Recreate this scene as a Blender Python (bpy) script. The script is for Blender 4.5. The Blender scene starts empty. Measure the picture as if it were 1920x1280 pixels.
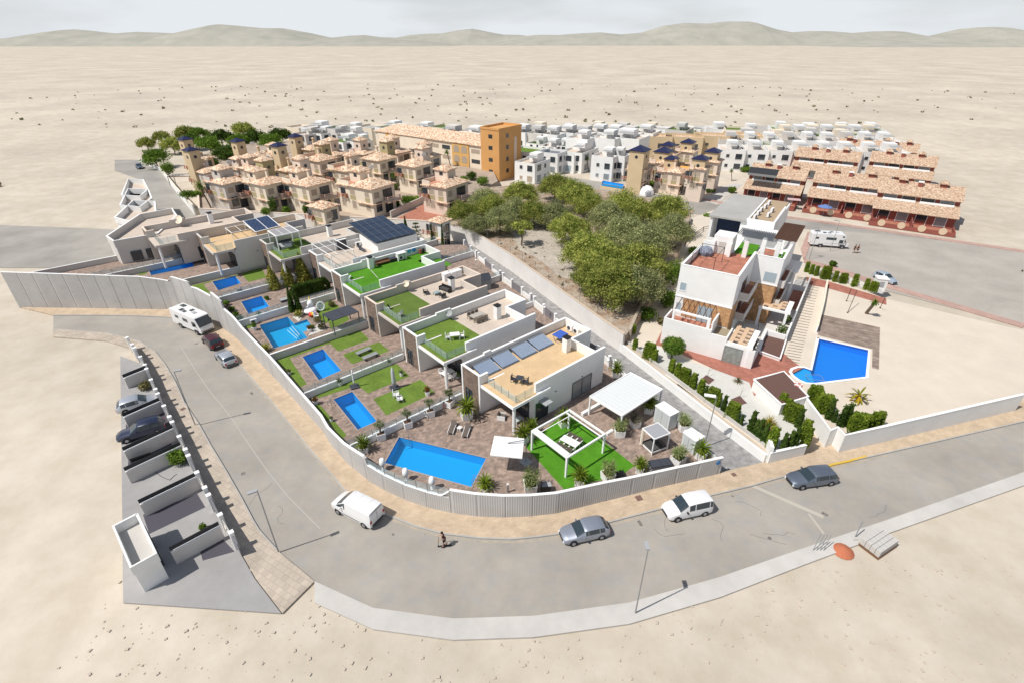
import bpy, math, random
from mathutils import Vector, Matrix, geometry
R = math.radians
C = bpy.context.scene.collection
sc = bpy.context.scene
# ---------------------------------------------------------------- camera
CAM_H, PITCH, FPX = 38.0, R(30.5), 971.0
cd = bpy.data.cameras.new('camera'); cam = bpy.data.objects.new('camera', cd); C.objects.link(cam)
cam.location = (0, 0, CAM_H); cam.rotation_euler = (R(90) - PITCH, 0, 0)
cd.sensor_width = 36; cd.lens = 36 * FPX / 1920; cd.clip_start = 0.5; cd.clip_end = 6000
sc.camera = cam
# ---------------------------------------------------------------- sky, sun, exposure
SUN_EL, SUN_AZ = R(56), R(205)            # direction TO the sun, measured from +X
w = bpy.data.worlds.new('World'); sc.world = w; w.use_nodes = True
wn = w.node_tree; bg = wn.nodes['Background']
sky = wn.nodes.new('ShaderNodeTexSky'); sky.sky_type = 'NISHITA'; sky.sun_disc = False
sky.sun_elevation = SUN_EL; sky.sun_rotation = R(90) - SUN_AZ
sky.air_density = 1.0; sky.dust_density = 1.0
# thin bright summer haze low in the sky
tc = wn.nodes.new('ShaderNodeTexCoord'); sx_ = wn.nodes.new('ShaderNodeSeparateXYZ'); wn.links.new(tc.outputs['Generated'], sx_.inputs[0])
mr = wn.nodes.new('ShaderNodeMapRange'); mr.inputs[1].default_value = 0; mr.inputs[2].default_value = .35; mr.inputs[3].default_value = .85; mr.inputs[4].default_value = 0; wn.links.new(sx_.outputs[2], mr.inputs[0])
cn = wn.nodes.new('ShaderNodeTexNoise'); cn.inputs['Scale'].default_value = 3; cn.inputs['Detail'].default_value = 6; mp_ = wn.nodes.new('ShaderNodeMapping'); mp_.inputs['Scale'].default_value = (1, 1, 5); wn.links.new(tc.outputs['Generated'], mp_.inputs[0]); wn.links.new(mp_.outputs[0], cn.inputs['Vector'])
m2 = wn.nodes.new('ShaderNodeMapRange'); m2.inputs[1].default_value = .4; m2.inputs[2].default_value = .65; m2.inputs[3].default_value = 0; m2.inputs[4].default_value = .35; wn.links.new(cn.outputs[0], m2.inputs[0])
ad = wn.nodes.new('ShaderNodeMath'); ad.operation = 'ADD'; ad.use_clamp = True; wn.links.new(mr.outputs[0], ad.inputs[0]); wn.links.new(m2.outputs[0], ad.inputs[1])
mx_ = wn.nodes.new('ShaderNodeMix'); mx_.data_type = 'RGBA'; mx_.inputs['B'].default_value = (10.5, 11.0, 11.5, 1); wn.links.new(ad.outputs[0], mx_.inputs['Factor']); wn.links.new(sky.outputs[0], mx_.inputs['A'])
wn.links.new(mx_.outputs['Result'], bg.inputs[0]); bg.inputs[1].default_value = 0.08
sd = bpy.data.lights.new('sun', 'SUN'); sun = bpy.data.objects.new('sun', sd); C.objects.link(sun)
sd.energy = 4.8; sd.angle = R(0.5); sd.color = (1, 0.955, 0.89)
sdir = Vector((math.cos(SUN_EL) * math.cos(SUN_AZ), math.cos(SUN_EL) * math.sin(SUN_AZ), math.sin(SUN_EL)))
sun.rotation_euler = sdir.to_track_quat('Z', 'Y').to_euler(); sun.location = sdir * 100
sc.view_settings.view_transform = 'Standard'; sc.view_settings.look = 'None'
sc.view_settings.gamma = 1; sc.view_settings.exposure = -0.08
sc.cycles.max_bounces = 5; sc.cycles.transparent_max_bounces = 12
# ---------------------------------------------------------------- survey: photo point at a known height -> ground point
CP, SP = math.cos(PITCH), math.sin(PITCH)
def at(x, y, z=0.0):
    a = (x - 960) / FPX; b = (y - 640) / FPX
    t = (z - CAM_H) / (-SP - b * CP)
    return Vector((a * t, (CP - b * SP) * t, z))
def ats(pts, z=0.0): return [at(x, y, z) for x, y in pts]
# ---------------------------------------------------------------- materials
MATS = {}
def mat(name, col, rough=0.8, var=0.0, scale=2.0, var2=0.0, scale2=0.15, bump=0.0, bscale=None, metal=0.0, spec=0.3, col2=None, alpha=1.0, objrand=0.0, coat=0.0):
    if name in MATS: return MATS[name]
    m = bpy.data.materials.new(name); MATS[name] = m; m.use_nodes = True
    nt = m.node_tree; b = nt.nodes['Principled BSDF']
    b.inputs['Roughness'].default_value = rough; b.inputs['Metallic'].default_value = metal
    b.inputs['Specular IOR Level'].default_value = spec; b.inputs['Coat Weight'].default_value = coat
    b.inputs['Base Color'].default_value = (*col, 1)
    L = nt.links.new
    if var or var2 or bump:
        geo = nt.nodes.new('ShaderNodeNewGeometry')
        def noise(sc_, det=4):
            n = nt.nodes.new('ShaderNodeTexNoise'); n.inputs['Scale'].default_value = sc_; n.inputs['Detail'].default_value = det
            n.inputs['Roughness'].default_value = 0.65
            L(geo.outputs['Position'], n.inputs['Vector']); return n
        cur = None
        c2 = col2 or tuple(c * 0.5 for c in col)
        if var:
            n = noise(scale); r = nt.nodes.new('ShaderNodeMapRange'); r.inputs[1].default_value = .35; r.inputs[2].default_value = .65
            r.inputs[3].default_value = 0; r.inputs[4].default_value = var
            L(n.outputs[0], r.inputs[0]); mx = nt.nodes.new('ShaderNodeMix'); mx.data_type = 'RGBA'
            mx.inputs['A'].default_value = (*col, 1); mx.inputs['B'].default_value = (*c2, 1)
            L(r.outputs[0], mx.inputs['Factor']); cur = mx.outputs['Result']
        if var2:
            n = noise(scale2, 5); r = nt.nodes.new('ShaderNodeMapRange'); r.inputs[1].default_value = .3; r.inputs[2].default_value = .7
            r.inputs[3].default_value = 1 - var2; r.inputs[4].default_value = 1 + var2
            L(n.outputs[0], r.inputs[0]); mx = nt.nodes.new('ShaderNodeVectorMath'); mx.operation = 'SCALE'
            if cur: L(cur, mx.inputs[0])
            else: mx.inputs[0].default_value = col
            L(r.outputs[0], mx.inputs['Scale']); cur = mx.outputs[0]
        if cur: L(cur, b.inputs['Base Color'])
        if bump:
            n = noise(bscale or scale); bp = nt.nodes.new('ShaderNodeBump'); bp.inputs['Strength'].default_value = bump
            bp.inputs['Distance'].default_value = 0.05
            L(n.outputs[0], bp.inputs['Height']); L(bp.outputs[0], b.inputs['Normal'])
    if objrand:
        oi = nt.nodes.new('ShaderNodeObjectInfo'); hs = nt.nodes.new('ShaderNodeHueSaturation')
        r = nt.nodes.new('ShaderNodeMapRange'); r.inputs[3].default_value = 1 - objrand; r.inputs[4].default_value = 1 + objrand
        L(oi.outputs['Random'], r.inputs[0]); L(r.outputs[0], hs.inputs['Value'])
        src = b.inputs['Base Color'].links[0].from_socket if b.inputs['Base Color'].links else None
        if src: L(src, hs.inputs['Color'])
        else: hs.inputs['Color'].default_value = (*col, 1)
        L(hs.outputs[0], b.inputs['Base Color'])
    return m
def brickmat(name, c1, c2, mortar, bw, bh, rot=0.0, rough=0.85, msize=0.01, bump=0.2, wall=False, var=0.25, nscale=0.4):
    if name in MATS: return MATS[name]
    m = bpy.data.materials.new(name); MATS[name] = m; m.use_nodes = True
    nt = m.node_tree; b = nt.nodes['Principled BSDF']; L = nt.links.new
    b.inputs['Roughness'].default_value = rough; b.inputs['Specular IOR Level'].default_value = 0.2
    geo = nt.nodes.new('ShaderNodeNewGeometry'); mp = nt.nodes.new('ShaderNodeMapping'); mp.vector_type = 'POINT'
    if wall:   # (along the wall, height)
        sx = nt.nodes.new('ShaderNodeSeparateXYZ'); L(geo.outputs['Position'], sx.inputs[0])
        d = nt.nodes.new('ShaderNodeVectorMath'); d.operation = 'DOT_PRODUCT'; d.inputs[1].default_value = (math.cos(rot), math.sin(rot), 0)
        L(geo.outputs['Position'], d.inputs[0]); cx = nt.nodes.new('ShaderNodeCombineXYZ')
        L(d.outputs['Value'], cx.inputs[0]); L(sx.outputs[2], cx.inputs[1]); vec = cx.outputs[0]
    else:
        L(geo.outputs['Position'], mp.inputs[0]); mp.inputs['Rotation'].default_value = (0, 0, -rot); vec = mp.outputs[0]
    br = nt.nodes.new('ShaderNodeTexBrick'); L(vec, br.inputs['Vector'])
    br.inputs['Color1'].default_value = (*c1, 1); br.inputs['Color2'].default_value = (*c2, 1); br.inputs['Mortar'].default_value = (*mortar, 1)
    br.inputs['Scale'].default_value = 1; br.inputs['Brick Width'].default_value = bw; br.inputs['Row Height'].default_value = bh
    br.inputs['Mortar Size'].default_value = msize; br.inputs['Bias'].default_value = 0
    n = nt.nodes.new('ShaderNodeTexNoise'); n.inputs['Scale'].default_value = nscale; n.inputs['Detail'].default_value = 6; L(geo.outputs['Position'], n.inputs['Vector'])
    r = nt.nodes.new('ShaderNodeMapRange'); r.inputs[1].default_value = .3; r.inputs[2].default_value = .7; r.inputs[3].default_value = 1 - var; r.inputs[4].default_value = 1 + var
    L(n.outputs[0], r.inputs[0]); mx = nt.nodes.new('ShaderNodeVectorMath'); mx.operation = 'SCALE'; L(br.outputs[0], mx.inputs[0]); L(r.outputs[0], mx.inputs['Scale'])
    L(mx.outputs[0], b.inputs['Base Color'])
    if bump:
        bp = nt.nodes.new('ShaderNodeBump'); bp.inputs['Strength'].default_value = bump; bp.inputs['Distance'].default_value = 0.02
        iv = nt.nodes.new('ShaderNodeMath'); iv.operation = 'SUBTRACT'; iv.inputs[0].default_value = 1; L(br.outputs['Fac'], iv.inputs[1]); L(iv.outputs[0], bp.inputs['Height']); L(bp.outputs[0], b.inputs['Normal'])
    return m
def tilemat(name, stops, scale=3.2, bands=True):
    m = bpy.data.materials.new(name); MATS[name] = m; m.use_nodes = True
    nt = m.node_tree; b = nt.nodes['Principled BSDF']; L = nt.links.new; b.inputs['Roughness'].default_value = .85; b.inputs['Specular IOR Level'].default_value = 0.15
    geo = nt.nodes.new('ShaderNodeNewGeometry'); mp = nt.nodes.new('ShaderNodeMapping'); mp.inputs['Rotation'].default_value = (0, 0, R(33)); L(geo.outputs['Position'], mp.inputs[0])
    vo = nt.nodes.new('ShaderNodeTexVoronoi'); vo.inputs['Scale'].default_value = scale; vo.inputs['Randomness'].default_value = .55; L(mp.outputs[0], vo.inputs['Vector'])
    sp = nt.nodes.new('ShaderNodeSeparateColor'); L(vo.outputs['Color'], sp.inputs[0])
    cr = nt.nodes.new('ShaderNodeValToRGB'); cr.color_ramp.interpolation = 'LINEAR'
    while len(cr.color_ramp.elements) < len(stops): cr.color_ramp.elements.new(.5)
    for e, (p, c) in zip(cr.color_ramp.elements, stops): e.position = p; e.color = (*c, 1)
    L(sp.outputs[0], cr.inputs[0]); L(cr.outputs[0], b.inputs['Base Color'])
    bp = nt.nodes.new('ShaderNodeBump'); bp.inputs['Strength'].default_value = .6; bp.inputs['Distance'].default_value = .08; L(vo.outputs['Distance'], bp.inputs['Height']); L(bp.outputs[0], b.inputs['Normal'])
    return m
def glassmat(name, tint=(.75, .85, .88), transp=0.7, rough=0.03, col=(.5, .6, .62)):
    m = bpy.data.materials.new(name); MATS[name] = m; m.use_nodes = True; nt = m.node_tree; L = nt.links.new
    for n in list(nt.nodes): nt.nodes.remove(n)
    o = nt.nodes.new('ShaderNodeOutputMaterial'); tr = nt.nodes.new('ShaderNodeBsdfTransparent'); tr.inputs[0].default_value = (*tint, 1)
    pr = nt.nodes.new('ShaderNodeBsdfPrincipled'); pr.inputs['Base Color'].default_value = (*col, 1); pr.inputs['Roughness'].default_value = rough; pr.inputs['Specular IOR Level'].default_value = .8
    if 'water' in name:
        n = nt.nodes.new('ShaderNodeTexNoise'); n.inputs['Scale'].default_value = 3.5; n.inputs['Detail'].default_value = 3; bp = nt.nodes.new('ShaderNodeBump'); bp.inputs['Strength'].default_value = .5; bp.inputs['Distance'].default_value = .08; g_ = nt.nodes.new('ShaderNodeNewGeometry'); L(g_.outputs['Position'], n.inputs['Vector']); L(n.outputs[0], bp.inputs['Height']); L(bp.outputs[0], pr.inputs['Normal'])
    mx = nt.nodes.new('ShaderNodeMixShader'); mx.inputs[0].default_value = 1 - transp
    L(tr.outputs[0], mx.inputs[1]); L(pr.outputs[0], mx.inputs[2]); L(mx.outputs[0], o.inputs[0]); return m
def leafmat(name, c1, c2, scale=0.8, objrand=.18, c3=None):
    m = bpy.data.materials.new(name); MATS[name] = m; m.use_nodes = True; nt = m.node_tree; L = nt.links.new
    for n in list(nt.nodes): nt.nodes.remove(n)
    o = nt.nodes.new('ShaderNodeOutputMaterial'); geo = nt.nodes.new('ShaderNodeNewGeometry')
    n = nt.nodes.new('ShaderNodeTexNoise'); n.inputs['Scale'].default_value = scale; n.inputs['Detail'].default_value = 3; L(geo.outputs['Position'], n.inputs['Vector'])
    cr = nt.nodes.new('ShaderNodeValToRGB'); cr.color_ramp.elements[0].position = .36; cr.color_ramp.elements[0].color = (*c1, 1)
    cr.color_ramp.elements[1].position = .62; cr.color_ramp.elements[1].color = (*c2, 1); L(n.outputs[0], cr.inputs[0])
    rp = nt.nodes.new('ShaderNodeMapRange'); rp.inputs[3].default_value = .6; rp.inputs[4].default_value = 1.4; L(geo.outputs['Random Per Island'], rp.inputs[0])
    oi = nt.nodes.new('ShaderNodeObjectInfo'); r2 = nt.nodes.new('ShaderNodeMapRange'); r2.inputs[3].default_value = 1 - objrand; r2.inputs[4].default_value = 1 + objrand; L(oi.outputs['Random'], r2.inputs[0])
    mu = nt.nodes.new('ShaderNodeMath'); mu.operation = 'MULTIPLY'; L(rp.outputs[0], mu.inputs[0]); L(r2.outputs[0], mu.inputs[1])
    sv = nt.nodes.new('ShaderNodeVectorMath'); sv.operation = 'SCALE'; L(cr.outputs[0], sv.inputs[0]); L(mu.outputs[0], sv.inputs['Scale'])
    d = nt.nodes.new('ShaderNodeBsdfDiffuse'); t = nt.nodes.new('ShaderNodeBsdfTranslucent'); mx = nt.nodes.new('ShaderNodeMixShader'); mx.inputs[0].default_value = .4
    L(sv.outputs[0], d.inputs[0]); L(sv.outputs[0], t.inputs[0]); L(d.outputs[0], mx.inputs[1]); L(t.outputs[0], mx.inputs[2]); L(mx.outputs[0], o.inputs[0]); return m
M_white = mat('white_render', (.80, .80, .785), .8, var=.25, scale=.9, col2=(.68, .67, .64), var2=.04, scale2=.5, bump=.05, bscale=8)
M_white2 = mat('bright_white_paint', (.86, .86, .85), .5)
M_greige = mat('greige_render', (.56, .515, .47), .85, var2=.06, scale2=.4)
M_greyw = mat('warm_grey_render', (.60, .575, .54), .85, var2=.06, scale2=.4)
M_cream = mat('cream_render', (.76, .67, .54), .85, var2=.07, scale2=.3)
M_pinkcream = mat('pinkish_cream_render', (.72, .60, .50), .85, var2=.08, scale2=.3)
M_olive = mat('olive_render', (.42, .36, .20), .85, var2=.08, scale2=.3)
M_sand = mat('sand_render', (.60, .47, .30), .85, var2=.06, scale2=.3)
M_orange = mat('orange_render', (.62, .33, .12), .85, var2=.06, scale2=.2)
M_ochre = mat('ochre_render', (.66, .40, .14), .85, var2=.06, scale2=.2)
M_red = mat('dark_red_render', (.27, .085, .065), .85, var2=.08, scale2=.3)
M_road = mat('asphalt', (.36, .325, .28), .9, var=.8, scale=.7, col2=(.31, .30, .28), var2=.14, scale2=.14, bump=.25, bscale=30)
M_earthroad = mat('pale_dusty_asphalt', (.33, .31, .28), .95, var=.35, scale=6, col2=(.26, .25, .23), var2=.2, scale2=.1)
M_pave = brickmat('beige_pavers', (.54, .425, .31), (.47, .37, .265), (.38, .30, .21), .4, .2, R(20), var=.12, nscale=.8)
M_pave2 = brickmat('dusty_pink_pavers', (.50, .43, .35), (.42, .36, .30), (.28, .24, .2), .5, .5, R(-30), var=.16)
M_pinkpave = brickmat('pink_pavers', (.48, .32, .27), (.42, .28, .24), (.34, .24, .2), .4, .4, R(-30), var=.12)
M_lane = brickmat('stamped_concrete', (.30, .29, .28), (.27, .265, .265), (.20, .2, .2), .7, .45, R(-50), var=.26, nscale=1.4)
M_patio = brickmat('brown_patio_pavers', (.36, .27, .22), (.235, .18, .15), (.20, .155, .125), .5, .3, R(41.5), var=.22, nscale=2.2)
M_terra = brickmat('terracotta_tiles', (.44, .185, .125), (.36, .15, .10), (.34, .2, .15), .5, .5, R(-33), var=.14, nscale=1)
M_redpave = brickmat('red_brick_paving', (.42, .17, .12), (.33, .13, .10), (.26, .14, .11), .4, .2, R(-40), var=.16, nscale=1)
M_stone = brickmat('brown_stone_cladding', (.26, .19, .15), (.17, .125, .10), (.12, .09, .08), .45, .12, R(-48.5), wall=True, var=.2, nscale=2)
M_ochrestone = brickmat('ochre_stone_cladding', (.55, .33, .17), (.45, .25, .125), (.36, .21, .11), .55, .16, R(-35), wall=True, var=.25, nscale=2.5, msize=.015)
M_rooftan = brickmat('tan_roof_tiles', (.64, .46, .27), (.60, .43, .25), (.5, .35, .2), .6, .3, R(41.5), var=.07, nscale=.6)
M_roofpale = brickmat('pale_roof_tiles', (.58, .49, .41), (.54, .46, .385), (.46, .39, .33), .6, .3, R(41.5), var=.06, nscale=.6)
M_turf = mat('artificial_turf', (.145, .22, .04), .95, var=.6, scale=3, col2=(.095, .16, .028), var2=.22, scale2=.5, spec=.1)
M_turf2 = mat('bright_artificial_turf', (.085, .25, .018), .95, var=.5, scale=3, col2=(.055, .19, .015), var2=.18, scale2=.5, spec=.1)
M_turf3 = mat('olive_artificial_turf', (.12, .18, .04), .95, var=.35, scale=40, col2=(.07, .12, .025), var2=.12, scale2=.6, spec=.1)
M_earth = mat('dry_limestone_earth', (.56, .50, .42), .95, var=.7, scale=.25, col2=(.45, .39, .30), var2=.16, scale2=.02, bump=.3, bscale=3)
M_scrubearth = mat('brown_forest_floor', (.30, .205, .14), .95, var=1.0, scale=.45, col2=(.42, .36, .29), var2=.35, scale2=2.6, bump=.8, bscale=2.5)
M_gravel = mat('white_gravel', (.62, .61, .57), .95, var=.6, scale=9, col2=(.42, .41, .38), var2=.06, scale2=.4, bump=.4, bscale=12)
M_sandg = mat('pale_sand', (.62, .55, .46), .95, var=.3, scale=5, col2=(.54, .47, .39), var2=.06, scale2=.3, bump=.2)
M_brownrock = mat('brown_volcanic_gravel', (.155, .085, .07), .95, var=.7, scale=12, col2=(.10, .06, .05), bump=.8, bscale=14)
M_concrete = mat('pale_concrete', (.52, .50, .47), .9, var=.3, scale=1.2, col2=(.44, .42, .39), var2=.1, scale2=.2, bump=.1)
M_concgrey = mat('grey_concrete', (.40, .39, .37), .9, var=.3, scale=1.2, col2=(.33, .32, .30), var2=.1, scale2=.2)
M_wetwood = mat_deck = brickmat('weathered_deck_boards', (.34, .27, .225), (.22, .17, .14), (.12, .09, .08), 3.0, .16, R(-28), var=.3, nscale=.9) or mat('weathered_deck_boards', (.34, .27, .22), .85)
M_wood = mat('brown_wood', (.20, .105, .055), .7, var=.4, scale=5)
M_darkwood = mat('dark_brown_beam', (.09, .045, .03), .7)
M_trunk = mat('bark', (.17, .125, .095), .95, var=.5, scale=4, bump=.5, bscale=8)
M_glass = glassmat('balustrade_glass', (.93, .97, .98), .84, .15, (.65, .75, .78))
M_water = glassmat('pool_water', (.74, .93, 1.0), .88, .02, (.1, .5, .8))
M_window = mat('dark_window_glass', (.035, .045, .055), .08, spec=.7)
M_window2 = mat('curtained_window_glass', (.24, .27, .29), .12, spec=.6)
M_pane = mat('pale_reflective_glass', (.34, .42, .47), .1, spec=.7)
M_shutter = mat('closed_shutter', (.40, .33, .26), .7)
M_darkframe = mat('anthracite_frame', (.035, .037, .042), .45)
M_greymetal = mat('grey_metal', (.30, .31, .32), .4, metal=.4)
M_anth = mat('anthracite_panel', (.055, .06, .075), .45, var2=.1, scale2=1)
M_dark = mat('black_plastic', (.02, .02, .022), .5)
M_charcoal = mat('charcoal_fabric', (.07, .068, .065), .9)
M_taupe = mat('taupe_mesh_fabric', (.13, .105, .09), .85)
M_pvc = mat('white_plastic', (.80, .80, .80), .4)
M_greyplastic = mat('grey_plastic', (.36, .37, .38), .55)
M_solar = brickmat('solar_cells', (.018, .035, .085), (.02, .04, .10), (.16, .2, .28), .8, .8, R(41.5), rough=.15, msize=.012, bump=0, var=.1)
M_solar2 = brickmat('solar_modules', (.022, .028, .045), (.026, .032, .052), (.45, .48, .52), 1.05, 1.7, R(41.5), rough=.15, msize=.03, bump=0, var=.1)
M_tubes = brickmat('solar_tubes', (.10, .15, .24), (.12, .17, .27), (.42, .46, .5), 30, .14, R(41.5 + 90), rough=.15, msize=.03, bump=0, var=.05)
M_tile = tilemat('mixed_clay_roof_tiles', [(0, (.34, .18, .11)), (.3, (.52, .33, .22)), (.55, (.66, .48, .34)), (1, (.80, .68, .52))])
M_tile2 = tilemat('weathered_brown_roof_tiles', [(0, (.30, .19, .13)), (.4, (.46, .32, .22)), (.75, (.53, .39, .28)), (1, (.64, .52, .40))], 4)
M_bluetile = mat('glazed_blue_roof_tiles', (.022, .026, .075), .35, var=.4, scale=5, col2=(.015, .015, .04), bump=.3, bscale=9)
M_poolblue = mat('blue_pool_mosaic', (.008, .33, .74), .5, var=.15, scale=10, col2=(.01, .28, .66))
M_pooldeep = mat('deep_blue_pool_mosaic', (.008, .20, .72), .5, var=.15, scale=10, col2=(.01, .16, .62))
M_poolcyan = mat('turquoise_pool_mosaic', (.01, .36, .62), .5, var=.15, scale=10, col2=(.01, .31, .56))
M_corten = mat('ribbed_precast_concrete', (.47, .46, .445), .85, var2=.1, scale2=.3)
L_pine = leafmat('pine_needles', (.17, .22, .045), (.43, .45, .12), .8)
L_pine2 = leafmat('grey_pine_needles', (.23, .27, .12), (.46, .47, .22), .8)
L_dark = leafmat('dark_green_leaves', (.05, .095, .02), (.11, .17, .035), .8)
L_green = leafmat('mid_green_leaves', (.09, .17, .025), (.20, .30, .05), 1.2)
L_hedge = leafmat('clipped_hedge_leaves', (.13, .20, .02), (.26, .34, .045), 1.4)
L_conifer = leafmat('golden_conifer_leaves', (.20, .23, .05), (.50, .46, .11), 2.5)
L_palm = leafmat('palm_leaves', (.06, .12, .015), (.13, .20, .03), 2)
L_cycad = leafmat('cycad_leaves', (.09, .15, .015), (.20, .25, .03), 3)
L_yucca = leafmat('variegated_yucca_leaves', (.14, .20, .06), (.34, .38, .16), 3)
L_olive = leafmat('olive_leaves', (.11, .15, .07), (.24, .28, .15), 3)
L_yellow = leafmat('yellowing_palm_leaves', (.14, .2, .02), (.55, .38, .03), 1.2)
L_scrub = leafmat('dry_scrub', (.12, .12, .05), (.25, .22, .11), .5)
L_red = leafmat('red_flowers', (.25, .03, .02), (.1, .14, .03), 5)
# ---------------------------------------------------------------- mesh builder
class MB:
    def __init__(s): s.v = []; s.f = []
    def add(s, vs, fs):
        o = len(s.v); s.v += [tuple(v) for v in vs]; s.f += [tuple(o + i for i in f) for f in fs]; return s
    def box(s, c, d, rot=0.0, tilt=None):
        x, y, z = d[0] / 2, d[1] / 2, d[2] / 2; cr, sr = math.cos(rot), math.sin(rot)
        vs = []
        for a in (-x, x):
            for b in (-y, y):
                for e in (-z, z): vs.append((c[0] + a * cr - b * sr, c[1] + a * sr + b * cr, c[2] + e))
        return s.add(vs, [(0, 1, 3, 2), (4, 6, 7, 5), (0, 4, 5, 1), (2, 3, 7, 6), (0, 2, 6, 4), (1, 5, 7, 3)])
    def bx(s, x0, x1, y0, y1, z0, z1): return s.box(((x0 + x1) / 2, (y0 + y1) / 2, (z0 + z1) / 2), (abs(x1 - x0), abs(y1 - y0), abs(z1 - z0)))
    def prism(s, poly, z0, z1, bottom=True):
        P = [(p[0], p[1]) for p in poly]; n = len(P)
        if sum(P[i][0] * P[(i + 1) % n][1] - P[(i + 1) % n][0] * P[i][1] for i in range(n)) < 0: P.reverse()
        vs = [(x, y, z0) for x, y in P] + [(x, y, z1) for x, y in P]
        tri = geometry.tessellate_polygon([[Vector((x, y, 0)) for x, y in P]])
        fs = [(i, (i + 1) % n, n + (i + 1) % n, n + i) for i in range(n)]
        def up(t):
            a, b, c = (P[i] for i in t); return t if (b[0] - a[0]) * (c[1] - a[1]) - (b[1] - a[1]) * (c[0] - a[0]) > 0 else (t[0], t[2], t[1])
        tri = [up(t) for t in tri]
        fs += [tuple(n + i for i in t) for t in tri]
        if bottom: fs += [(t[0], t[2], t[1]) for t in tri]
        return s.add(vs, fs)
    def sheet(s, poly, z, holes=()):
        loops = [[Vector((p[0], p[1], 0)) for p in poly]] + [[Vector((p[0], p[1], 0)) for p in h] for h in holes]
        tri = geometry.tessellate_polygon(loops); fl = [p for l in loops for p in l]
        fs = []
        for t in tri:
            a, b, c = (fl[i] for i in t); fs.append(tuple(t) if (b.x - a.x) * (c.y - a.y) - (b.y - a.y) * (c.x - a.x) > 0 else (t[0], t[2], t[1]))
        return s.add([(p.x, p.y, z) for p in fl], fs)
    def ring_walls(s, poly, z0, z1):
        n = len(poly); return s.add([(p[0], p[1], z0) for p in poly] + [(p[0], p[1], z1) for p in poly], [(i, (i + 1) % n, n + (i + 1) % n, n + i) for i in range(n)])
    def strip(s, A, B, z): # sheet between two polylines of equal count
        n = len(A); return s.add([(p[0], p[1], z) for p in A] + [(p[0], p[1], z) for p in B], [(i, i + 1, n + i + 1, n + i) for i in range(n - 1)])
    def wall(s, pts, t, z0, z1, side=0.0):
        # wall along a polyline; z0/z1 number or list per point; side shifts the centreline
        n = len(pts); P = [Vector((p[0], p[1])) for p in pts]; L_, R_ = [], []
        for i in range(n):
            d = Vector((0, 0))
            if i > 0: d += (P[i] - P[i - 1]).normalized()
            if i < n - 1: d += (P[i + 1] - P[i]).normalized()
            d.normalize(); nn = Vector((-d.y, d.x)); L_.append(P[i] + nn * (t / 2 + side)); R_.append(P[i] - nn * (t / 2 - side))
        za = z0 if isinstance(z0, (list, tuple)) else [z0] * n; zb = z1 if isinstance(z1, (list, tuple)) else [z1] * n
        vs = []
        for i in range(n): vs += [(L_[i].x, L_[i].y, za[i]), (R_[i].x, R_[i].y, za[i]), (R_[i].x, R_[i].y, zb[i]), (L_[i].x, L_[i].y, zb[i])]
        fs = []
        for i in range(n - 1):
            a, b = 4 * i, 4 * i + 4
            fs += [(a + k, a + (k + 1) % 4, b + (k + 1) % 4, b + k) for k in range(4)]
        fs += [(0, 3, 2, 1), (4 * n - 4, 4 * n - 3, 4 * n - 2, 4 * n - 1)]
        return s.add(vs, fs)
    def cyl(s, p0, p1, r0, r1=None, n=8, caps=True):
        r1 = r0 if r1 is None else r1; p0 = Vector(p0); p1 = Vector(p1); d = (p1 - p0).normalized()
        a = d.orthogonal().normalized(); b = d.cross(a); vs = []
        for p, r in ((p0, r0), (p1, r1)):
            for i in range(n): t = 2 * math.pi * i / n; vs.append(p + a * math.cos(t) * r + b * math.sin(t) * r)
        fs = [(i, (i + 1) % n, n + (i + 1) % n, n + i) for i in range(n)]
        if caps: fs += [tuple(range(n - 1, -1, -1)), tuple(range(n, 2 * n))]
        return s.add(vs, fs)
    def tube(s, pts, r, n=6):
        for a, b in zip(pts[:-1], pts[1:]): s.cyl(a, b, r, r, n)
        return s
    def lathe(s, prof, c=(0, 0, 0), n=12):
        vs = []; m = len(prof)
        for r, z in prof:
            for i in range(n): t = 2 * math.pi * i / n; vs.append((c[0] + r * math.cos(t), c[1] + r * math.sin(t), c[2] + z))
        fs = [(j * n + i, j * n + (i + 1) % n, (j + 1) * n + (i + 1) % n, (j + 1) * n + i) for j in range(m - 1) for i in range(n)]
        fs += [tuple(range(n - 1, -1, -1)), tuple(range((m - 1) * n, m * n))]
        return s.add(vs, fs)
    def hip(s, x0, x1, y0, y1, z, h, oh=.4, ridge=True, th=.14):
        x0 -= oh; x1 += oh; y0 -= oh; y1 += oh; lx, ly = x1 - x0, y1 - y0
        if lx >= ly: a, b = (x0 + ly / 2, (y0 + y1) / 2, z + h), (x1 - ly / 2, (y0 + y1) / 2, z + h)
        else: a, b = ((x0 + x1) / 2, y0 + lx / 2, z + h), ((x0 + x1) / 2, y1 - lx / 2, z + h)
        lo = [(x0, y0), (x1, y0), (x1, y1), (x0, y1)]
        vs = [(x, y, z - th) for x, y in lo] + [(x, y, z) for x, y in lo] + [a, b]
        fs = [(3, 2, 1, 0)] + [(i, (i + 1) % 4, 4 + (i + 1) % 4, 4 + i) for i in range(4)]
        fs += [(4, 5, 9, 8), (5, 6, 9), (6, 7, 8, 9), (7, 4, 8)] if lx >= ly else [(4, 5, 8), (5, 6, 9, 8), (6, 7, 9), (7, 4, 8, 9)]
        return s.add(vs, fs)
    def slope(s, x0, x1, y0, y1, za, zb, th=.14): # single pitch falling along y
        vs = [(x0, y0, za - th), (x1, y0, za - th), (x1, y1, zb - th), (x0, y1, zb - th), (x0, y0, za), (x1, y0, za), (x1, y1, zb), (x0, y1, zb)]
        return s.add(vs, [(3, 2, 1, 0), (4, 5, 6, 7), (0, 1, 5, 4), (1, 2, 6, 5), (2, 3, 7, 6), (3, 0, 4, 7)])
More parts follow.
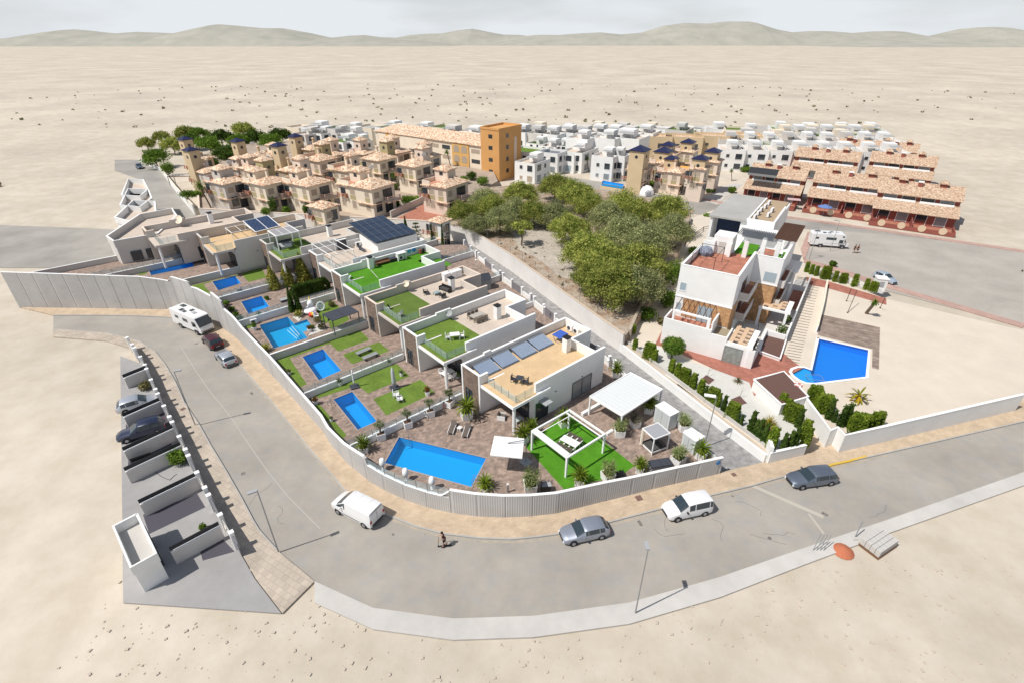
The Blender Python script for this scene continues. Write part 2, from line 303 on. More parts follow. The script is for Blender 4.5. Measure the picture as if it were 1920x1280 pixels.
    def quad(s, a, b, c, d): return s.add([a, b, c, d], [(0, 1, 2, 3)])
    def leaves(s, rnd, c, r, n, size, shell=.55, flat=0.0):
        for _ in range(n):
            d = Vector((rnd.gauss(0, 1), rnd.gauss(0, 1), rnd.gauss(0, 1))).normalized()
            k = (shell + (1 - shell) * rnd.random()) * (0.88 + .2 * rnd.random())
            p = Vector((c[0] + d.x * r[0] * k, c[1] + d.y * r[1] * k, c[2] + d.z * r[2] * k))
            nrm = (d + Vector((rnd.gauss(0, .7), rnd.gauss(0, .7), rnd.gauss(0, .7)))).normalized()
            a = nrm.orthogonal().normalized(); q = rnd.random() * 6.28; b = nrm.cross(a)
            u = (a * math.cos(q) + b * math.sin(q)) * size * (.6 + .8 * rnd.random()); w_ = nrm.cross(u) * (.35 + .4 * rnd.random())
            s.v += [tuple(p - u - w_ * .3), tuple(p - w_), tuple(p + u), tuple(p + w_)]; o = len(s.v) - 4; s.f.append((o, o + 1, o + 2, o + 3))
        return s
    def blade(s, p0, dirv, length, width, droop, up=Vector((0, 0, 1)), seg=4, fold=0.0):
        # a drooping frond / leaf as a tapering ribbon
        p = Vector(p0); d = Vector(dirv).normalized(); side = d.cross(up)
        if side.length < 1e-3: side = Vector((1, 0, 0))
        side.normalize(); vs = []
        for i in range(seg + 1):
            t = i / seg; wd = width * (.35 + 1.3 * t) * (1 - t) ** .6 if i < seg else 0.01
            vs += [p - side * wd, p + side * wd]
            d = (d + Vector((0, 0, -droop / seg))).normalized(); p = p + d * (length / seg)
        o = len(s.v); s.v += [tuple(v) for v in vs]
        for i in range(seg): s.f.append((o + 2 * i, o + 2 * i + 1, o + 2 * i + 3, o + 2 * i + 2))
        return s
    def mesh(s, name, material, smooth=False):
        me = bpy.data.meshes.new(name); me.from_pydata(s.v, [], s.f)
        if material: me.materials.append(material)
        if smooth: me.polygons.foreach_set('use_smooth', [True] * len(me.polygons))
        me.update(); return me
    def build(s, name, material, parent=None, world=False, smooth=False):
        if world and parent is not None:
            mi = root_matrix(parent).inverted(); s.v = [tuple(mi @ Vector(v)) for v in s.v]
        o = bpy.data.objects.new(name, s.mesh(name, material, smooth)); C.objects.link(o)
        if parent is not None: o.parent = parent
        return o
def root_matrix(o):
    m = Matrix.Translation(o.location) @ o.rotation_euler.to_matrix().to_4x4()
    return root_matrix(o.parent) @ m if o.parent else m
def tag(o, label=None, cat=None, group=None, kind=None):
    if label: o['label'] = label
    if cat: o['category'] = cat
    if group: o['group'] = group
    if kind: o['kind'] = kind
    return o
def thing(name, label, cat, loc=(0, 0, 0), rot=0.0, group=None):
    o = bpy.data.objects.new(name, None); C.objects.link(o); o.location = loc; o.rotation_euler = (0, 0, rot)
    o.empty_display_size = .3
    return tag(o, label, cat, group)
def struct(name, mb, m): return tag(mb.build(name, m), kind='structure')
def solid(name, mb, m, label, cat, group=None, loc=None, smooth=False):
    # one-mesh thing, origin moved to its base
    xs = [v[0] for v in mb.v]; ys = [v[1] for v in mb.v]; zs = [v[2] for v in mb.v]
    o0 = Vector(loc) if loc is not None else Vector(((min(xs) + max(xs)) / 2, (min(ys) + max(ys)) / 2, min(zs)))
    mb.v = [tuple(Vector(v) - o0) for v in mb.v]; o = mb.build(name, m, smooth=smooth); o.location = o0
    return tag(o, label, cat, group)
def copy_tree(o, parent=None):
    c = o.copy(); C.objects.link(c); c.parent = parent
    for ch in o.children: copy_tree(ch, c)
    return c
def again(src, label, loc, rot=0.0, scale=None, group=None):
    c = copy_tree(src); c.location = loc; c.rotation_euler = (0, 0, rot); c['label'] = label
    if scale: c.scale = (scale,) * 3 if not isinstance(scale, (tuple, list)) else scale
    if group: c['group'] = group
    return c
def ang(a, b): return math.atan2(b[1] - a[1], b[0] - a[0])
def isect(p, d, pts):
    # line p + t d with a polyline -> (point, segment index)
    for i in range(len(pts) - 1):
        a, b = pts[i], pts[i + 1]; e = (b[0] - a[0], b[1] - a[1]); den = d[0] * e[1] - d[1] * e[0]
        if abs(den) < 1e-9: continue
        k = ((a[0] - p[0]) * d[1] - (a[1] - p[1]) * d[0]) / -den if False else ((p[0] - a[0]) * d[1] - (p[1] - a[1]) * d[0]) / (e[0] * d[1] - e[1] * d[0])
        if -1e-6 <= k <= 1 + 1e-6: return (Vector((a[0] + e[0] * k, a[1] + e[1] * k)), i)
    raise ValueError('no intersection')
# ================================================================ ground, roads, pavements
g = MB(); g.sheet([(-2500, -300), (2500, -300), (2500, 4500), (-2500, 4500)], -0.06); struct('ground', g, M_earth)
KERB = ats([(100, 592), (200, 592), (260, 593), (322, 596), (350, 603), (385, 622), (424, 654), (460.5, 696), (506, 749), (573.6, 833), (610, 876), (644.6, 917), (680, 945), (726.7, 966), (781.4, 987),
            (832.4, 1000.8), (901.7, 1009), (960, 1010.8), (1010, 1006), (1047.5, 1000.8), (1135, 980.8), (1237, 954.3), (1324.6, 930.6), (1406.6, 911.5), (1470.4, 893), (1547, 875), (1660, 849.5), (1920, 790)])
KLEFT = ats([(519, 1031), (486, 994), (475, 976), (453, 934), (424, 883), (395, 835), (373, 795), (345.7, 754.5), (329, 716), (309, 682), (291, 660), (260, 640), (200, 625), (100, 618)])
KLOW = ats([(1920, 885), (1660, 976), (1492, 1033), (1350, 1082), (1180, 1130), (1000, 1155), (850, 1160), (700, 1140), (590, 1090)])
r = MB(); r.sheet([(p.x, p.y) for p in KERB + KLOW + KLEFT], 0.0); struct('road', r, M_road)
W0 = [(-65.6, 74.88), (-60.25, 74.62), (-54.25, 74.51), (-52.67, 74.13), (-47.81, 71.75), (-43.65, 68.48), (-39.45, 64.71), (-30.06, 54.72), (-20.78, 44.51), (-19.42, 42.5), (-16.87, 39.7), (-13.91, 37.12), (-12.07, 35.91), (-9.89, 34.75), (-7.74, 33.92), (-5.45, 33.29), (-3.19, 32.9), (-0.8, 32.78), (1.61, 32.9), (4.0, 33.24), (6.38, 33.98), (8.71, 34.69), (11.11, 35.41), (13.56, 36.23), (20.86, 38.3)]
WEXT = [(-80, 75.3)] + W0
pv = MB()
pin = [(p.x, p.y) for p in ats([(1431, 867), (1441, 866), (1506, 851), (1512, 775), (1556, 823), (1572, 815), (1585, 831), (1660, 814), (1920, 750)])]
pv.prism([(p.x, p.y) for p in KERB] + pin[::-1] + [tuple(p) for p in WEXT[::-1]], -0.03, 0.12, bottom=False)
struct('pavement', pv, M_pave)
kb = MB(); kb.wall([(p.x, p.y) for p in KERB], .14, -.02, .135); struct('kerb', kb, M_concgrey)
FLEFT = ats([(530, 1150), (480, 1085), (451, 1033), (413, 972), (369, 887), (344, 834), (322, 791), (298, 743.6), (283.7, 709), (269, 683), (248, 655), (200, 640), (100, 632)])
p2 = MB(); p2.prism([(p.x, p.y) for p in ats([(590, 1090)])] + [(p.x, p.y) for p in KLEFT] + [(p.x, p.y) for p in FLEFT[::-1]], -0.03, 0.12, bottom=False); struct('pavement', p2, M_pave2)
kb = MB(); kb.wall([(p.x, p.y) for p in KLEFT], .12, -.02, .135); struct('kerb', kb, M_concgrey)
p3 = MB(); lowb = ats([(590, 1130), (700, 1180), (850, 1200), (1000, 1195), (1180, 1170), (1350, 1120), (1500, 1062), (1660, 1002), (1920, 910)])
p3.prism([(p.x, p.y) for p in KLOW] + [(p.x, p.y) for p in lowb], -.03, .12, bottom=False); struct('pavement', p3, M_concrete)
y = MB(); y.wall([(p.x, p.y) for p in ats([(1545, 876.5), (1560, 871.5), (1590, 865), (1624, 856)])], .22, .0, .145, side=.0); struct('yellow_kerb_paint', y, mat('yellow_kerb_paint', (.62, .40, .03), .7, var=.4, scale=9, col2=(.5, .38, .2)))
# asphalt trench patches and seams, as laid strips
pt = MB(); pt.wall([(p.x, p.y) for p in ats([(1412, 910), (1450, 927), (1500, 949), (1544, 968)])], .42, .001, .005); struct('trench_patch', pt, mat('trench_patch_concrete', (.47, .43, .37), .95, var=.4, scale=5, col2=(.4, .37, .32)))
pt = MB(); pt.wall([(p.x, p.y) for p in ats([(340, 651), (365, 691), (392, 731), (430, 777), (465, 830), (500, 880), (540, 930), (600, 990)])], .09, .001, .005); struct('road_seam', pt, mat('road_seam_tar', (.42, .40, .36), .95))
pt = MB(); pt.wall([(p.x, p.y) for p in ats([(1516, 962), (1530, 980), (1545, 1000)])], .2, .001, .005); struct('trench_patch', pt, MATS['trench_patch_concrete'])
def slab(name, px, z0, z1, m, zpx=None):
    s_ = MB(); s_.prism([(p.x, p.y) for p in ats(px, z1 if zpx is None else zpx)], z0, z1, bottom=False); return struct(name, s_, m)
def flat(name, px, z, m):
    s_ = MB(); s_.sheet([(p.x, p.y) for p in ats(px, z)], z); return struct(name, s_, m)
# ---------------------------------------------------------------- lane behind the villas
LANE_L = [(p.x, p.y) for p in ats([(871, 463.7), (923.6, 507.5), (943.6, 522), (993, 556.7), (1036.6, 591), (1137, 663)], 2.6)] + [(20.86, 38.3)]
LANE_R = [(p.x, p.y) for p in ats([(838, 452), (888, 456), (960, 510), (1060, 585), (1135, 640), (1153, 652), (1310, 774.6), (1388, 834.7), (1431, 867)])]
l = MB(); l.sheet(LANE_L[::-1] + [(-30, 104)] + LANE_R, 0.004); struct('lane', l, M_lane)
b = MB(); b.sheet([(-120, 92), (-66, 92), (-30, 97), (-14.3, 91), (-13, 94), (-13.0, 104), (-40, 108), (-75, 113), (-120, 118)], 0.002); struct('back_street', b, M_earthroad)
flat('side_street', [(215, 300), (262, 300), (303, 322), (368, 404), (420, 425), (300, 425), (270, 340), (215, 320)], 0.006, M_earthroad)
# ---------------------------------------------------------------- villa plots, stepping up to the left
LV = [1.2, 1.6, 2.0, 2.5, 3.1, 3.8, 4.4, 4.9, 5.4]
AV = [(-5.76, 48.95), (-13.77, 56.75), (-20.42, 64.7), (-27.45, 72.95), (-33.1, 79.75), (-42.2, 82.95), (-53.35, 84.35), (-63.4, 86.2)]
DV = [((-5.75, 49.35), 40.3), ((-13.92, 57.54), 41.3), ((-20.65, 65.17), 41.3), ((-27.6, 73.65), 41.4), ((-33.2, 79.6), 41), ((-42.26, 83.45), 40), ((-53.74, 85.4), 40), ((-63.5, 86.5), 40)]
U = Vector((math.cos(R(41.5)), math.sin(R(41.5)))); V = Vector((math.sin(R(41.5)), -math.cos(R(41.5))))
def plot_pt(k, u, v): # metres from the villa's front far corner
    a = Vector(AV[k - 1]); p = a + U * u + V * v; return (p.x, p.y)
def sub_poly(poly, a, b):
    pass
WL = [Vector(p) for p in WEXT]
LL = [Vector(p) for p in ([(-62, 104), (-40, 101), (-25, 99), (-16, 96)] + [tuple(q) for q in LANE_L])]
def dline(k): p, a = DV[k - 1]; return p, (math.cos(R(a)), math.sin(R(a)))
def w_hit(k):
    p, d = dline(k); return isect(p, d, [tuple(q) for q in WL])
def l_hit(k):
    p, d = dline(k); return isect(p, d, [tuple(q) for q in LL])
PLOT = {}
for k in range(1, 9):
    wf, wi = w_hit(k); lf, li = l_hit(k)
    if k == 1: wn_, wj = WL[-1], len(WL) - 2; ln_, lj = LL[-1], len(LL) - 2
    else: (wn_, wj), (ln_, lj) = w_hit(k - 1), l_hit(k - 1)
    poly = [tuple(wf)] + [tuple(WL[i]) for i in range(wi + 1, wj + 1)] + [tuple(wn_)] + ([] if k == 1 else [tuple(ln_)])
    poly += [tuple(LL[i]) for i in range(lj, li, -1)] + [tuple(lf)]
    PLOT[k] = poly
POOLS = {1: [(720, 868), (748, 818), (913, 858), (884, 913)], 2: [(624, 748), (661, 733), (708, 789), (670.5, 806)],
         3: [(566, 668.5), (606, 653.5), (641, 694), (597.5, 713)], 4: [(485, 610), (539.5, 594), (552, 606.5), (576, 598.5), (588, 615), (569.5, 623), (578, 634), (513, 653.5)],
         5: [(451.3, 566), (490.8, 555), (505.5, 575), (466, 590)], 6: [(397, 528.5), (441.5, 518), (453, 531.5), (409, 545.5)],
         7: [(279, 509), (361, 492), (364.5, 500.5), (283, 517)]}
POOLW = {k: [(p.x, p.y) for p in ats(v, LV[k - 1])] for k, v in POOLS.items()}
for k in range(1, 9):
    s_ = MB(); z = LV[k - 1]; s_.sheet(PLOT[k], z, [POOLW[k]] if k in POOLW else []); s_.ring_walls(PLOT[k], -.05, z)
    struct('patio_paving', s_, M_patio)
def lawn(k, px, m=None, dz=.012):
    s_ = MB(); z = LV[k - 1] + dz; s_.sheet([(p.x, p.y) for p in ats(px, z)], z); return struct('lawn', s_, m or M_turf)
lawn(1, [(985, 836), (1061, 771), (1190, 872), (1160, 894), (1110, 902), (1058, 917)], M_turf2)
lawn(2, [(578, 744), (599, 757), (650, 815), (641, 822)])
lawn(2, [(582, 739.5), (680, 703), (744, 681.5), (768, 704), (690, 737), (672, 722.5), (658, 726), (598, 745)])
lawn(2, [(700, 747), (788, 711), (815, 735), (724, 778)])
lawn(3, [(512, 668), (638, 623), (671, 616), (693, 637), (634, 658), (618, 643.5), (543, 671), (575, 719), (563, 725)])
lawn(3, [(642.5, 664), (711, 641), (730, 657.5), (660, 682)])
lawn(4, [(580, 590), (619, 562), (641, 580), (611, 607)]); lawn(4, [(458, 611), (476, 605.5), (481, 611), (464, 616)]); lawn(4, [(612, 590), (650, 590), (655, 600), (620, 618)])
lawn(6, [(358, 536), (455, 513), (490, 500.5), (499, 520.5), (466, 529), (453, 514.5), (380, 533), (397, 553)])
lawn(7, [(261, 509), (275, 506), (275, 513), (261, 517)]); lawn(8, [(262, 480), (272, 475), (276, 486), (262, 491)])
for k, nr in ((3, 1), (4, 1)):
    pass
# rear strips of grass seen behind the villas
for k, px in ((2, [(906, 549), (940, 539), (944, 546), (908, 559)]), (3, [(866, 498), (884, 492), (890, 504), (868, 510)]), (4, [(824, 499), (832, 496), (838, 505), (826, 509)])):
    lawn(k, px)
# ---------------------------------------------------------------- swimming pools
def pool(k, poly, z, label, depth=1.5, mw=None, deep=None, group='villa swimming pools'):
    cx = sum(p[0] for p in poly) / len(poly); cy = sum(p[1] for p in poly) / len(poly)
    t = thing('swimming_pool', label, 'pool', (cx, cy, z), 0, group)
    b_ = MB(); b_.sheet(poly, z - depth); b_.ring_walls(poly[::-1], z - depth, z); b_.build('basin', mw or M_poolblue, t, world=True)
    w_ = MB(); w_.sheet(poly, z - .1); w_.build('water', M_water, t, world=True)
    c_ = MB(); c_.wall(list(poly) + [poly[0]], .16, z - .02, z + .03, side=0); c_.build('coping', M_stone if False else mat('pool_coping', (.36, .30, .26), .8), t, world=True)
    return t
PT = {}
for k, lab in {1: 'large skewed blue pool on the brown patio nearest the street corner', 2: 'blue pool beside two green lawn strips and a closed grey parasol', 3: 'small blue rectangular pool framed by lawn with two grey picnic benches nearby',
               4: 'largest turquoise pool with a shallow side bay, beside the inflatable unicorn', 5: 'small blue pool next to the grey garden cabinet and row of shrubs', 6: 'small blue pool with glass screen and bright lawn behind',
               7: 'long narrow blue pool at the left edge of the photo'}.items():
    PT[k] = pool(k, POOLW[k], LV[k - 1], lab, depth=1.1 if k == 1 else 1.5, mw=M_poolcyan if k == 4 else mat('cyan_blue_mosaic', (.005, .37, .74), .5, var=.15, scale=10, col2=(.01, .33, .68)) if k == 1 else M_poolblue)
s_ = MB(); bay = [(p.x, p.y) for p in ats([(551, 607), (575.5, 599), (587.5, 615), (569.5, 623)], LV[3])]; s_.prism(bay, LV[3] - 1.45, LV[3] - .35); s_.build('shallow_bay', mat('pale_turquoise_mosaic', (.06, .42, .66), .5), PT[4], world=True)
for i in range(3):
    s_ = MB(); a_, b_ = at(547.5 - i * 5, 611 + i * 1.5, LV[3] - .6), at(562 - i * 3, 628 + i * 1, LV[3] - .6); s_.wall([(a_.x, a_.y), (b_.x, b_.y)], .07, LV[3] - .75 - i * .2, LV[3] - .6 - i * .2); s_.build('step_edge', M_white, PT[4], world=True)
def pool_ladder(t, k, x, y, dx, dy):
    p = at(x, y, LV[k - 1]); z = p.z; d = Vector((dx, dy, 0)).normalized(); n = Vector((-d.y, d.x, 0)) * .25
    lad = MB()
    for s in (-1, 1):
        q = p + n * s; lad.tube([q - d * .4, q - d * .35 + Vector((0, 0, .75)), q + Vector((0, 0, .85)), q + d * .2 + Vector((0, 0, .6)), q + d * .2 + Vector((0, 0, -1))], .025, 6)
    for i in range(3): lad.tube([p - n + d * .2 + Vector((0, 0, -.2 - .25 * i)), p + n + d * .2 + Vector((0, 0, -.2 - .25 * i))], .025, 5)
    lad.build('ladder', M_greymetal, t, world=True)
pool_ladder(PT[1], 1, 762, 824, .3, -1); pool_ladder(PT[1], 1, 890, 905, -1, .2); pool_ladder(PT[2], 2, 623, 760, 1, -.5)
# ---------------------------------------------------------------- perimeter wall of ribbed precast panels
WH = [((-80, 75.3), 6.2), ((-58.1, 74.54), 5.75), ((-53.0, 74.19), 5.0), ((-52.87, 74.19), 5.9), ((-49.13, 72.4), 5.8), ((-49.05, 72.38), 5.0), ((-44.0, 68.78), 5.05), ((-43.92, 68.7), 5.8), ((-41.43, 66.49), 5.45), ((-41.35, 66.42), 4.25), ((-38.54, 63.75), 3.9),
      ((-37.3, 62.41), 3.55), ((-33.97, 58.88), 3.4), ((-30.21, 54.88), 3.3), ((-24.64, 48.77), 2.75), ((-20.04, 43.42), 2.35), ((-16.74, 39.59), 2.7), ((-14.0, 37.21), 3.15), ((-13.93, 37.15), 2.3), ((-5.67, 33.37), 2.0), ((-5.61, 33.35), 2.95), ((-3.19, 32.9), 2.9), ((-.8, 32.78), 2.8), ((4, 33.24), 2.65), ((8.71, 34.69), 2.5), ((13.56, 36.23), 2.2), ((20.86, 38.3), 2.2)]
def arc(pts):
    s_ = [0]
    for a, b in zip(pts[:-1], pts[1:]): s_.append(s_[-1] + math.dist(a, b))
    return s_
WS = arc(WEXT)
def w_at(s):
    for i in range(len(WS) - 1):
        if s <= WS[i + 1] + 1e-6:
            k = (s - WS[i]) / (WS[i + 1] - WS[i]); a, b = Vector(WEXT[i]), Vector(WEXT[i + 1]); return a + (b - a) * k, (b - a).normalized()
    return Vector(WEXT[-1]), (Vector(WEXT[-1]) - Vector(WEXT[-2])).normalized()
def w_s(p):
    best = (9e9, 0)
    for i in range(len(WEXT) - 1):
        a, b = Vector(WEXT[i]), Vector(WEXT[i + 1]); e = b - a; k = max(0, min(1, (Vector(p) - a).dot(e) / e.dot(e))); d = (a + e * k - Vector(p)).length
        if d < best[0]: best = (d, WS[i] + e.length * k)
    return best[1]
HS = sorted([(w_s(p), h) for p, h in WH])
def w_h(s):
    for (a, ha), (b, hb) in zip(HS[:-1], HS[1:]):
        if a <= s <= b: return ha + (hb - ha) * (s - a) / max(b - a, 1e-6)
    return HS[-1][1] if s > HS[-1][0] else HS[0][1]
pw = thing('perimeter_wall', 'long curved grey ribbed concrete wall around the white villas above the pavement', 'wall', (-20, 44, 0))
def wall_run(s0, s1):
    n = int((s1 - s0) / .11); m = MB(); vs = []
    for i in range(n + 1):
        s = s0 + (s1 - s0) * i / n; p, d = w_at(s); nn = Vector((-d.y, d.x)); gap = (s % 2.45) < .12
        off = -.115 - (.022 if i % 2 else 0); off = -.075 if gap else off
        h = w_h(s); q = p + nn * (-off * -1); q = p - nn * (-off); a = p + nn * .1
        vs += [(q.x, q.y, -.02), (q.x, q.y, h), (a.x, a.y, h), (a.x, a.y, -.02)]
    m.v = vs; m.f = [(4 * i + k, 4 * i + 4 + k, 4 * i + 4 + (k + 1) % 4, 4 * i + (k + 1) % 4) for i in range(n) for k in range(3)] + [(0, 1, 2, 3), (4 * n + 3, 4 * n + 2, 4 * n + 1, 4 * n)]
    return m
steps = [HS[0][0]] + [HS[i][0] for i in range(1, len(HS)) if HS[i][0] - HS[i - 1][0] < .2] + [HS[-1][0]]
full = MB(); cap = MB()
for a, b in zip(steps[:-1], steps[1:]):
    m = wall_run(a + .01, b - .01); full.add(m.v, m.f)
    q = []; hh = []
    for i in range(int((b - a) / 1.2) + 2):
        s = min(a + .01 + i * 1.2, b - .01); p, d = w_at(s); q.append(tuple(p)); hh.append(w_h(s))
    cap.wall(q, .27, [h + .002 for h in hh], [h + .055 for h in hh])
full.build('wall_panels', M_corten, pw, world=True); cap.build('coping', M_white2, pw, world=True)
# sign on the end of the wall: a small blue round plaque
# ---------------------------------------------------------------- glass and wall helpers
def glass_run(t, pts, z0, h, post=1.4, m=None):
    gm = MB(); pm = MB()
    for a, b in zip(pts[:-1], pts[1:]):
        a, b = Vector(a), Vector(b); L_ = (b - a).length; n = max(1, round(L_ / post)); d = (b - a).normalized()
        for i in range(n):
            p, q = a + d * (L_ * i / n + .04), a + d * (L_ * (i + 1) / n - .04); gm.wall([(p.x, p.y), (q.x, q.y)], .018, z0 + .04, z0 + h)
        for i in range(n + 1):
            p = a + d * (L_ * i / n); pm = MB(); pm.box((p.x, p.y, z0 + (h + .04) / 2), (.045, .045, h + .04), ang(a, b)); pm.build('glass_post', M_greymetal, t, world=True)
    gm.build('glass_panels', m or M_glass, t, world=True)
# dividing walls between the plots
DIVL = {1: 'white dividing wall with glass screen between the nearest patio and the second pool garden', 2: 'white dividing wall with glass screen above the second garden and below the picnic benches',
        3: 'grey dividing wall along the near side of the largest turquoise pool', 4: 'white dividing wall with glass screen above the largest turquoise pool', 5: 'grey dividing wall with glass screen beside the grey garden cabinet',
        6: 'plain grey dividing wall below the long narrow pool', 7: 'grey dividing wall with glass screen above the long narrow pool', 8: 'short pale dividing wall at the far left photo edge'}
GLR = {1: (.55, 1), 2: (0, 1), 3: (.62, 1), 4: (0, 1), 5: (0, 1), 7: (0, 1)}
for k in range(1, 9):
    (a, _), (b, _) = w_hit(k), l_hit(k); p, d = dline(k)
    zl = LV[k - 1]; zh = LV[min(k, 8)] + .42
    t = thing('dividing_wall', DIVL[k], 'wall', (a.x, a.y, zl), 0, 'dividing walls between the villa gardens')
    a2 = a + Vector(d) * .15; f = Vector(AV[k - 1]) + V * (-.35) if k > 0 else a
    f = Vector(p) + Vector(d) * ((Vector(AV[k - 1]) - Vector(p)).dot(Vector(d)) + .1)
    top = zh if k not in (3, 6) else zh + .1
    m = MB(); m.wall([tuple(a2), tuple(f)], .2, zl - .1, top); m.wall([tuple(f + Vector(d) * 17.4), tuple(b - Vector(d) * .2)], .2, zl - .1, top); m.build('masonry', M_white if k in (1, 2, 4) else (M_greyw if k in (3,) else M_greyw), t, world=True)
    c = MB(); c.wall([tuple(a2), tuple(f)], .25, top + .001, top + .04); c.wall([tuple(f + Vector(d) * 17.4), tuple(b - Vector(d) * .2)], .25, top + .001, top + .04); c.build('coping', M_white2, t, world=True)
    if k in GLR:
        g0, g1 = GLR[k]; L_ = (f - a2).length; q0 = a2 + Vector(d) * (L_ * g0 + .1); q1 = a2 + Vector(d) * (L_ * g1 - .1)
        if k == 1: q0 = a2 + Vector(d) * .1
        glass_run(t, [tuple(q0), tuple(q1)], top + .04, .75)
        glass_run(t, [tuple(f + Vector(d) * 17.6), tuple(b - Vector(d) * .4)], top + .04, .75)
gp = [p_ for p_ in [(-13.9, 37.13), (-12.07, 35.91), (-9.89, 34.75), (-7.74, 33.92), (-5.7, 33.38)]]
for a_, b_ in zip(gp[:-1], gp[1:]): glass_run(pw, [a_, b_], 2.1, .95, 1.25)
for px, w_ in (([(452, 888), (460, 886)], .4), ([(1197, 975), (1203, 985)], .3), ([(1541, 960), (1552, 966)], .35), ([(1440, 1006), (1446, 1010)], .3), ([(365, 645), (372, 643)], .3), ([(470, 735), (474, 739)], .3), ([(735, 1000), (739, 1002)], .2), ([(1372, 928), (1375, 931)], .2)):
    pt = MB(); pt.wall([(p.x, p.y) for p in ats(px)], w_, .001, .005); struct('road_stain', pt, mat('dark_road_stain', (.13, .12, .11), .9, var=.8, scale=3, col2=(.24, .22, .2)))
pt = MB(); pt.wall([(p.x + .05, p.y - .25) for p in KERB[4:-1]], .3, .001, .0045); struct('kerb_dust', pt, mat('kerb_dust', (.42, .36, .28), .95, var=.9, scale=1.5, col2=(.31, .29, .26)))
# rear garden walls and gates along the lane
rw = thing('lane_garden_wall', 'white garden wall with dark gates along the grey lane behind the villas', 'wall', (2, 66, 0))
seg = LANE_L; wm = MB(); gm = MB(); pm = MB()
for k in range(1, 5):
    pass
ls = arc(seg)
def l_at(s):
    for i in range(len(ls) - 1):
        if s <= ls[i + 1]:
            e = (s - ls[i]) / (ls[i + 1] - ls[i]); a, b = Vector(seg[i]), Vector(seg[i + 1]); return a + (b - a) * e
    return Vector(seg[-1])
tot = ls[-1]; s = .0; i = 0; pat = [(3.3, 'g'), (2.6, 'w'), (1.1, 'd'), (2.9, 'w')]
while s < tot * .72:
    ln, kd = pat[i % 4]; a, b = l_at(s), l_at(min(s + ln, tot)); frac = s / tot; z = 2.5 - 1.3 * min(1, frac / .72)
    if kd == 'w': wm.wall([tuple(a), tuple(b)], .2, 0, z + .9); glass = 1
    else: gm.wall([tuple(a), tuple(b)], .06, .05, z + 1.25)
    pm.box((a.x, a.y, (z + 1.5) / 2), (.34, .34, z + 1.5), ang(a, b))
    pm.box((a.x, a.y, z + 1.53), (.42, .42, .06), ang(a, b)); s += ln; i += 1
a, b = l_at(s), l_at(tot - .1); wm.wall([tuple(a)] + [q for q, q_s in zip(seg, ls) if s < q_s < tot - .2] + [tuple(b)], .2, 0, 1.55)
wm.build('masonry', M_white, rw, world=True); gm.build('gate_panels', mat('grey_gate_slats', (.20, .19, .21), .6), rw, world=True); pm.build('pillars', M_white2, rw, world=True)
# ---------------------------------------------------------------- retaining walls along the lane and the back street
rt = thing('retaining_wall', 'tall smooth pale retaining wall between the lane and the pine plot', 'wall', (8, 84, 0))
m = MB(); rp = [(-14.5, 108.5)] + [(p.x, p.y) for p in ats([(883, 458.5), (960, 510), (1060, 585), (1135, 640)])] + [tuple(at(1165, 661))[:2]]
m.wall(rp, .3, -.05, [3.3, 3.25, 3.2, 3.1, 2.95, 2.9], side=.15); m.build('masonry', mat('smooth_pale_concrete', (.72, .69, .66), .85, var2=.08, scale2=.25), rt, world=True)
c = MB(); c.wall(rp, .36, [3.302, 3.252, 3.202, 3.102, 2.952, 2.902], [3.35, 3.3, 3.25, 3.15, 3.0, 2.95], side=.15); c.build('coping', mat('sand_coping', (.56, .45, .35), .85), rt, world=True)
rt2 = thing('retaining_wall', 'long white retaining wall below the terracotta roofed estate', 'wall', (-42, 115, 0))
m = MB(); rq = [(-84.5, 141), (-73.5, 120.6), (-42.2, 115.2), (-18.1, 111), (-14.5, 108.3)]; m.wall(rq, .3, -.05, 3.1); m.build('masonry', MATS['smooth_pale_concrete'], rt2, world=True)
c = MB(); c.wall(rq, .4, 3.102, 3.2); c.build('coping', M_pinkcream, rt2, world=True)
lw = thing('low_lane_wall', 'low white stepped wall with a tan handrail ledge beside the lower lane', 'wall', (25, 50, 0))
lwp = [(p.x, p.y) for p in ats([(1153, 652), (1310, 774.6), (1388, 834.7), (1431, 867)])]
m = MB(); m.wall(lwp, .3, -.02, [1.25, 1.15, 1.1, 1.05], side=.15); m.build('lower_wall', M_white, lw, world=True)
m = MB(); m.wall(lwp, .7, -.02, [1.05, .98, .95, .9], side=.65); m.build('ledge', mat('tan_ledge', (.50, .42, .34), .9, var2=.1), lw, world=True)
m = MB(); m.wall(lwp, .18, .0, [1.5, 1.42, 1.36, 1.3], side=1.1); m.build('upper_wall', M_concrete, lw, world=True)
m = MB(); e = Vector(lwp[-1]); m.box((e.x + .55, e.y + .65, 1.1), (.35, 1.5, 2.2), R(-12)); m.build('end_pillar', M_white, lw, world=True)
# ---------------------------------------------------------------- raised plots: pines, estate, apartment grounds
s_ = MB(); pine_poly = [(-14.3, 108.8)] + [(x + .25, y + .15) for x, y in rp[1:]] + [(p.x, p.y) for p in ats([(1197, 594), (1237, 542), (1275, 470), (1296, 402), (1255, 378), (1135, 356), (1000, 345), (905, 352)], 2.5)] + [(-8, 140)]
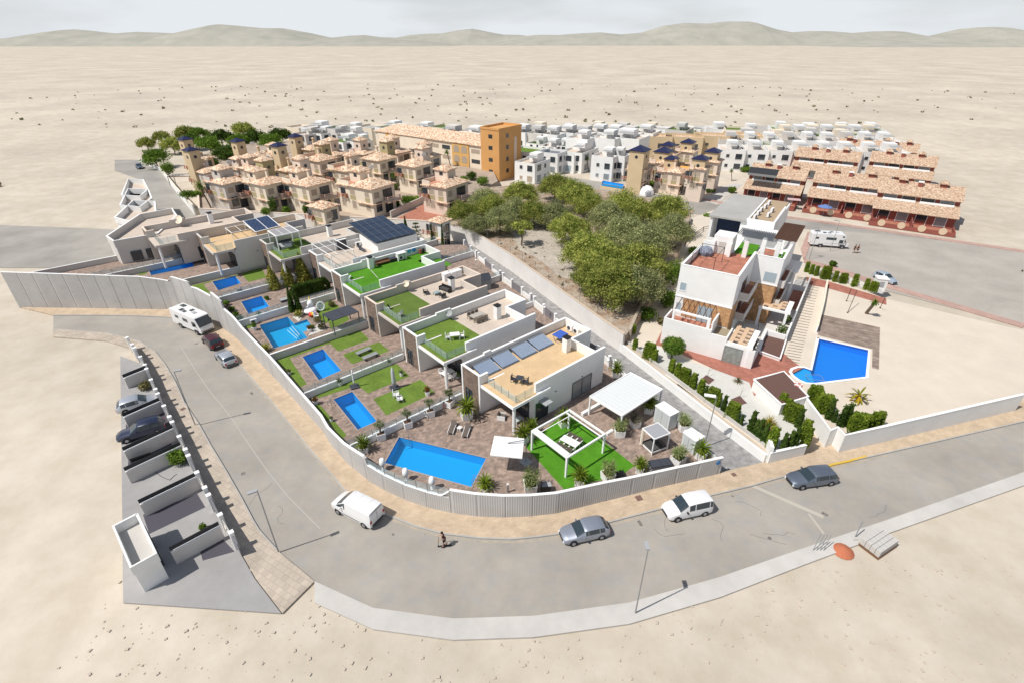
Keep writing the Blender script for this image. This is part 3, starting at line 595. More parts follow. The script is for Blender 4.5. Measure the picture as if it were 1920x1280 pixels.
# bumpy ground: a fine grid clipped to the plot
def inside(p, poly):
    c_ = False; n = len(poly)
    for i in range(n):
        a, b = poly[i], poly[(i + 1) % n]
        if (a[1] > p[1]) != (b[1] > p[1]) and p[0] < (b[0] - a[0]) * (p[1] - a[1]) / (b[1] - a[1]) + a[0]: c_ = not c_
    return c_
s_.prism(pine_poly, -.05, 2.46, bottom=False); struct('pine_plot_ground', s_, M_scrubearth)
rp_ = MB(); rp_.sheet([(p.x, p.y) for p in ats([(955, 425), (1005, 408), (1060, 410), (1090, 440), (1085, 470), (1110, 500), (1095, 530), (1050, 520), (1010, 485), (975, 470)], 2.475)], 2.475)
struct('bare_clearing', rp_, mat('pale_stony_clearing', (.50, .45, .39), .95, var=.8, scale=2.2, col2=(.33, .28, .22), var2=.15, scale2=.3, bump=.4, bscale=4))
s_ = MB(); s_.prism(rq[1:] + [(-8, 140), (-4, 150)] + [(p.x, p.y) for p in ats([(925, 322), (700, 285), (560, 262), (440, 272), (345, 300)], 2.5)] + [(-84, 140)], -.05, 2.5, bottom=False)
struct('estate_ground', s_, mat('tan_estate_paving', (.42, .34, .27), .9, var=.6, scale=.5, col2=(.30, .24, .19), var2=.15, scale2=.1))
AZ = 1.0
s_ = MB(); s_.prism([(p.x, p.y) for p in ats([(1168, 650), (1197, 594), (1237, 542), (1275, 470), (1296, 410), (1345, 392), (1470, 410), (1502, 470), (1508, 495), (1560, 522), (1660, 560), (1920, 620)], AZ)] + [(p.x, p.y) for p in ats([(1920, 735), (1660, 797), (1586, 811), (1570, 797), (1558, 806), (1505, 760)], AZ)] + [(p.x, p.y) for p in ats([(1512, 836), (1443, 850)], AZ)] + [(x + .5, y + .9) for x, y in lwp[::-1]], -.05, AZ, bottom=False)
struct('garden_ground', s_, M_sandg)
flat('gravel_garden', [(1172, 652), (1236, 648), (1250, 660), (1290, 676), (1400, 712), (1440, 745), (1505, 790), (1510, 832), (1445, 846), (1310, 745)], AZ + .01, M_gravel)
flat('red_path', [(1252, 598), (1262, 630), (1300, 640), (1400, 670), (1440, 640), (1505, 690), (1440, 722), (1414, 742), (1405, 716), (1340, 692), (1282, 665), (1262, 655), (1228, 646)], AZ + .02, M_redpave)
flat('red_path', [(1512, 519), (1550, 527), (1662, 560), (1662, 572), (1550, 540), (1514, 534)], AZ + .02, M_redpave)
flat('beige_path', [(1200, 628), (1222, 590), (1246, 588), (1252, 602), (1228, 640), (1205, 645)], AZ + .015, M_sandg)
flat('pale_paving', [(1520, 528), (1545, 532), (1534, 600), (1522, 640), (1500, 690), (1460, 680), (1490, 600)], AZ + .015, M_sandg)
PZ = 1.0
flat('deck', [(1541, 590), (1650, 614), (1648, 692), (1635, 689), (1636, 654), (1533, 628)], PZ + .025, M_wetwood)
# right car park, its road and paths
flat('street', [(1050, 330), (1130, 342), (1180, 357), (1300, 376), (1380, 388), (1468, 407), (1560, 419), (1660, 434), (1920, 472), (1920, 510), (1660, 462), (1530, 432), (1400, 412), (1290, 400), (1150, 372), (1040, 350)], 0.0, M_earthroad)
flat('car_park', [(1520, 430), (1660, 440), (1920, 470), (1920, 612), (1660, 545), (1552, 500), (1504, 488)], 0.004, mat('worn_car_park_concrete', (.40, .37, .33), .95, var=.4, scale=2.5, col2=(.33, .30, .27), var2=.14, scale2=.12, bump=.15))
def strip_px(name, pts, wd, m, z0=-.02, z1=.12, z=0):
    s_ = MB(); s_.wall([(p.x, p.y) for p in ats(pts, z)], wd, z0, z1); return struct(name, s_, m)
strip_px('pink_pavement', [(1468, 407), (1560, 419.5), (1660, 434), (1920, 472)], 1.6, M_pinkpave)
strip_px('pink_pavement', [(1300, 398), (1240, 388), (1150, 370)], 1.4, M_pinkpave); strip_px('pink_pavement', [(1480, 481), (1505, 489), (1552, 501), (1660, 536), (1920, 612)], 1.8, M_pinkpave)
strip_px('pink_pavement', [(1520, 437), (1502, 486)], 1.3, M_pinkpave); strip_px('pink_pavement', [(1300, 371), (1370, 384)], 1.5, M_pinkpave)
flat('side_road', [(1310, 375), (1345, 384), (1392, 346), (1374, 344)], 0.008, M_concrete)
# ================================================================ modern villas (local: x = u to the rear, y = -v towards the viewer)
RF = 3.9
def villa(k, label, wall_m, roof_m, turf=None, turf_u=0, chim=None, canopy_m=None, near_doors=(), raised=None, side_slab=5.5, rear=17.0, notch=True, glass_screen=True, extra=None):
    z = LV[k - 1]; t = thing('villa', label, 'villa', (AV[k - 1][0], AV[k - 1][1], z), R(41.5), 'modern flat roofed villas along the curved wall')
    v = lambda a, b: (-b, -a)
    b = MB()
    def B(u0, u1, v0, v1, z0, z1, mb=b): mb.bx(u0, u1, -v1, -v0, z0, z1)
    nu = 13.6 if notch else rear
    B(0, rear, 0, .25, -.1, 5)
    B(rear - .25, rear, .25, 4.5 if notch else 8.4, -.1, 5)
    if notch:
        B(nu, rear - .25, 4.25, 4.5, -.1, 5); B(nu - .25, nu, 4.25, 8.15, -.1, 5); B(3.65, 15.1, 8.15, 8.4, -.1, 5)
    else: B(3.65, rear - .25, 8.15, 8.4, -.1, 5)
    B(3.4, 3.65, 3.35, 8.4, -.1, 3.55)
    B(0, 3.65, 3.1, 3.35, -.1, 3.86); B(0, 1.25, 3.1, 3.35, 3.86, 5)
    b.build('walls', wall_m, t)
    if raised:
        r_ = MB(); B(raised[0], raised[1], -.02, .27, 5.002, 5.3, r_); r_.build('raised_parapet', wall_m, t)
    s_ = MB(); B(.04, .3, .25, 3.1, 2.35, 4.96, s_); B(.04, .3, 1.9, 3.1, -.1, 2.35, s_); B(.04, .3, .25, .6, -.1, 2.35, s_); s_.build('stone_facade', M_stone, t)
    d_ = MB(); B(.08, .16, .6, 1.9, -.05, 2.35, d_); w_ = d_.build('glass_door', M_window, t); f_ = MB(); B(.03, .2, 1.22, 1.28, 0, 2.34, f_); B(.03, .2, .6, .66, 0, 2.34, f_); B(.03, .2, 1.84, 1.9, 0, 2.34, f_); f_.build('frame', M_darkframe, w_)
    # roof slab and terrace canopy
    c = MB(); B(.1, 3.4, 3.352, 8.75, 3.55, RF - .02, c); B(3.4, side_slab, 8.402, 8.75, 3.55, RF - .02, c); B(3.4, 3.65, 3.352, 8.15, 3.56, RF - .03, c); c.build('terrace_canopy', canopy_m or M_white2 if wall_m is M_white else wall_m, t)
    fl = MB(); B(.3, rear - .25, .25, 3.1, RF - .1, RF, fl)
    B(3.65, (nu - .25) if notch else rear - .25, 3.1, 8.15, RF - .1, RF, fl)
    if notch: B(nu - .25, rear - .25, 3.1, 4.25, RF - .1, RF, fl)
    B(.22, 3.65, 3.36, 8.63, RF - .019, RF, fl); fl.build('roof_floor', roof_m, t)
    if turf:
        g_ = MB(); tu = turf_u
        B(.32, tu, .27, 3.08, RF + .001, RF + .02, g_); B(.34, 3.64, 3.38, 8.5, RF + .001, RF + .021, g_)
        B(3.64, tu, 3.08, 8.13, RF + .001, RF + .021, g_)
        if tu > 13.6: B(13.35, 16.7, 3.08, 4.2, RF + .001, RF + .021, g_)
        g_.build('roof_turf', turf, t)
    # copings
    cp = MB(); h0, h1 = 5.001, 5.04
    def Cc(u0, u1, v0, v1, z0=h0, z1=h1): cp.bx(u0 - .02, u1 + .02, -v1 - .02, -v0 + .02, z0, z1)
    Cc(0, rear, 0, .25); Cc(rear - .25, rear, .31, 4.5 if notch else 8.1)
    if notch: Cc(nu, rear - .31, 4.25, 4.5); Cc(nu - .25, nu - .04, 4.25, 8.09); Cc(3.65, 15.1, 8.15, 8.4)
    else: Cc(3.65, rear - .31, 8.15, 8.4)
    Cc(0, .28, .31, 3.04); Cc(0, 1.25, 3.1, 3.35); cp.build('coping', M_white2 if wall_m is M_white else M_pinkcream if wall_m is M_greige else M_greyw, t)
    # porch column, glazing
    p_ = MB(); p_.cyl((.55, -8.4, -.05), (.55, -8.4, 3.55), .19, n=14); p_.build('column', M_white, t)
    g_ = MB(); B(3.33, 3.4, 3.9, 7.7, 0, 2.4, g_); w_ = g_.build('glazed_door', M_window, t)
    f_ = MB()
    for q in (3.9, 5.15, 6.4, 7.65): B(3.3, 3.36, q, q + .07, 0, 2.4, f_)
    B(3.3, 3.36, 3.9, 7.72, 2.4, 2.47, f_); f_.build('frame', M_darkframe, w_)
    for (a, e, z0, z1, dk) in near_doors:
        g_ = MB(); B(a, e, 8.38, 8.415, z0, z1, g_); w_ = g_.build('window', M_window2 if dk else M_window, t); f_ = MB()
        n = max(1, round((e - a) / 1.5))
        for i in range(n + 1): x = a + (e - a) * i / n; B(x - .05, x + .05, 8.39, 8.44, z0, z1, f_)
        B(a - .05, e + .05, 8.39, 8.44, z1, z1 + .08, f_); B(a - .05, e + .05, 8.39, 8.44, z0 - .06, z0, f_); f_.build('frame', M_darkframe, w_)
    if chim:
        q = MB(); q.box((chim[0], -chim[1], RF + .9), (.75, .75, 1.8)); ch = q.build('chimney', M_white if wall_m is M_white else M_white, t)
        q = MB(); q.box((chim[0], -chim[1], RF + 1.88), (.6, .6, .12)); q.box((chim[0], -chim[1], RF + 1.97), (.85, .85, .06)); q.build('chimney_cap', M_dark, ch)
    if glass_screen:
        gm, pm = MB(), []
        pts = [(.85, -3.7), (.85, -8.35), (3.4, -8.35)]
        for a, e in zip(pts[:-1], pts[1:]):
            a, e = Vector(a), Vector(e); L_ = (e - a).length; n = max(1, round(L_ / 1.25)); d = (e - a) / L_
            for i in range(n): p, q = a + d * (L_ * i / n + .04), a + d * (L_ * (i + 1) / n - .04); gm.wall([(p.x, p.y), (q.x, q.y)], .016, RF + .06, RF + .95)
            pm += [a + d * (L_ * i / n) for i in range(n + 1)]
        gb = gm.build('glass_balustrade', M_glass, t)
        for p in pm[:-1]: q = MB(); q.box((p.x, p.y, RF + .5), (.04, .04, 1)); q.build('post', M_greymetal, gb)
    for q in (2.6, 6.8, 11.2): sp = MB(); sp.box((q, -8.43, 2.6), (.22, .06, .1)); sp.build('wall_lamp', M_dark, t)
    if extra: extra(t)
    return t
VT = {}
def v1x(t):
    a = MB(); a.bx(4.1, 5.2, -9.6, -8.42, 2.5, 2.62); a.build('door_awning', M_greyplastic, t)
VT[1] = villa(1, 'white villa with tan tiled roof and four solar collectors, nearest the street corner', M_white, M_rooftan, chim=(12.3, 4.7), near_doors=[(3.75, 5.6, .02, 2.25, 0), (9.6, 12.9, .02, 2.3, 1)], raised=(3.2, 4.2), side_slab=5.6, extra=v1x)
VT[2] = villa(2, 'white villa whose roof is half green turf half pale tiles with a wicker dining set', M_white, M_roofpale, M_turf, 7.2, (11.8, 4.5), near_doors=[(8, 9.8, .9, 2.1, 0)], raised=(5, 7.3), side_slab=5.0)
VT[3] = villa(3, 'beige villa with olive turf roof terrace and dark lounge chairs', M_greige, M_roofpale, M_turf3, 6.7, (11.75, 4.2), near_doors=[(8, 9.8, .9, 2.1, 0)], raised=(5, 7.3), side_slab=5.0)
VT[4] = villa(4, 'white villa with its whole roof covered in vivid green turf', M_white, M_roofpale, M_turf2, 16.6, (6.1, .95), near_doors=[(8, 9.8, .9, 2.1, 0)], raised=(5, 7.3), side_slab=5.2)
VT[5] = villa(5, 'white villa with a white roof frame, rooftop annex and tilted array of dark solar modules', M_white, M_roofpale, near_doors=[], notch=False, side_slab=3.5)
VT[6] = villa(6, 'pale grey villa with a white rooftop pergola over turf and grey sofa', M_greyw, M_roofpale, M_turf, 6.7, (10.9, 3.2), near_doors=[(5, 7, .6, 2.1, 0)], side_slab=5.5)
VT[7] = villa(7, 'pale grey villa with tan tiled roof and blue solar panels on a white frame', M_greyw, M_rooftan, near_doors=[], side_slab=3.3, notch=True)
VT[8] = villa(8, 'weathered beige villa with plain pale roof at the left, above the long pool', M_greige, M_roofpale, chim=(10.4, 1.9), near_doors=[(6, 8, .3, 2.2, 0)], raised=(4.2, 6.6), side_slab=4.7)
def loc(k, u, v, h=RF):
    p = plot_pt(k, u, v); return Vector((p[0], p[1], LV[k - 1] + h))
A41 = R(41.5)
# roof marker seam on the vivid turf
s_ = MB(); a, b = loc(4, 5.7, 1.6), loc(4, 5.0, 5.2); s_.wall([(a.x, a.y), (b.x, b.y)], .08, a.z + .022, a.z + .05); s_.build('turf_seam', M_concrete, VT[4], world=True)
# villa 5: rooftop annex with solar modules, white portal frame
t = VT[5]; m = MB(); m.bx(8.9, 16.4, -6.9, -.6, RF, RF + 1.9); m.build('roof_annex', M_white, t)
arr = thing('solar_array', 'large tilted array of dark solar modules on the rooftop annex beside the two narrow cypresses', 'solar panels', loc(5, 12.4, 2.7, RF + 1.9), A41)
fr = MB(); fr.add([(-4.1, 4.6, 1.55), (3.9, 4.6, 1.55), (2.4, -4.3, .35), (-3.9, -4.3, .35)], [(3, 2, 1, 0)])
n_ = MB()
for i in range(6):
    for j in range(4):
        if i == 5 and j < 2: continue
        x0 = -4.0 + i * 1.32; y0 = 4.5 - j * 2.2; zf = lambda y: .35 + (y + 4.3) / 8.9 * 1.2
        n_.add([(x0, y0 - 2.12, zf(y0 - 2.12)), (x0 + 1.26, y0 - 2.12, zf(y0 - 2.12)), (x0 + 1.26, y0, zf(y0)), (x0, y0, zf(y0))] + [(x0, y0 - 2.12, zf(y0 - 2.12) - .05), (x0 + 1.26, y0 - 2.12, zf(y0 - 2.12) - .05), (x0 + 1.26, y0, zf(y0) - .05), (x0, y0, zf(y0) - .05)], [(0, 1, 2, 3), (7, 6, 5, 4), (0, 4, 5, 1), (1, 5, 6, 2), (2, 6, 7, 3), (3, 7, 4, 0)])
n_.build('modules', mat('navy_solar_module', (.03, .045, .075), .15, spec=.6), arr)
q = MB()
for i in range(6):
    for j in range(9): zf = lambda y: .35 + (y + 4.3) / 8.9 * 1.2
    x0 = -4.04 + i * 1.32; q.tube([(x0, 4.5, zf(4.5) - .02), (x0, -4.3, zf(-4.3) - .02)], .03, 4)
for x in (-3.8, -.5, 2.3):
    q.tube([(x, 4.2, 0), (x, 4.2, 1.45)], .04, 5); q.tube([(x, -3.9, 0), (x, -3.9, .36)], .04, 5)
q.build('frame', M_greymetal, arr)
def frame_box(name, label, cat, p, rot, w, d, h, bars=(), r=.07, m=None, group=None):
    t = thing(name, label, cat, p, rot, group); m = m or M_white2
    for i, (x, y) in enumerate([(0, 0), (w, 0), (w, -d), (0, -d)]):
        q = MB(); q.box((x, y, h / 2), (2 * r, 2 * r, h)); q.build('post', m, t)
    q = MB(); q.bx(-r, w + r, -r, r, h, h + 2 * r); q.bx(-r, w + r, -d - r, -d + r, h, h + 2 * r); q.bx(-r, r, -d + r, -r, h, h + 2 * r); q.bx(w - r, w + r, -d + r, -r, h, h + 2 * r); q.build('top_frame', m, t)
    for bmin in bars:
        q = MB(); q.box((bmin, -d / 2, h + r * .9), (r * 1.1, d - 2 * r, r * 1.2)); q.build('crossbar', m, t)
    return t
frame_box('roof_pergola', 'slim white frame pergola standing over the roof terrace below the solar modules', 'pergola', loc(5, .5, 1.0), A41, 3.7, 7, 2.3, (1.1, 2.6), r=.045)
pg = frame_box('roof_pergola', 'white rooftop pergola with fabric roof strips above a grey corner sofa', 'pergola', loc(6, 1.4, 1.3), A41, 3.7, 3.6, 2.5, (1.25, 2.5), r=.08)
q = MB()
for i in range(3): q.bx(.15 + i * 1.22, 1.2 + i * 1.22, -3.45, -.15, 2.6, 2.63)
q.build('shade_panels', mat('grey_shade_fabric', (.30, .29, .30), .9), pg)
frame_box('roof_frame', 'low white steel frame around the tan rooftop of the grey villa', 'frame', loc(7, 4.6, .6), A41, 3.2, 3.4, 1.1, (1.6,), r=.05)
m = thing('solar_array', 'blue framed solar panel array on the tan roof at the left', 'solar panels', loc(7, 7.7, .6, RF), A41)
q = MB(); q.add([(0, 0, 1.7), (4.4, .6, 1.7), (4.2, -5.8, 1.35), (-.1, -6.4, 1.35)], [(3, 2, 1, 0)]); q.add([(0, 0, 1.62), (4.4, .6, 1.62), (4.2, -5.8, 1.27), (-.1, -6.4, 1.27)], [(0, 1, 2, 3)]); q.build('modules', M_solar, m)
q = MB()
for x in (0, 4.3):
    for y in (0, -6.2): q.box((x, y, .7), (.09, .09, 1.4))
q.tube([(0, 0, 1.7), (4.4, .6, 1.7), (4.2, -5.8, 1.37), (-.1, -6.4, 1.37), (0, 0, 1.7)], .07, 5); q.tube([(2.2, .3, 1.72), (2.05, -6.1, 1.38)], .05, 4); q.build('frame', M_white2, m)
q = MB(); q.bx(.1, 4.2, -5.9, -5.8, 0, 1.25); q.build('side_panel', M_sand, m)
# villa 1: solar collectors with glass tubes
cl = None
for i, (u, lab) in enumerate([(1.15, 'lowest solar tube collector at the front end of the tan roof'), (3.95, 'second solar tube collector from the front on the tan roof'), (6.95, 'third solar tube collector from the front on the tan roof'), (9.75, 'rearmost solar tube collector nearest the blue board on the tan roof')]):
    p = loc(1, u, .5)
    if cl is None:
        cl = thing('solar_collector', lab, 'solar collector', p, A41, 'solar collectors on the tan roof')
        q = MB()
        for j in range(19): q.tube([(.12 + j * .135, -.1, .64), (.12 + j * .135, -2.0, .16)], .036, 6)
        q.build('glass_tubes', mat('blue_glass_tube', (.34, .42, .54), .2, spec=.6), cl)
        q = MB(); q.add([(0, 0, .55), (2.65, 0, .55), (2.65, -2.1, .06), (0, -2.1, .06)], [(3, 2, 1, 0)]); q.build('reflector', mat('dark_reflector', (.07, .10, .17), .4), cl)
        q = MB(); q.cyl((-.05, 0, .68), (2.7, 0, .68), .09, n=8); q.tube([(0, -2.1, .08), (2.65, -2.1, .08)], .04, 5); q.tube([(0, 0, 0), (0, 0, .6)], .03, 4); q.tube([(2.65, 0, 0), (2.65, 0, .6)], .03, 4); q.build('header_pipe', M_greymetal, cl)
    else: again(cl, lab, p, A41)
# folded blue board (table tennis) and air conditioners
t = thing('folded_table', 'folded blue table tennis table behind the chimney on the tan roof', 'table', loc(1, 13.6, 2.0), A41 + .1)
q = MB(); q.add([(-.8, .3, .85), (.9, .3, .85), (.9, -1.0, .75), (-.8, -1.0, .75), (-.8, .3, .8), (.9, .3, .8), (.9, -1.0, .7), (-.8, -1.0, .7)], [(3, 2, 1, 0), (4, 5, 6, 7), (0, 1, 5, 4), (1, 2, 6, 5), (2, 3, 7, 6), (3, 0, 4, 7)]); q.build('table_top', mat('blue_board', (.06, .13, .48), .5), t)
for x in (-.7, .8):
    q = MB(); q.tube([(x, .2, .8), (x, -.2, 0), (x, -1.0, 0)], .03, 5); q.build('leg', M_dark, t)
def ac_unit(label, p, rot, group='air conditioning units'):
    t = thing('air_conditioner', label, 'air conditioner', p, rot, group)
    q = MB(); q.bx(-.45, .45, -.17, .17, .08, .78); q.build('casing', M_pvc, t)
    q = MB(); q.cyl((-.1, -.172, .43), (-.1, -.2, .43), .26, n=14); q.build('fan_grille', M_anth, t)
    q = MB(); q.bx(-.35, -.25, -.2, .2, 0, .08); q.bx(.25, .35, -.2, .2, 0, .08); q.build('feet', M_dark, t); return t
ac_unit('white air conditioner against the rear parapet of the tan roof, left of the pair', loc(1, 16.3, 1.6), A41 - R(90)); ac_unit('white air conditioner against the rear parapet of the tan roof, right of the pair', loc(1, 16.3, 2.7), A41 - R(90))
ac_unit('white air conditioner inside a hut frame on the vivid green roof', loc(4, 11.6, .95), A41); ac_unit('white air conditioner on the roof below the tilted solar modules', loc(5, 8.3, .9), A41)
t = thing('equipment_shelter', 'small white pitched shelter over the air conditioner on the green roof', 'shelter', loc(4, 11.6, 1.0), A41)
q = MB(); q.bx(-.75, -.65, -.35, .45, 0, 1.2); q.bx(.65, .75, -.35, .45, 0, 1.2); q.build('sides', M_pvc, t); q = MB(); q.bx(-.85, .85, -.45, .55, 1.2, 1.27); q.build('roof', M_pvc, t)
# roof furniture
def dish(label, p, rot, d=1.0, h=1.2, col=None):
    t = thing('satellite_dish', label, 'satellite dish', p, rot, 'satellite dishes'); q = MB(); q.cyl((0, 0, 0), (0, 0, h), .03, n=6); q.build('pole', M_greymetal, t)
    q = MB(); r = d / 2; rings = [(0, 0), (r * .5, .03), (r * .85, .1), (r, .16)]; n = 16; vs = []
    ax = Vector((0, -1, .55)).normalized(); a = Vector((1, 0, 0)); b = ax.cross(a)
    for rr, o in rings:
        for i in range(n): th = 6.283 * i / n; vs.append(Vector((0, -.1, h)) + a * math.cos(th) * rr + b * math.sin(th) * rr + ax * o)
    q.add(vs, [(j * n + i, j * n + (i + 1) % n, (j + 1) * n + (i + 1) % n, (j + 1) * n + i) for j in range(3) for i in range(n)]); q.build('reflector', col or M_greyplastic, t)
    q = MB(); q.tube([Vector((0, -.1, h)) - b * r * .9, Vector((0, -.1, h)) + ax * r], .015, 4); q.build('feed_arm', M_greymetal, t); return t
dish('round grey satellite dish on the raised parapet of the half turf white villa roof', loc(2, 6.9, .5, RF), A41 - R(60), 1.0, 1.0)
dish('pale satellite dish on the parapet of the beige villa roof', loc(3, 6.6, .4, RF), A41 - R(60), 1.0, 1.3, M_cream)
dish('large pale satellite dish on the plain roof at the left', loc(8, 5.8, .5, RF), A41 - R(50), 1.5, 1.3, M_cream)
def chair(name, label, p, rot, m, w=.55, sh=.42, bh=.9, arms=True, cush=None, group=None, slat=False):
    t = thing(name, label, 'chair', p, rot, group)
    q = MB(); q.bx(-w / 2, w / 2, -w / 2, w / 2, sh - .05, sh); q.build('seat', cush or m, t)
    q = MB()
    if slat:
        for i in range(5): q.bx(-w / 2 + i * w / 4.4, -w / 2 + i * w / 4.4 + .05, w / 2 - .05, w / 2, sh, bh)
        q.bx(-w / 2, w / 2, w / 2 - .05, w / 2, bh, bh + .05)
    else: q.bx(-w / 2, w / 2, w / 2 - .06, w / 2, sh, bh)
    q.build('backrest', cush or m, t)
    for x in (-1, 1):
        for y in (-1, 1): q = MB(); q.box((x * (w / 2 - .03), y * (w / 2 - .03), (sh - .05) / 2), (.05, .05, sh - .05)); q.build('leg', m, t)
        if arms: q = MB(); q.bx(x * w / 2 - .03, x * w / 2 + .03, -w / 2, w / 2, sh + .17, sh + .21); q.box((x * w / 2, -w / 2 + .03, sh + .1), (.04, .04, .2)); q.build('armrest', m, t)
    return t
def table(name, label, p, rot, w, d, h, m, top=None, group=None, glass=False):
    t = thing(name, label, 'table', p, rot, group); q = MB(); q.bx(-w / 2, w / 2, -d / 2, d / 2, h - .05, h); q.build('table_top', top or m, t)
    for x in (-1, 1):
        for y in (-1, 1): q = MB(); q.box((x * (w / 2 - .06), y * (d / 2 - .06), (h - .05) / 2), (.06, .06, h - .05)); q.build('leg', m, t)
    return t
def dining(k, u, v, h, n, mt, mc, tw, td, tl, cl_, rot=0, kind='dining_chair', top=None, slat=False, grp='chairs'):
    c = loc(k, u, v, h); ra = A41 + rot; table('dining_table', tl, c, ra, tw, td, .74, mt, top)
    ux, uy = Vector((math.cos(ra), math.sin(ra), 0)), Vector((-math.sin(ra), math.cos(ra), 0)); i = 0; first = None
    for side in (1, -1):
        m_ = n // 2
        for j in range(m_):
            o = c + ux * ((j + .5) / m_ - .5) * tw * .95 + uy * side * (td / 2 + .3); rr = ra if side > 0 else ra + math.pi
            lab = cl_[i % len(cl_)]
            if first is None: first = chair(kind, lab, o, rr, mc, slat=slat, group=grp)
            else: again(first, lab, o, rr)
            i += 1
wick = mat('grey_brown_wicker', (.24, .205, .165), .85)
dining(2, 9.6, 3.0, RF, 6, wick, wick, 2.0, 1.0, 'grey wicker dining table with pale top on the half turf roof', ['wicker chair on the far side of the rooftop table, left end', 'wicker chair on the far side of the rooftop table, middle', 'wicker chair on the far side of the rooftop table, right end', 'wicker chair on the near side of the rooftop table, right end', 'wicker chair on the near side of the rooftop table, middle', 'wicker chair on the near side of the rooftop table, left end'], top=mat('pale_table_top', (.42, .39, .34), .5), grp='wicker dining chairs on the roof', kind='wicker_chair')
dining(2, 4.3, 5.2, RF + .02, 2, M_pvc, M_pvc, .9, 1.2, 'small white slatted table on the turf roof beside the tan roof villa', ['white slatted chair behind the small table on the turf roof', 'white slatted chair in front of the small table on the turf roof'], rot=R(60), kind='slatted_chair', slat=True, grp='white slatted roof chairs')
dining(1, 3.6, 5.9, RF, 2, M_anth, M_anth, .8, .8, 'grey folding table on the tan roof', ['grey folding chair behind the folding table on the tan roof', 'grey folding chair tipped beside the folding table on the tan roof'], rot=R(30), kind='folding_chair', grp='grey folding chairs')
table('coffee_table', 'glass topped dark coffee table between the lounge chairs on the beige villa roof', loc(3, 9.2, 4.1), A41, 1.0, .7, .4, M_dark, mat('pale_table_glass', (.3, .38, .38), .1))
a_ = chair('lounge_chair', 'dark lounge armchair left of the coffee table on the beige villa roof', loc(3, 8.1, 3.0), A41 + R(70), M_dark, .75, .4, .8, cush=M_charcoal, group='dark rooftop lounge chairs'); again(a_, 'dark lounge armchair in front of the coffee table on the beige villa roof', loc(3, 9.2, 5.5), A41 + R(180))
s0 = thing('rooftop_sofa', 'dark three seat sofa beside the chimney on the beige villa roof', 'sofa', loc(3, 10.8, 3.9), A41 - R(80)); q = MB(); q.bx(-.95, .95, -.35, .35, .3, .45); q.build('seat', M_charcoal, s0); q = MB(); q.bx(-.95, .95, .3, .38, .45, .85); q.build('backrest', M_dark, s0)
for x in (-.98, .93): q = MB(); q.bx(x, x + .05, -.35, .38, 0, .62); q.build('armrest', M_dark, s0)
for i, (u, v, lab) in enumerate([(13.2, .75, 'white storage cabinet by the far parapet of the beige villa roof, left'), (14.9, .85, 'wide white storage cabinet by the far parapet of the beige villa roof, right')]):
    t = thing('storage_cabinet', lab, 'cabinet', loc(3, u, v), A41); w_ = .55 if i == 0 else .95; q = MB(); q.bx(-w_, w_, -.4, .4, 0, 1.1); q.build('body', M_pvc, t); q = MB(); q.bx(-w_ - .03, w_ + .03, -.44, .44, 1.1, 1.16); q.build('lid', M_pvc, t); q = MB(); q.bx(-.01, .01, -.42, -.4, .1, 1.0); q.build('door_gap', M_greyplastic, t)
t = thing('planter', 'small white pot with a twiggy plant at the beige villa terrace corner', 'planter', loc(3, 1.6, 3.7, RF + .02)); q = MB(); q.lathe([(.16, 0), (.22, .35)], n=10); q.build('pot', M_pvc, t); q = MB(); rr = random.Random(3); q.leaves(rr, (0, 0, .6), (.3, .3, .3), 80, .08, .2); q.build('foliage', L_dark, t)
chair('garden_chair', 'pale chair behind the glass screen on the beige villa turf terrace', loc(3, 1.7, 6.6, RF + .02), A41 + R(200), M_greyplastic, slat=True)
# vivid roof: bench, crates, towels
t = thing('wooden_bench', 'low brown wooden bench with plants along the far parapet of the vivid green roof', 'bench', loc(4, 8.4, .7, RF + .02), A41)
q = MB(); q.bx(-1.2, 1.2, -.3, .3, .3, .45); q.build('seat', M_wood, t); q = MB(); q.bx(-1.2, 1.2, .25, .32, .45, .75); q.build('backrest', M_wood, t)
for x in (-1.1, 1.0): q = MB(); q.bx(x, x + .1, -.28, .28, 0, .3); q.build('leg', M_wood, t)
t = thing('storage_box', 'black storage box beside the wooden bench on the vivid green roof', 'box', loc(4, 10.2, .7, RF + .02), A41); q = MB(); q.bx(-.55, .55, -.3, .3, 0, .5); q.build('body', M_dark, t); q = MB(); q.bx(-.58, .58, -.33, .33, .5, .56); q.build('lid', M_anth, t)
for i, (u, c_, lab) in enumerate([(13.6, (.10, .42, .62), 'light blue surf board panel hung inside the vivid roof parapet'), (14.5, (.04, .25, .65), 'round bright blue board hung inside the vivid roof parapet')]):
    p = loc(4, u, .29, RF + .35); q = MB(); n = 14; r_ = .38
    pts = [(p + Vector((math.cos(A41), math.sin(A41), 0)) * r_ * math.cos(6.28 * j / n) + Vector((0, 0, .45 + r_ * .9 * math.sin(6.28 * j / n)))) for j in range(n)]; dd = Vector((V.x, V.y, 0)) * .05
    q.add(pts + [x + dd for x in pts], [tuple(range(n)), tuple(range(2 * n - 1, n - 1, -1))] + [(j, (j + 1) % n, n + (j + 1) % n, n + j) for j in range(n)]); solid('hanging_board', q, mat('board_blue_%d' % i if False else ('pale_blue_board' if i == 0 else 'bright_blue_board'), c_, .5), lab, 'board')
for i, u in enumerate((15.4, 16.0)):
    t = thing('gas_bottle' if i else 'barrel', ['dark red barrel in the far rear corner of the vivid green roof', 'black canister in the far rear corner of the vivid green roof'][i], 'barrel', loc(4, u, .8, RF + .02)); q = MB(); q.lathe([(.22, 0), (.25, .1), (.25, .75), (.12, .85)], n=12); q.build('body', [M_red, M_dark][i], t); q = MB(); q.lathe([(.06, .85), (.06, .93)], n=8); q.build('cap', M_dark, t)
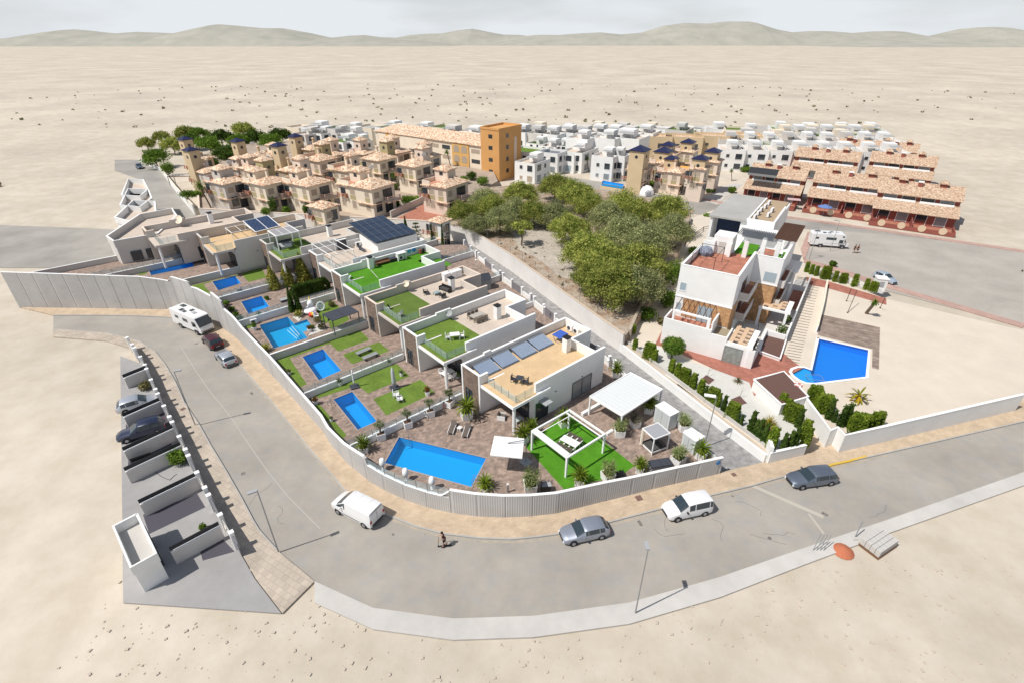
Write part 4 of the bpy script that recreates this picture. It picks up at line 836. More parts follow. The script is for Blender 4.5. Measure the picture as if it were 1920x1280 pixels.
t = thing('garden_bench', 'small white bench near the front of the vivid green roof', 'bench', loc(4, 1.6, 2.6, RF + .02), A41 + R(50)); q = MB(); q.bx(-.5, .5, -.2, .2, .38, .43); q.build('seat', M_pvc, t); q = MB(); q.bx(-.5, .5, .18, .22, .43, .8); q.build('backrest', M_pvc, t)
for x in (-.45, .4): q = MB(); q.bx(x, x + .05, -.2, .2, 0, .38); q.build('leg', M_pvc, t)
# villa 6 roof sofa; villa 5 lounger
t = thing('corner_sofa', 'grey corner sofa with low table under the rooftop pergola', 'sofa', loc(6, 3.2, 3.2, RF + .02), A41)
q = MB(); q.bx(-1.3, 1.3, .3, 1.05, 0, .42); q.bx(-1.3, -.6, -1.2, .3, 0, .42); q.build('seat', M_greyplastic, t); q = MB(); q.bx(-1.4, 1.3, 1.05, 1.2, 0, .8); q.bx(-1.55, -1.4, -1.2, 1.2, 0, .8); q.build('backrest', M_anth, t); q = MB(); q.bx(-.35, .7, -.7, .05, 0, .38); q.build('low_table', M_pvc, t)
t = thing('sun_lounger', 'dark sun lounger on the pale roof below the tilted solar modules', 'sun lounger', loc(5, 9.2 - 1.4, 3.2), A41 + R(90)); q = MB(); q.bx(-.95, .4, -.3, .3, .28, .34); q.build('seat', M_anth, t); q = MB(); q.add([(.4, -.3, .31), (.4, .3, .31), (1.0, .3, .62), (1.0, -.3, .62), (.4, -.3, .27), (.4, .3, .27), (1.0, .3, .58), (1.0, -.3, .58)], [(0, 3, 2, 1), (4, 5, 6, 7), (0, 1, 5, 4), (2, 3, 7, 6), (1, 2, 6, 5), (3, 0, 4, 7)]); q.build('backrest', M_anth, t); q = MB(); q.bx(-.9, -.8, -.28, .28, 0, .28); q.bx(.5, .6, -.28, .28, 0, .3); q.build('legs', M_greymetal, t)
q = thing('rooftop_cooker', 'dark cooker and door recess against the white roof wall of the solar module villa', 'cooker', loc(5, 5.6, .55), A41); b_ = MB(); b_.bx(-.8, .8, -.15, .15, 0, 1.7); b_.build('door_panel', M_anth, q); b_ = MB(); b_.bx(-.9, .9, -.2, .2, 1.7, 1.78); b_.build('lintel', M_white2, q)
# villas at the left edge, only their roofs seen
def edge_villa(label, corners_px, z, m, roof, chim=None):
    pts = ats(corners_px, z); c = sum(pts, Vector((0, 0, 0))) / len(pts)
    t = thing('villa', label, 'villa', (c.x, c.y, 0), 0, 'modern flat roofed villas along the curved wall')
    q = MB(); P = [(p.x, p.y) for p in pts]; q.prism(P, 0, z - 1.1); q.build('walls', m, t, world=True)
    q = MB(); q.wall(P + [P[0]], .25, z - 1.1, z, side=0); q.build('parapet', m, t, world=True)
    q = MB(); q.wall(P + [P[0]], .3, z + .001, z + .045, side=0); q.build('coping', M_white2, t, world=True)
    q = MB(); q.sheet(P, z - 1.095); q.build('roof_floor', roof, t, world=True)
    e = (Vector(P[2]) - Vector(P[1])).normalized(); f = (Vector(P[1]) - Vector(P[0])).normalized()
    for s in (.25, .6):
        a = Vector(P[1]).lerp(Vector(P[2]), s); b_ = a + e * 1.6; q = MB(); q.wall([tuple(a), tuple(b_)], .06, z - 3.9, z - 2.2, side=-.14); q.build('window', M_window, t, world=True)
    return t
edge_villa('pale villa roof with inner wall, left edge, directly behind the plain pale roof', [(200, 443), (213, 452), (295, 438), (331, 405), (322, 391), (262, 402)], 9.0, M_greyw, M_roofpale)
edge_villa('white villa roof second back from the plain pale roof at the left edge', [(215, 408), (255, 418), (292, 400), (290, 378), (250, 376)], 8.0, M_white, M_roofpale)
edge_villa('small white villa roof with glazed corner at the left edge beside the side street', [(225, 385), (262, 388), (284, 372), (278, 356), (240, 354)], 8.0, M_white, M_roofpale)
edge_villa('white flat roofed villa third from the top of the side street', [(228, 366), (262, 368), (277, 355), (268, 337), (240, 336)], 8.0, M_white, M_roofpale)
# ================================================================ vehicles
M_tyre = mat('tyre_rubber', (.025, .025, .027), .9); M_rim = mat('alloy_rim', (.42, .43, .45), .35, metal=.7); M_carglass = mat('car_glass', (.03, .045, .055), .06, spec=.8)
M_red_l = mat('red_lamp_lens', (.42, .02, .02), .25); M_head = mat('headlamp_lens', (.70, .72, .74), .12, spec=.7); M_blackpl = mat('black_bumper_plastic', (.03, .03, .033), .6)
def carpaint(name, col, metal=.0, coat=.6, rough=.35): return mat(name, col, rough, metal=metal, coat=coat, spec=.5)
def car(name, label, cat, p, rot, st, paint, glass_pairs, wheels, wr=.32, screens=(), group=None, rear_glass=None, extras=None, skirt=True):
    # st: stations (x, half width, z bottom, z belt, roof half width, z roof)
    t = thing(name, label, cat, p, rot, group)
    rings = []
    for (x, hw, zb, zl, rw, zr) in st:
        zm = zb + (zl - zb) * .5
        h = [(0, zb), (hw * .8, zb), (hw * .97, zb + .1), (hw, zm), (hw * .965, zl), (rw, zr - .07), (rw * .82, zr), (0, zr + .025)]
        rings.append([Vector((x, y, z)) for y, z in h] + [Vector((x, -y, z)) for y, z in h[-2:0:-1]])
    n = len(rings[0]); b = MB(); vs = [v for r_ in rings for v in r_]
    fs = [(j * n + i, j * n + (i + 1) % n, (j + 1) * n + (i + 1) % n, (j + 1) * n + i) for j in range(len(rings) - 1) for i in range(n)]
    fs += [tuple(range(n - 1, -1, -1)), tuple(range((len(rings) - 1) * n, len(rings) * n))]
    b.add(vs, fs); body = b.build('body', paint, t)
    me = body.data
    me.polygons.foreach_set('use_smooth', [True] * len(me.polygons)); me.set_sharp_from_angle(angle=R(38)) if hasattr(me, 'set_sharp_from_angle') else None
    def panel(a, b_, c, d, ins=.06, off=.012):
        nn = (b_ - a).cross(d - a).normalized(); cen = (a + b_ + c + d) / 4
        if nn.dot(cen - Vector((cen.x, 0, .7))) < 0: nn = -nn
        return [q + (cen - q) * ins + nn * off for q in (a, b_, c, d)]
    for j, (i0, i1) in enumerate(glass_pairs): # side windows: one pane per station pair and side
        for sd in (0, 1):
            g = MB()
            a, b_ = rings[i0], rings[i1]; k4, k5 = (4, 5) if sd == 0 else (n - 4, n - 5)
            g.add(panel(a[k4], b_[k4], b_[k5], a[k5], .09), [(0, 1, 2, 3)]); g.build('side_window', M_carglass, t)
    for (i0, i1, nm) in screens: # windscreen / rear screen across the top strips
        g = MB(); a, b_ = rings[i0], rings[i1]
        order = [(5, 6), (6, 7), (7, 8), (8, 9)]
        for k0, k1 in order:
            q = [a[k0].lerp(b_[k0], .07), a[k1].lerp(b_[k1], .07), a[k1].lerp(b_[k1], .93), a[k0].lerp(b_[k0], .93)]
            nn = Vector((1 if (b_[7].x - a[7].x) * (b_[7].z - a[7].z) < 0 else -1, 0, .8)).normalized()
            g.add([x + nn * .014 for x in q], [(0, 1, 2, 3)])
        g.build(nm, M_carglass, t)
    hw = max(s_[1] for s_ in st)
    for wx in wheels:
        for sy in (-1, 1):
            w_ = thing('wheel', None, None, (wx, sy * (hw - .09), wr)); w_.parent = t
            g = MB(); g.cyl((0, -.11, 0), (0, .11, 0), wr, n=20); g.build('tyre', M_tyre, w_)
            g = MB(); g.cyl((0, sy * .08, 0), (0, sy * .125, 0), wr * .62, wr * .5, n=14); g.build('rim', M_rim, w_)
            g = MB(); g.cyl((0, -.1, .02), (0, .075, .02), wr + .06, n=20); a_ = g.build('wheel_arch', M_blackpl, w_)
    x0, xf = st[0], st[-1]
    zb = min(s_[2] for s_ in st)
    for sy in (-1, 1):
        g = MB(); s1 = st[-2]; f_ = (s1[0] + xf[0]) / 2; g.box((xf[0] - .1, sy * xf[1] * .8, xf[3] - .1), (.26, .34, .15), sy * -.35); g.build('headlight', M_head, t)
        g = MB(); g.box((x0[0] + .05, sy * x0[1] * .86, x0[3] - .12), (.16, .2, .3)); g.build('tail_light', M_red_l, t)
    mi = max(i for i, s_ in enumerate(st) if s_[5] - s_[3] > .25) ; mx = st[min(mi + 1, len(st) - 1)]
    for sy in (-1, 1): g = MB(); g.box((st[mi][0] + .25, sy * (hw + .1), st[mi][3] + .07), (.14, .2, .14)); g.build('wing_mirror', extras or paint, t)
    g = MB(); g.box((xf[0] - .02, 0, xf[2] + .16), (.14, xf[1] * 1.5, .2)); g.build('front_bumper', M_blackpl, t)
    g = MB(); g.box((x0[0] + .02, 0, x0[2] + .14), (.12, x0[1] * 1.5, .16)); g.build('rear_bumper', M_blackpl, t)
    g = MB(); g.box((x0[0] - .01, 0, x0[3] - .3), (.04, .5, .12)); g.build('number_plate', M_pvc, t)
    return t
def S(L, W, H, belt, hood, kind):
    h = L / 2; w = W / 2
    if kind == 'hatch': return [(-h, w * .86, .32, belt - .12, w * .74, belt + .02), (-h + .1, w * .96, .24, belt - .03, w * .78, belt + .1), (-h + .5, w, .2, belt, w * .78, H - .09), (-h + 1.0, w, .2, belt, w * .81, H - .01), (-.05, w, .2, belt, w * .83, H + .01), (h - 1.95, w, .2, belt - .02, w * .80, H - .06), (h - 1.1, w * .99, .2, hood, w * .86, hood + .05), (h - .45, w * .95, .22, hood - .1, w * .8, hood - .03), (h - .12, w * .84, .26, hood - .22, w * .68, hood - .17), (h, w * .7, .34, hood - .3, w * .6, hood - .27)]
    if kind == 'wagon': return [(-h, w * .88, .32, belt - .1, w * .76, belt + .02), (-h + .12, w * .96, .24, belt - .02, w * .74, belt + .14), (-h + .42, w, .2, belt, w * .78, H - .07), (-h + 1.2, w, .2, belt, w * .81, H), (0, w, .2, belt, w * .83, H + .01), (h - 2.15, w, .2, belt - .02, w * .80, H - .06), (h - 1.3, w * .99, .2, hood, w * .86, hood + .05), (h - .5, w * .95, .22, hood - .09, w * .8, hood - .03), (h - .12, w * .84, .26, hood - .22, w * .68, hood - .17), (h, w * .7, .34, hood - .3, w * .6, hood - .27)]
    if kind == 'mpv': return [(-h, w * .92, .34, belt - .05, w * .80, belt + .1), (-h + .1, w * .98, .24, belt, w * .80, H - .12), (-h + .4, w, .2, belt, w * .80, H - .02), (-.3, w, .2, belt, w * .82, H), (h - 1.9, w, .2, belt - .02, w * .80, H - .08), (h - 1.0, w * .99, .2, hood + .02, w * .86, hood + .08), (h - .4, w * .95, .22, hood - .12, w * .8, hood - .05), (h - .1, w * .86, .26, hood - .24, w * .7, hood - .18), (h, w * .72, .34, hood - .32, w * .62, hood - .29)]
    if kind == 'van': return [(-h, w * .96, .36, belt, w * .84, H - .2), (-h + .08, w, .26, belt, w * .86, H - .02), (-h + .5, w, .22, belt, w * .87, H), (h - 2.0, w, .22, belt, w * .86, H), (h - 1.75, w, .22, belt, w * .84, H - .05), (h - .85, w * .99, .22, hood + .02, w * .84, hood + .1), (h - .35, w * .94, .24, hood - .18, w * .78, hood - .1), (h - .08, w * .86, .28, hood - .32, w * .7, hood - .26), (h, w * .74, .36, hood - .4, w * .62, hood - .36)]
P_white = carpaint('white_car_paint', (.78, .78, .78), rough=.3); P_silver = carpaint('silver_blue_car_paint', (.36, .39, .45), .55, rough=.32); P_grey = carpaint('steel_grey_car_paint', (.17, .20, .25), .55, rough=.3)
P_maroon = carpaint('dark_maroon_car_paint', (.07, .012, .018), .2); P_navy = carpaint('navy_car_paint', (.015, .022, .055), .2); P_lsilver = carpaint('light_silver_car_paint', (.50, .53, .58), .5); P_black = carpaint('black_car_paint', (.015, .016, .02), .2); P_redc = carpaint('red_car_paint', (.30, .02, .02)); P_lblue = carpaint('pale_blue_car_paint', (.42, .50, .58), .3)
def place2(front, back): # a vehicle from the photo points of its front and back on the road
    f, b_ = at(*front), at(*back); c = (f + b_) / 2; return c, ang(b_, f)
def hatch(label, c, rot, paint, L=4.25, W=1.8, H=1.45, kind='hatch', name='parked_car', group='parked cars'):
    st = S(L, W, H, .92, .86, kind); gp = [(1, 2), (2, 3), (3, 4), (4, 5)] if kind != 'hatch' else [(2, 3), (3, 4), (4, 5)]
    return car(name, label, 'car', c, rot, st, paint, gp, (-L / 2 + .8, L / 2 - .85), .32, [(5, 6, 'windscreen'), (0 if kind == 'mpv' else 1, 1 if kind == 'mpv' else 2, 'rear_screen')], group)
c, a = place2((1052, 1012), (1136, 993)); hatch('silver hatchback parked at the bottom kerb, nearest of the parked cars', c + Vector((0, 0, 0)), a, P_silver)
c, a = place2((1244, 968), (1326, 950)); st = S(4.4, 1.82, 1.8, 1.05, .98, 'mpv'); car('parked_minivan', 'white passenger minivan with black bumper parked between the silver hatchback and the grey estate car', 'minivan', c, a, st, P_white, [(1, 2), (2, 3), (3, 4)], (-1.4, 1.35), .33, [(4, 5, 'windscreen'), (0, 1, 'rear_screen')], 'parked cars', extras=M_blackpl)
c, a = place2((1476, 908), (1560, 896)); hatch('steel grey estate car parked at the right kerb by the yellow line', c, a, P_grey, 4.75, 1.84, 1.45, 'wagon')
c, a = place2((641, 946), (703, 978)); st = S(4.97, 1.98, 1.96, 1.12, 1.12, 'van'); van = car('parked_van', 'white delivery van with blind rear doors parked by the curved pavement', 'van', c, a, st, P_white, [(3, 5)], (-1.65, 1.5), .34, [(4, 5, 'windscreen')], 'parked cars')
q = MB()
for x in (-1.5, -.4, .5): q.box((x, 0, 1.985), (.03, 1.5, .02))
q.build('roof_ribs', P_white, van); q = MB(); q.bx(-2.5, -2.485, -.01, .01, .45, 1.8); q.build('door_gap', M_blackpl, van); q = MB(); q.bx(-2.51, -2.49, -.7, .7, 1.86, 1.89); q.build('high_brake_light', M_blackpl, van)
q = MB(); q.bx(-1.2, 1.1, .985, 1.0, .5, .56); q.bx(-1.2, 1.1, -1.0, -.985, .5, .56); q.build('side_rubbing_strip', M_blackpl, van)
c, a = place2((388, 634), (413, 657)); hatch('dark maroon off road car parked behind the motorhome, seen from the rear', c + Vector((.0, 0, 0)), a, P_maroon, 4.3, 1.85, 1.62, 'wagon')
c, a = place2((413, 664), (437, 689)); hatch('light silver hatchback parked behind the dark maroon car', c, a, P_lsilver, 4.3, 1.78, 1.46)
# driveway cars on the left
hatch('pale silver car half in frame in the upper left driveway', at(262, 762, 0.1), R(33), P_lsilver, 4.2, 1.78, 1.5); hatch('navy blue family car half in frame in the lower left driveway', at(268, 813, .1), R(213), P_navy, 4.5, 1.82, 1.6, 'wagon')
hatch('black car parked behind the vivid green roofed villa', at(828, 492, 2.5), R(40), P_black, 4.0); hatch('pale blue car at the right edge of the car park', at(1658, 527), R(-75), P_lblue, 4.0, 1.7)
hatch('grey car on the side street at the upper left edge', at(262, 316), R(-50), P_grey, 4.2, 1.75, 1.5); hatch('red car on the far street beyond the blue roofed towers', at(1229, 262), R(-80), P_redc); hatch('dark car on the far street at the top edge of the photo', at(1217, 249), R(-60), P_black)
# motorhomes
def box_camper(label, c, rot, L, alcove):
    t = thing('motorhome', label, 'motorhome', c, rot, 'motorhomes'); h = L / 2; w = 1.12
    prof = ([(-h, .45), (-h, 2.75), (-h + .15, 2.85), (h - 1.1, 2.85), (h - .75, 2.72), (h - .12, 1.25), (h, .95), (h, .4)] if not alcove else
            [(-h, .5), (-h, 2.8), (-h + .15, 2.9), (h - 1.4, 3.05), (h - .95, 2.85), (h - .85, 2.3), (h - 1.2, 2.0), (h - 1.05, 1.95), (h - .7, 1.35), (h - .1, 1.1), (h, .8), (h, .4)])
    n = len(prof); q = MB(); ww = [w * (1 if x < h - 1.6 else .97 if x < h - .3 else .9) for x, z in prof]
    cx = sum(x for x, z in prof) / n
    vs = [(x, -y, z) for (x, z), y in zip(prof, ww)] + [(x, y, z) for (x, z), y in zip(prof, ww)]
    q.add(vs, [(i, n + i, n + (i + 1) % n, (i + 1) % n) for i in range(n)])
    tri = geometry.tessellate_polygon([[Vector((x, z, 0)) for x, z in prof]]); q.f += [(a_, b_, c_) for a_, b_, c_ in tri] + [(n + a_, n + c_, n + b_) for a_, b_, c_ in tri]
    bd = q.build('body', P_white, t); bv = bd.modifiers.new('soft', 'BEVEL'); bv.width = .07; bv.segments = 2; bv.limit_method = 'ANGLE'; bv.angle_limit = R(25)
    for wx in (-h + 2.0, h - 1.15):
        for sy in (-1, 1):
            w_ = thing('wheel', None, None, (wx, sy * (w - .1), .34)); w_.parent = t
            g = MB(); g.cyl((0, -.11, 0), (0, .12, 0), .34, n=18); g.build('tyre', M_tyre, w_); g = MB(); g.cyl((0, sy * .1, 0), (0, sy * .135, 0), .2, n=12); g.build('rim', M_rim, w_)
            g = MB(); g.box((0, sy * .02, .12), (.86, .19, .62)); g.build('wheel_arch', M_blackpl, w_)
    if not alcove:
        g = MB(); a_, b_ = Vector((h - .72, 0, 2.62)), Vector((h - .17, 0, 1.38)); o = Vector((.06, 0, .03))
        g.add([a_ + o + Vector((0, -.98, 0)), a_ + o + Vector((0, .98, 0)), b_ + o + Vector((0, 1.0, 0)), b_ + o + Vector((0, -1.0, 0))], [(0, 3, 2, 1)]); g.build('windscreen', M_carglass, t)
    else:
        g = MB(); a_, b_ = Vector((h - 1.03, 0, 1.9)), Vector((h - .73, 0, 1.42)); o = Vector((.05, 0, .03))
        g.add([a_ + o + Vector((0, -.9, 0)), a_ + o + Vector((0, .9, 0)), b_ + o + Vector((0, .95, 0)), b_ + o + Vector((0, -.95, 0))], [(0, 3, 2, 1)]); g.build('windscreen', M_carglass, t)
    for sy in (-1, 1):
        for x0, x1, z0, z1 in ([(h - 1.75, h - 1.0, 1.35, 2.05), (-.4, .8, 1.6, 2.1), (-2.4, -1.5, 1.65, 2.1)] if not alcove else [(h - 2.0, h - 1.25, 1.2, 1.85), (-.9, 1.0, 1.75, 2.25), (-2.9, -2.3, 1.8, 2.2), (h - 1.6, h - 1.2, 2.4, 2.65)]):
            g = MB(); g.bx(x0, x1, sy * w - .01, sy * w + .02, z0, z1); g.build('side_window', M_carglass, t)
        g = MB(); g.box((h - .02, sy * .8, 1.0), (.12, .3, .18)); g.build('headlight', M_head, t)
        g = MB(); g.box((-h, sy * .95, 1.0), (.05, .14, .4)); g.build('tail_light', M_red_l, t)
        g = MB(); g.box((h - 1.0, sy * (w + .15), 1.7), (.12, .22, .35)); g.build('wing_mirror', M_blackpl, t)
    g = MB(); g.bx(h - .04, h + .04, -.75, .75, .62, .72); g.bx(h - .03, h + .05, -.95, .95, .4, .55); g.build('front_bumper', M_blackpl, t)
    rz = 2.853 if not alcove else 2.96
    for x, y, dx, dy in [(-2.4, .5, 1.0, .6), (-1.3, -.4, .6, .6), (.2, .3, .6, .6), (-.4, -.5, .6, .45), (1.3, 0, .7, .5)]:
        g = MB(); g.bx(x - dx / 2, x + dx / 2, y - dy / 2, y + dy / 2, rz, rz + .07); g.build('roof_hatch', M_carglass if x < .5 else M_greyplastic, t)
    return t
c, a = place2((388, 628), (336, 605)); box_camper('white integrated motorhome with wide windscreen parked by the tall grey wall', c + Vector((.2, .3, 0)), a, 7.3, False)
box_camper('white motorhome with over cab bulge in the right car park', at(1550, 462), R(-13), 7.3, True)
# ================================================================ people
M_skin = mat('skin', (.42, .24, .16), .6); M_hair = mat('dark_hair', (.03, .02, .015), .7)
def skinned(name, verts, edges, m, parent, root=0, sub=2):
    me = bpy.data.meshes.new(name); me.from_pydata([v[0] for v in verts], edges, []); o = bpy.data.objects.new(name, me); C.objects.link(o); o.parent = parent
    sk = o.modifiers.new('skin', 'SKIN'); me.skin_vertices.new() if not me.skin_vertices else None
    for i, v in enumerate(verts): me.skin_vertices[0].data[i].radius = (v[1], v[1] if len(v) < 3 else v[2]); me.skin_vertices[0].data[i].use_root = i == root
    ss = o.modifiers.new('sub', 'SUBSURF'); ss.levels = sub; ss.render_levels = sub; sk.use_smooth_shade = True
    me.materials.append(m); return o
def person(label, p, rot, top_m, leg_m, lean=0.1, ride=False, arms=.5, group=None, stride=.2):
    t = thing('person', label, 'person', p, rot, group)
    s, hz = stride, .92
    L = lean
    J = [((0, 0, hz), .13), ((L * .3, 0, 1.1), .125), ((L * .7, 0, 1.32), .15), ((L, 0, 1.46), .07), ((L * 1.1, 0, 1.56), .055), ((L * 1.2 + .01, 0, 1.66), .10), ((L * 1.2 + .01, 0, 1.74), .075)]
    E = [(0, 1), (1, 2), (2, 3), (3, 4), (4, 5), (5, 6)]
    for sy in (-1, 1):
        k = len(J); f = s * sy
        J += [((0, sy * .1, hz - .06), .09), ((f * .5 + .03, sy * .11, .5), .06), ((f - (.06 if f < 0 else 0), sy * .11, .09), .04), ((f + .14, sy * .12, .035), .035)]; E += [(0, k), (k, k + 1), (k + 1, k + 2), (k + 2, k + 3)]
        k = len(J); ax = arms * (1 if ride else -sy * .5)
        J += [((L * .85, sy * .19, 1.38), .055), ((L * .6 + ax * .35, sy * .25, 1.14), .04), ((L * .6 + ax, sy * .24, 1.0 if not ride else 1.05), .03), ((L * .6 + ax * 1.15, sy * .23, .96 if not ride else 1.04), .028)]; E += [(2, k), (k, k + 1), (k + 1, k + 2), (k + 2, k + 3)]
        for fi in range(4): kk = len(J); J.append(((L * .6 + ax * 1.15 + .05, sy * (.2 + .018 * fi), (.9 if not ride else 1.02)), .009)); E.append((k + 3, kk))
    skinned('body', J, E, M_skin, t)
    # clothing as slightly larger shells over torso and legs
    skinned('shirt', [((0, 0, hz - .02), .145), ((L * .3, 0, 1.1), .14), ((L * .7, 0, 1.32), .165), ((L * .85, .19, 1.38), .075), ((L * .85, -.19, 1.38), .075), ((L * .75 + .05, .22, 1.26), .06), ((L * .75 + .05, -.22, 1.26), .06), ((L * .95, 0, 1.43), .085)], [(0, 1), (1, 2), (2, 3), (2, 4), (3, 5), (4, 6), (2, 7)], top_m, t)
    skinned('shorts', [((0, 0, hz - .03), .15)] + [x for sy in (-1, 1) for x in (((0, sy * .1, hz - .1), .105), ((s * sy * .4 + .02, sy * .11, .58), .085))], [(0, 1), (1, 2), (0, 3), (3, 4)], leg_m, t)
    q = MB(); hx = L * 1.2 + .01
    q.lathe([(.02, 1.795), (.08, 1.785), (.115, 1.73), (.112, 1.66), (.09, 1.62)][::-1], (hx - .025, 0, 0), 12); q.build('hair', M_hair, t, smooth=True)
    for sy in (-1, 1): q = MB(); q.box((s * sy + .06, sy * .115, .035), (.26, .1, .07)); q.build('shoe', M_dark, t)
    q = MB(); q.box((hx + .1, 0, 1.655), (.03, .025, .04)); q.build('nose', M_skin, t)
    q = MB(); q.box((hx + .093, 0, 1.615), (.012, .045, .01)); q.build('mouth', MATS['red_lamp_lens'], t)
    for sy in (-1, 1): q = MB(); q.box((hx + .09, sy * .035, 1.68), (.02, .022, .012)); q.build('eye', M_dark, t)
    return t
M_blk = mat('black_cloth', (.025, .022, .025), .9); M_mar = mat('dark_maroon_cloth', (.07, .02, .025), .9)
pp = at(834, 1024); person('person in dark clothes riding a scooter on the road near the kerb', pp + Vector((0, 0, .12)), R(185), M_mar, M_blk, .12, True, .42, stride=.12)
t = thing('kick_scooter', 'black kick scooter ridden along the road near the kerb', 'scooter', pp, R(185)); q = MB(); q.bx(-.45, .4, -.07, .07, .1, .13); q.build('deck', M_dark, t); q = MB(); q.tube([(.42, 0, .1), (.55, 0, .25), (.46, 0, 1.02)], .022, 6); q.tube([(.46, -.26, 1.03), (.46, .26, 1.03)], .018, 6); q.build('handlebar', M_dark, t)
for x in (-.52, .52): q = MB(); q.cyl((x, -.025, .1), (x, .025, .1), .1, n=14); q.build('wheel', M_tyre, t)
a_ = person('left one of two dark dressed people walking across the car park', at(1600, 474.5), R(10), M_blk, M_mar, .05, False, .25, 'people crossing the car park', .25); person('right one of two dark dressed people walking across the car park', at(1606, 475), R(15), M_mar, M_blk, .05, False, .25, 'people crossing the car park', .22)
# ================================================================ plants
rnd = random.Random(11)
def limb(mb, p0, p1, r0, r1, k=3, wob=.12, rn=rnd):
    p0, p1 = Vector(p0), Vector(p1); pts = [p0]
    for i in range(1, k): pts.append(p0.lerp(p1, i / k) + Vector((rn.gauss(0, wob), rn.gauss(0, wob), 0)))
    pts.append(p1)
    for i, (a, b) in enumerate(zip(pts[:-1], pts[1:])): mb.cyl(a, b, r0 + (r1 - r0) * i / k, r0 + (r1 - r0) * (i + 1) / k, 6)
def make_tree(name, label, cat, group, seed, h, cr, ch, nclump, nleaf, lsize, leaf, base=.45, lean=.3, flat=.62, cs=.42, trunk_r=.17):
    rn = random.Random(seed); t = thing(name, label, cat, (0, 0, 0), 0, group)
    tr = MB(); top = Vector((rn.gauss(0, lean), rn.gauss(0, lean), h * base)); limb(tr, (0, 0, -.1), top, trunk_r, trunk_r * .7, 4, .1, rn)
    cl = []
    for i in range(nclump):
        th = i * 2.4 + rn.random() * .8; rr = cr * math.sqrt((i + .3) / nclump) * .78; z = h - ch * .3 - ch * .55 * (rr / cr) ** 1.6 - rn.random() * ch * .28
        c = Vector((top.x + rr * math.cos(th), top.y + rr * math.sin(th), z)); cl.append(c)
        if i % 2 == 0: limb(tr, top + Vector((0, 0, -rn.random() * h * .15)), c - Vector((0, 0, .3)), trunk_r * .5, .03, 3, .12, rn)
    tr.build('trunk', M_trunk, t)
    lv = MB()
    for c in cl:
        s_ = cr * cs * (.75 + .5 * rn.random()); lv.leaves(rn, c, (s_, s_, s_ * flat), nleaf // nclump, lsize, .35)
    lv.build('crown', leaf, t); return t
def use_or_copy(protos, i, label, p, rot, sc, used):
    pr = protos[i]
    if i not in used: used.add(i); pr.location = p; pr.rotation_euler = (0, 0, rot); pr.scale = (sc,) * 3; pr['label'] = label; return pr
    return again(pr, label, p, rot, sc)
# ---- the pines on the empty plot
PG = 'pine trees on the bare plot'
pines = [make_tree('pine_tree', 'x', 'pine tree', PG, 40 + i, 7.6, 4.2, 6.2, 36, 16000, .125, [L_pine, L_pine, L_pine2, L_pine, L_pine2][i], .42, .3, .8, .36) for i in range(5)]
PP = [(868, 388, 1, .9, 'greyish pine at the left end of the plot beside the estate wall'), (905, 366, 4, .95, 'pine behind the left end of the wood, in front of the orange tower'), (938, 404, 2, .85, 'sparse grey pine above the corner of the tall retaining wall'), (972, 350, 0, 1.05, 'bright green pine just right of the orange tower'),
      (1003, 388, 3, .9, 'middle pine of the left wood, above the bare clearing'), (1040, 336, 1, 1.1, 'tall round pine at the back of the left wood'), (1084, 350, 0, 1.05, 'round pine at the right rear corner of the left wood'), (1110, 372, 3, .85, 'pine at the right tip of the left wood beside the far street'), (966, 386, 2, .9, 'grey centred pine between the orange tower and the clearing'),
      (1040, 392, 4, .9, 'greyish pine at the front right of the left wood'), (895, 412, 4, .7, 'low pine at the front left corner of the plot'), (926, 378, 3, .9, 'pine between the two leftmost grey pines'), (1075, 414, 0, .9, 'leftmost pine of the right wood beyond the clearing'), (1100, 452, 3, 1.0, 'pine on the left flank of the right wood overhanging the clearing'),
      (1140, 396, 2, .95, 'pine at the left rear of the right wood'), (1172, 372, 1, 1.0, 'rearmost pine of the right wood below the domed tent'), (1205, 386, 0, .9, 'pine behind the centre of the right wood'), (1248, 382, 3, 1.05, 'pine at the right rear corner of the right wood by the pink path'), (1262, 420, 2, .9, 'greyish pine at the right edge of the right wood near the apartment roof'),
      (1170, 424, 4, 1.0, 'pine at the centre of the right wood'), (1215, 440, 2, 1.0, 'large greyish pine right of the centre of the right wood'), (1130, 476, 1, .95, 'bright pine on the left front of the right wood'), (1185, 474, 0, 1.15, 'big yellow green pine above the front of the right wood'), (1150, 514, 3, 1.0, 'frontmost pine of the right wood nearest the retaining wall'),
      (1200, 516, 4, .9, 'pine at the right front of the right wood'), (1110, 505, 0, .7, 'small pine low on the left front of the right wood')]
used = set()
for x, y, i, s_, lab in PP:
    s_ *= 1.17 if x > 1070 else 1.06; p = at(x, y, 2.45 + 4.6 * s_); use_or_copy(pines, i, lab, Vector((p.x, p.y, 2.45)), rnd.random() * 6.28, s_, used)
sp_ = make_tree('pine_tree', 'young pine standing alone on the bare clearing with its shadow on the stones', 'pine tree', PG, 77, 5.6, 2.3, 2.6, 9, 2600, .18, L_pine, .55, .15); sp_.location = at(978, 461, 2.45)
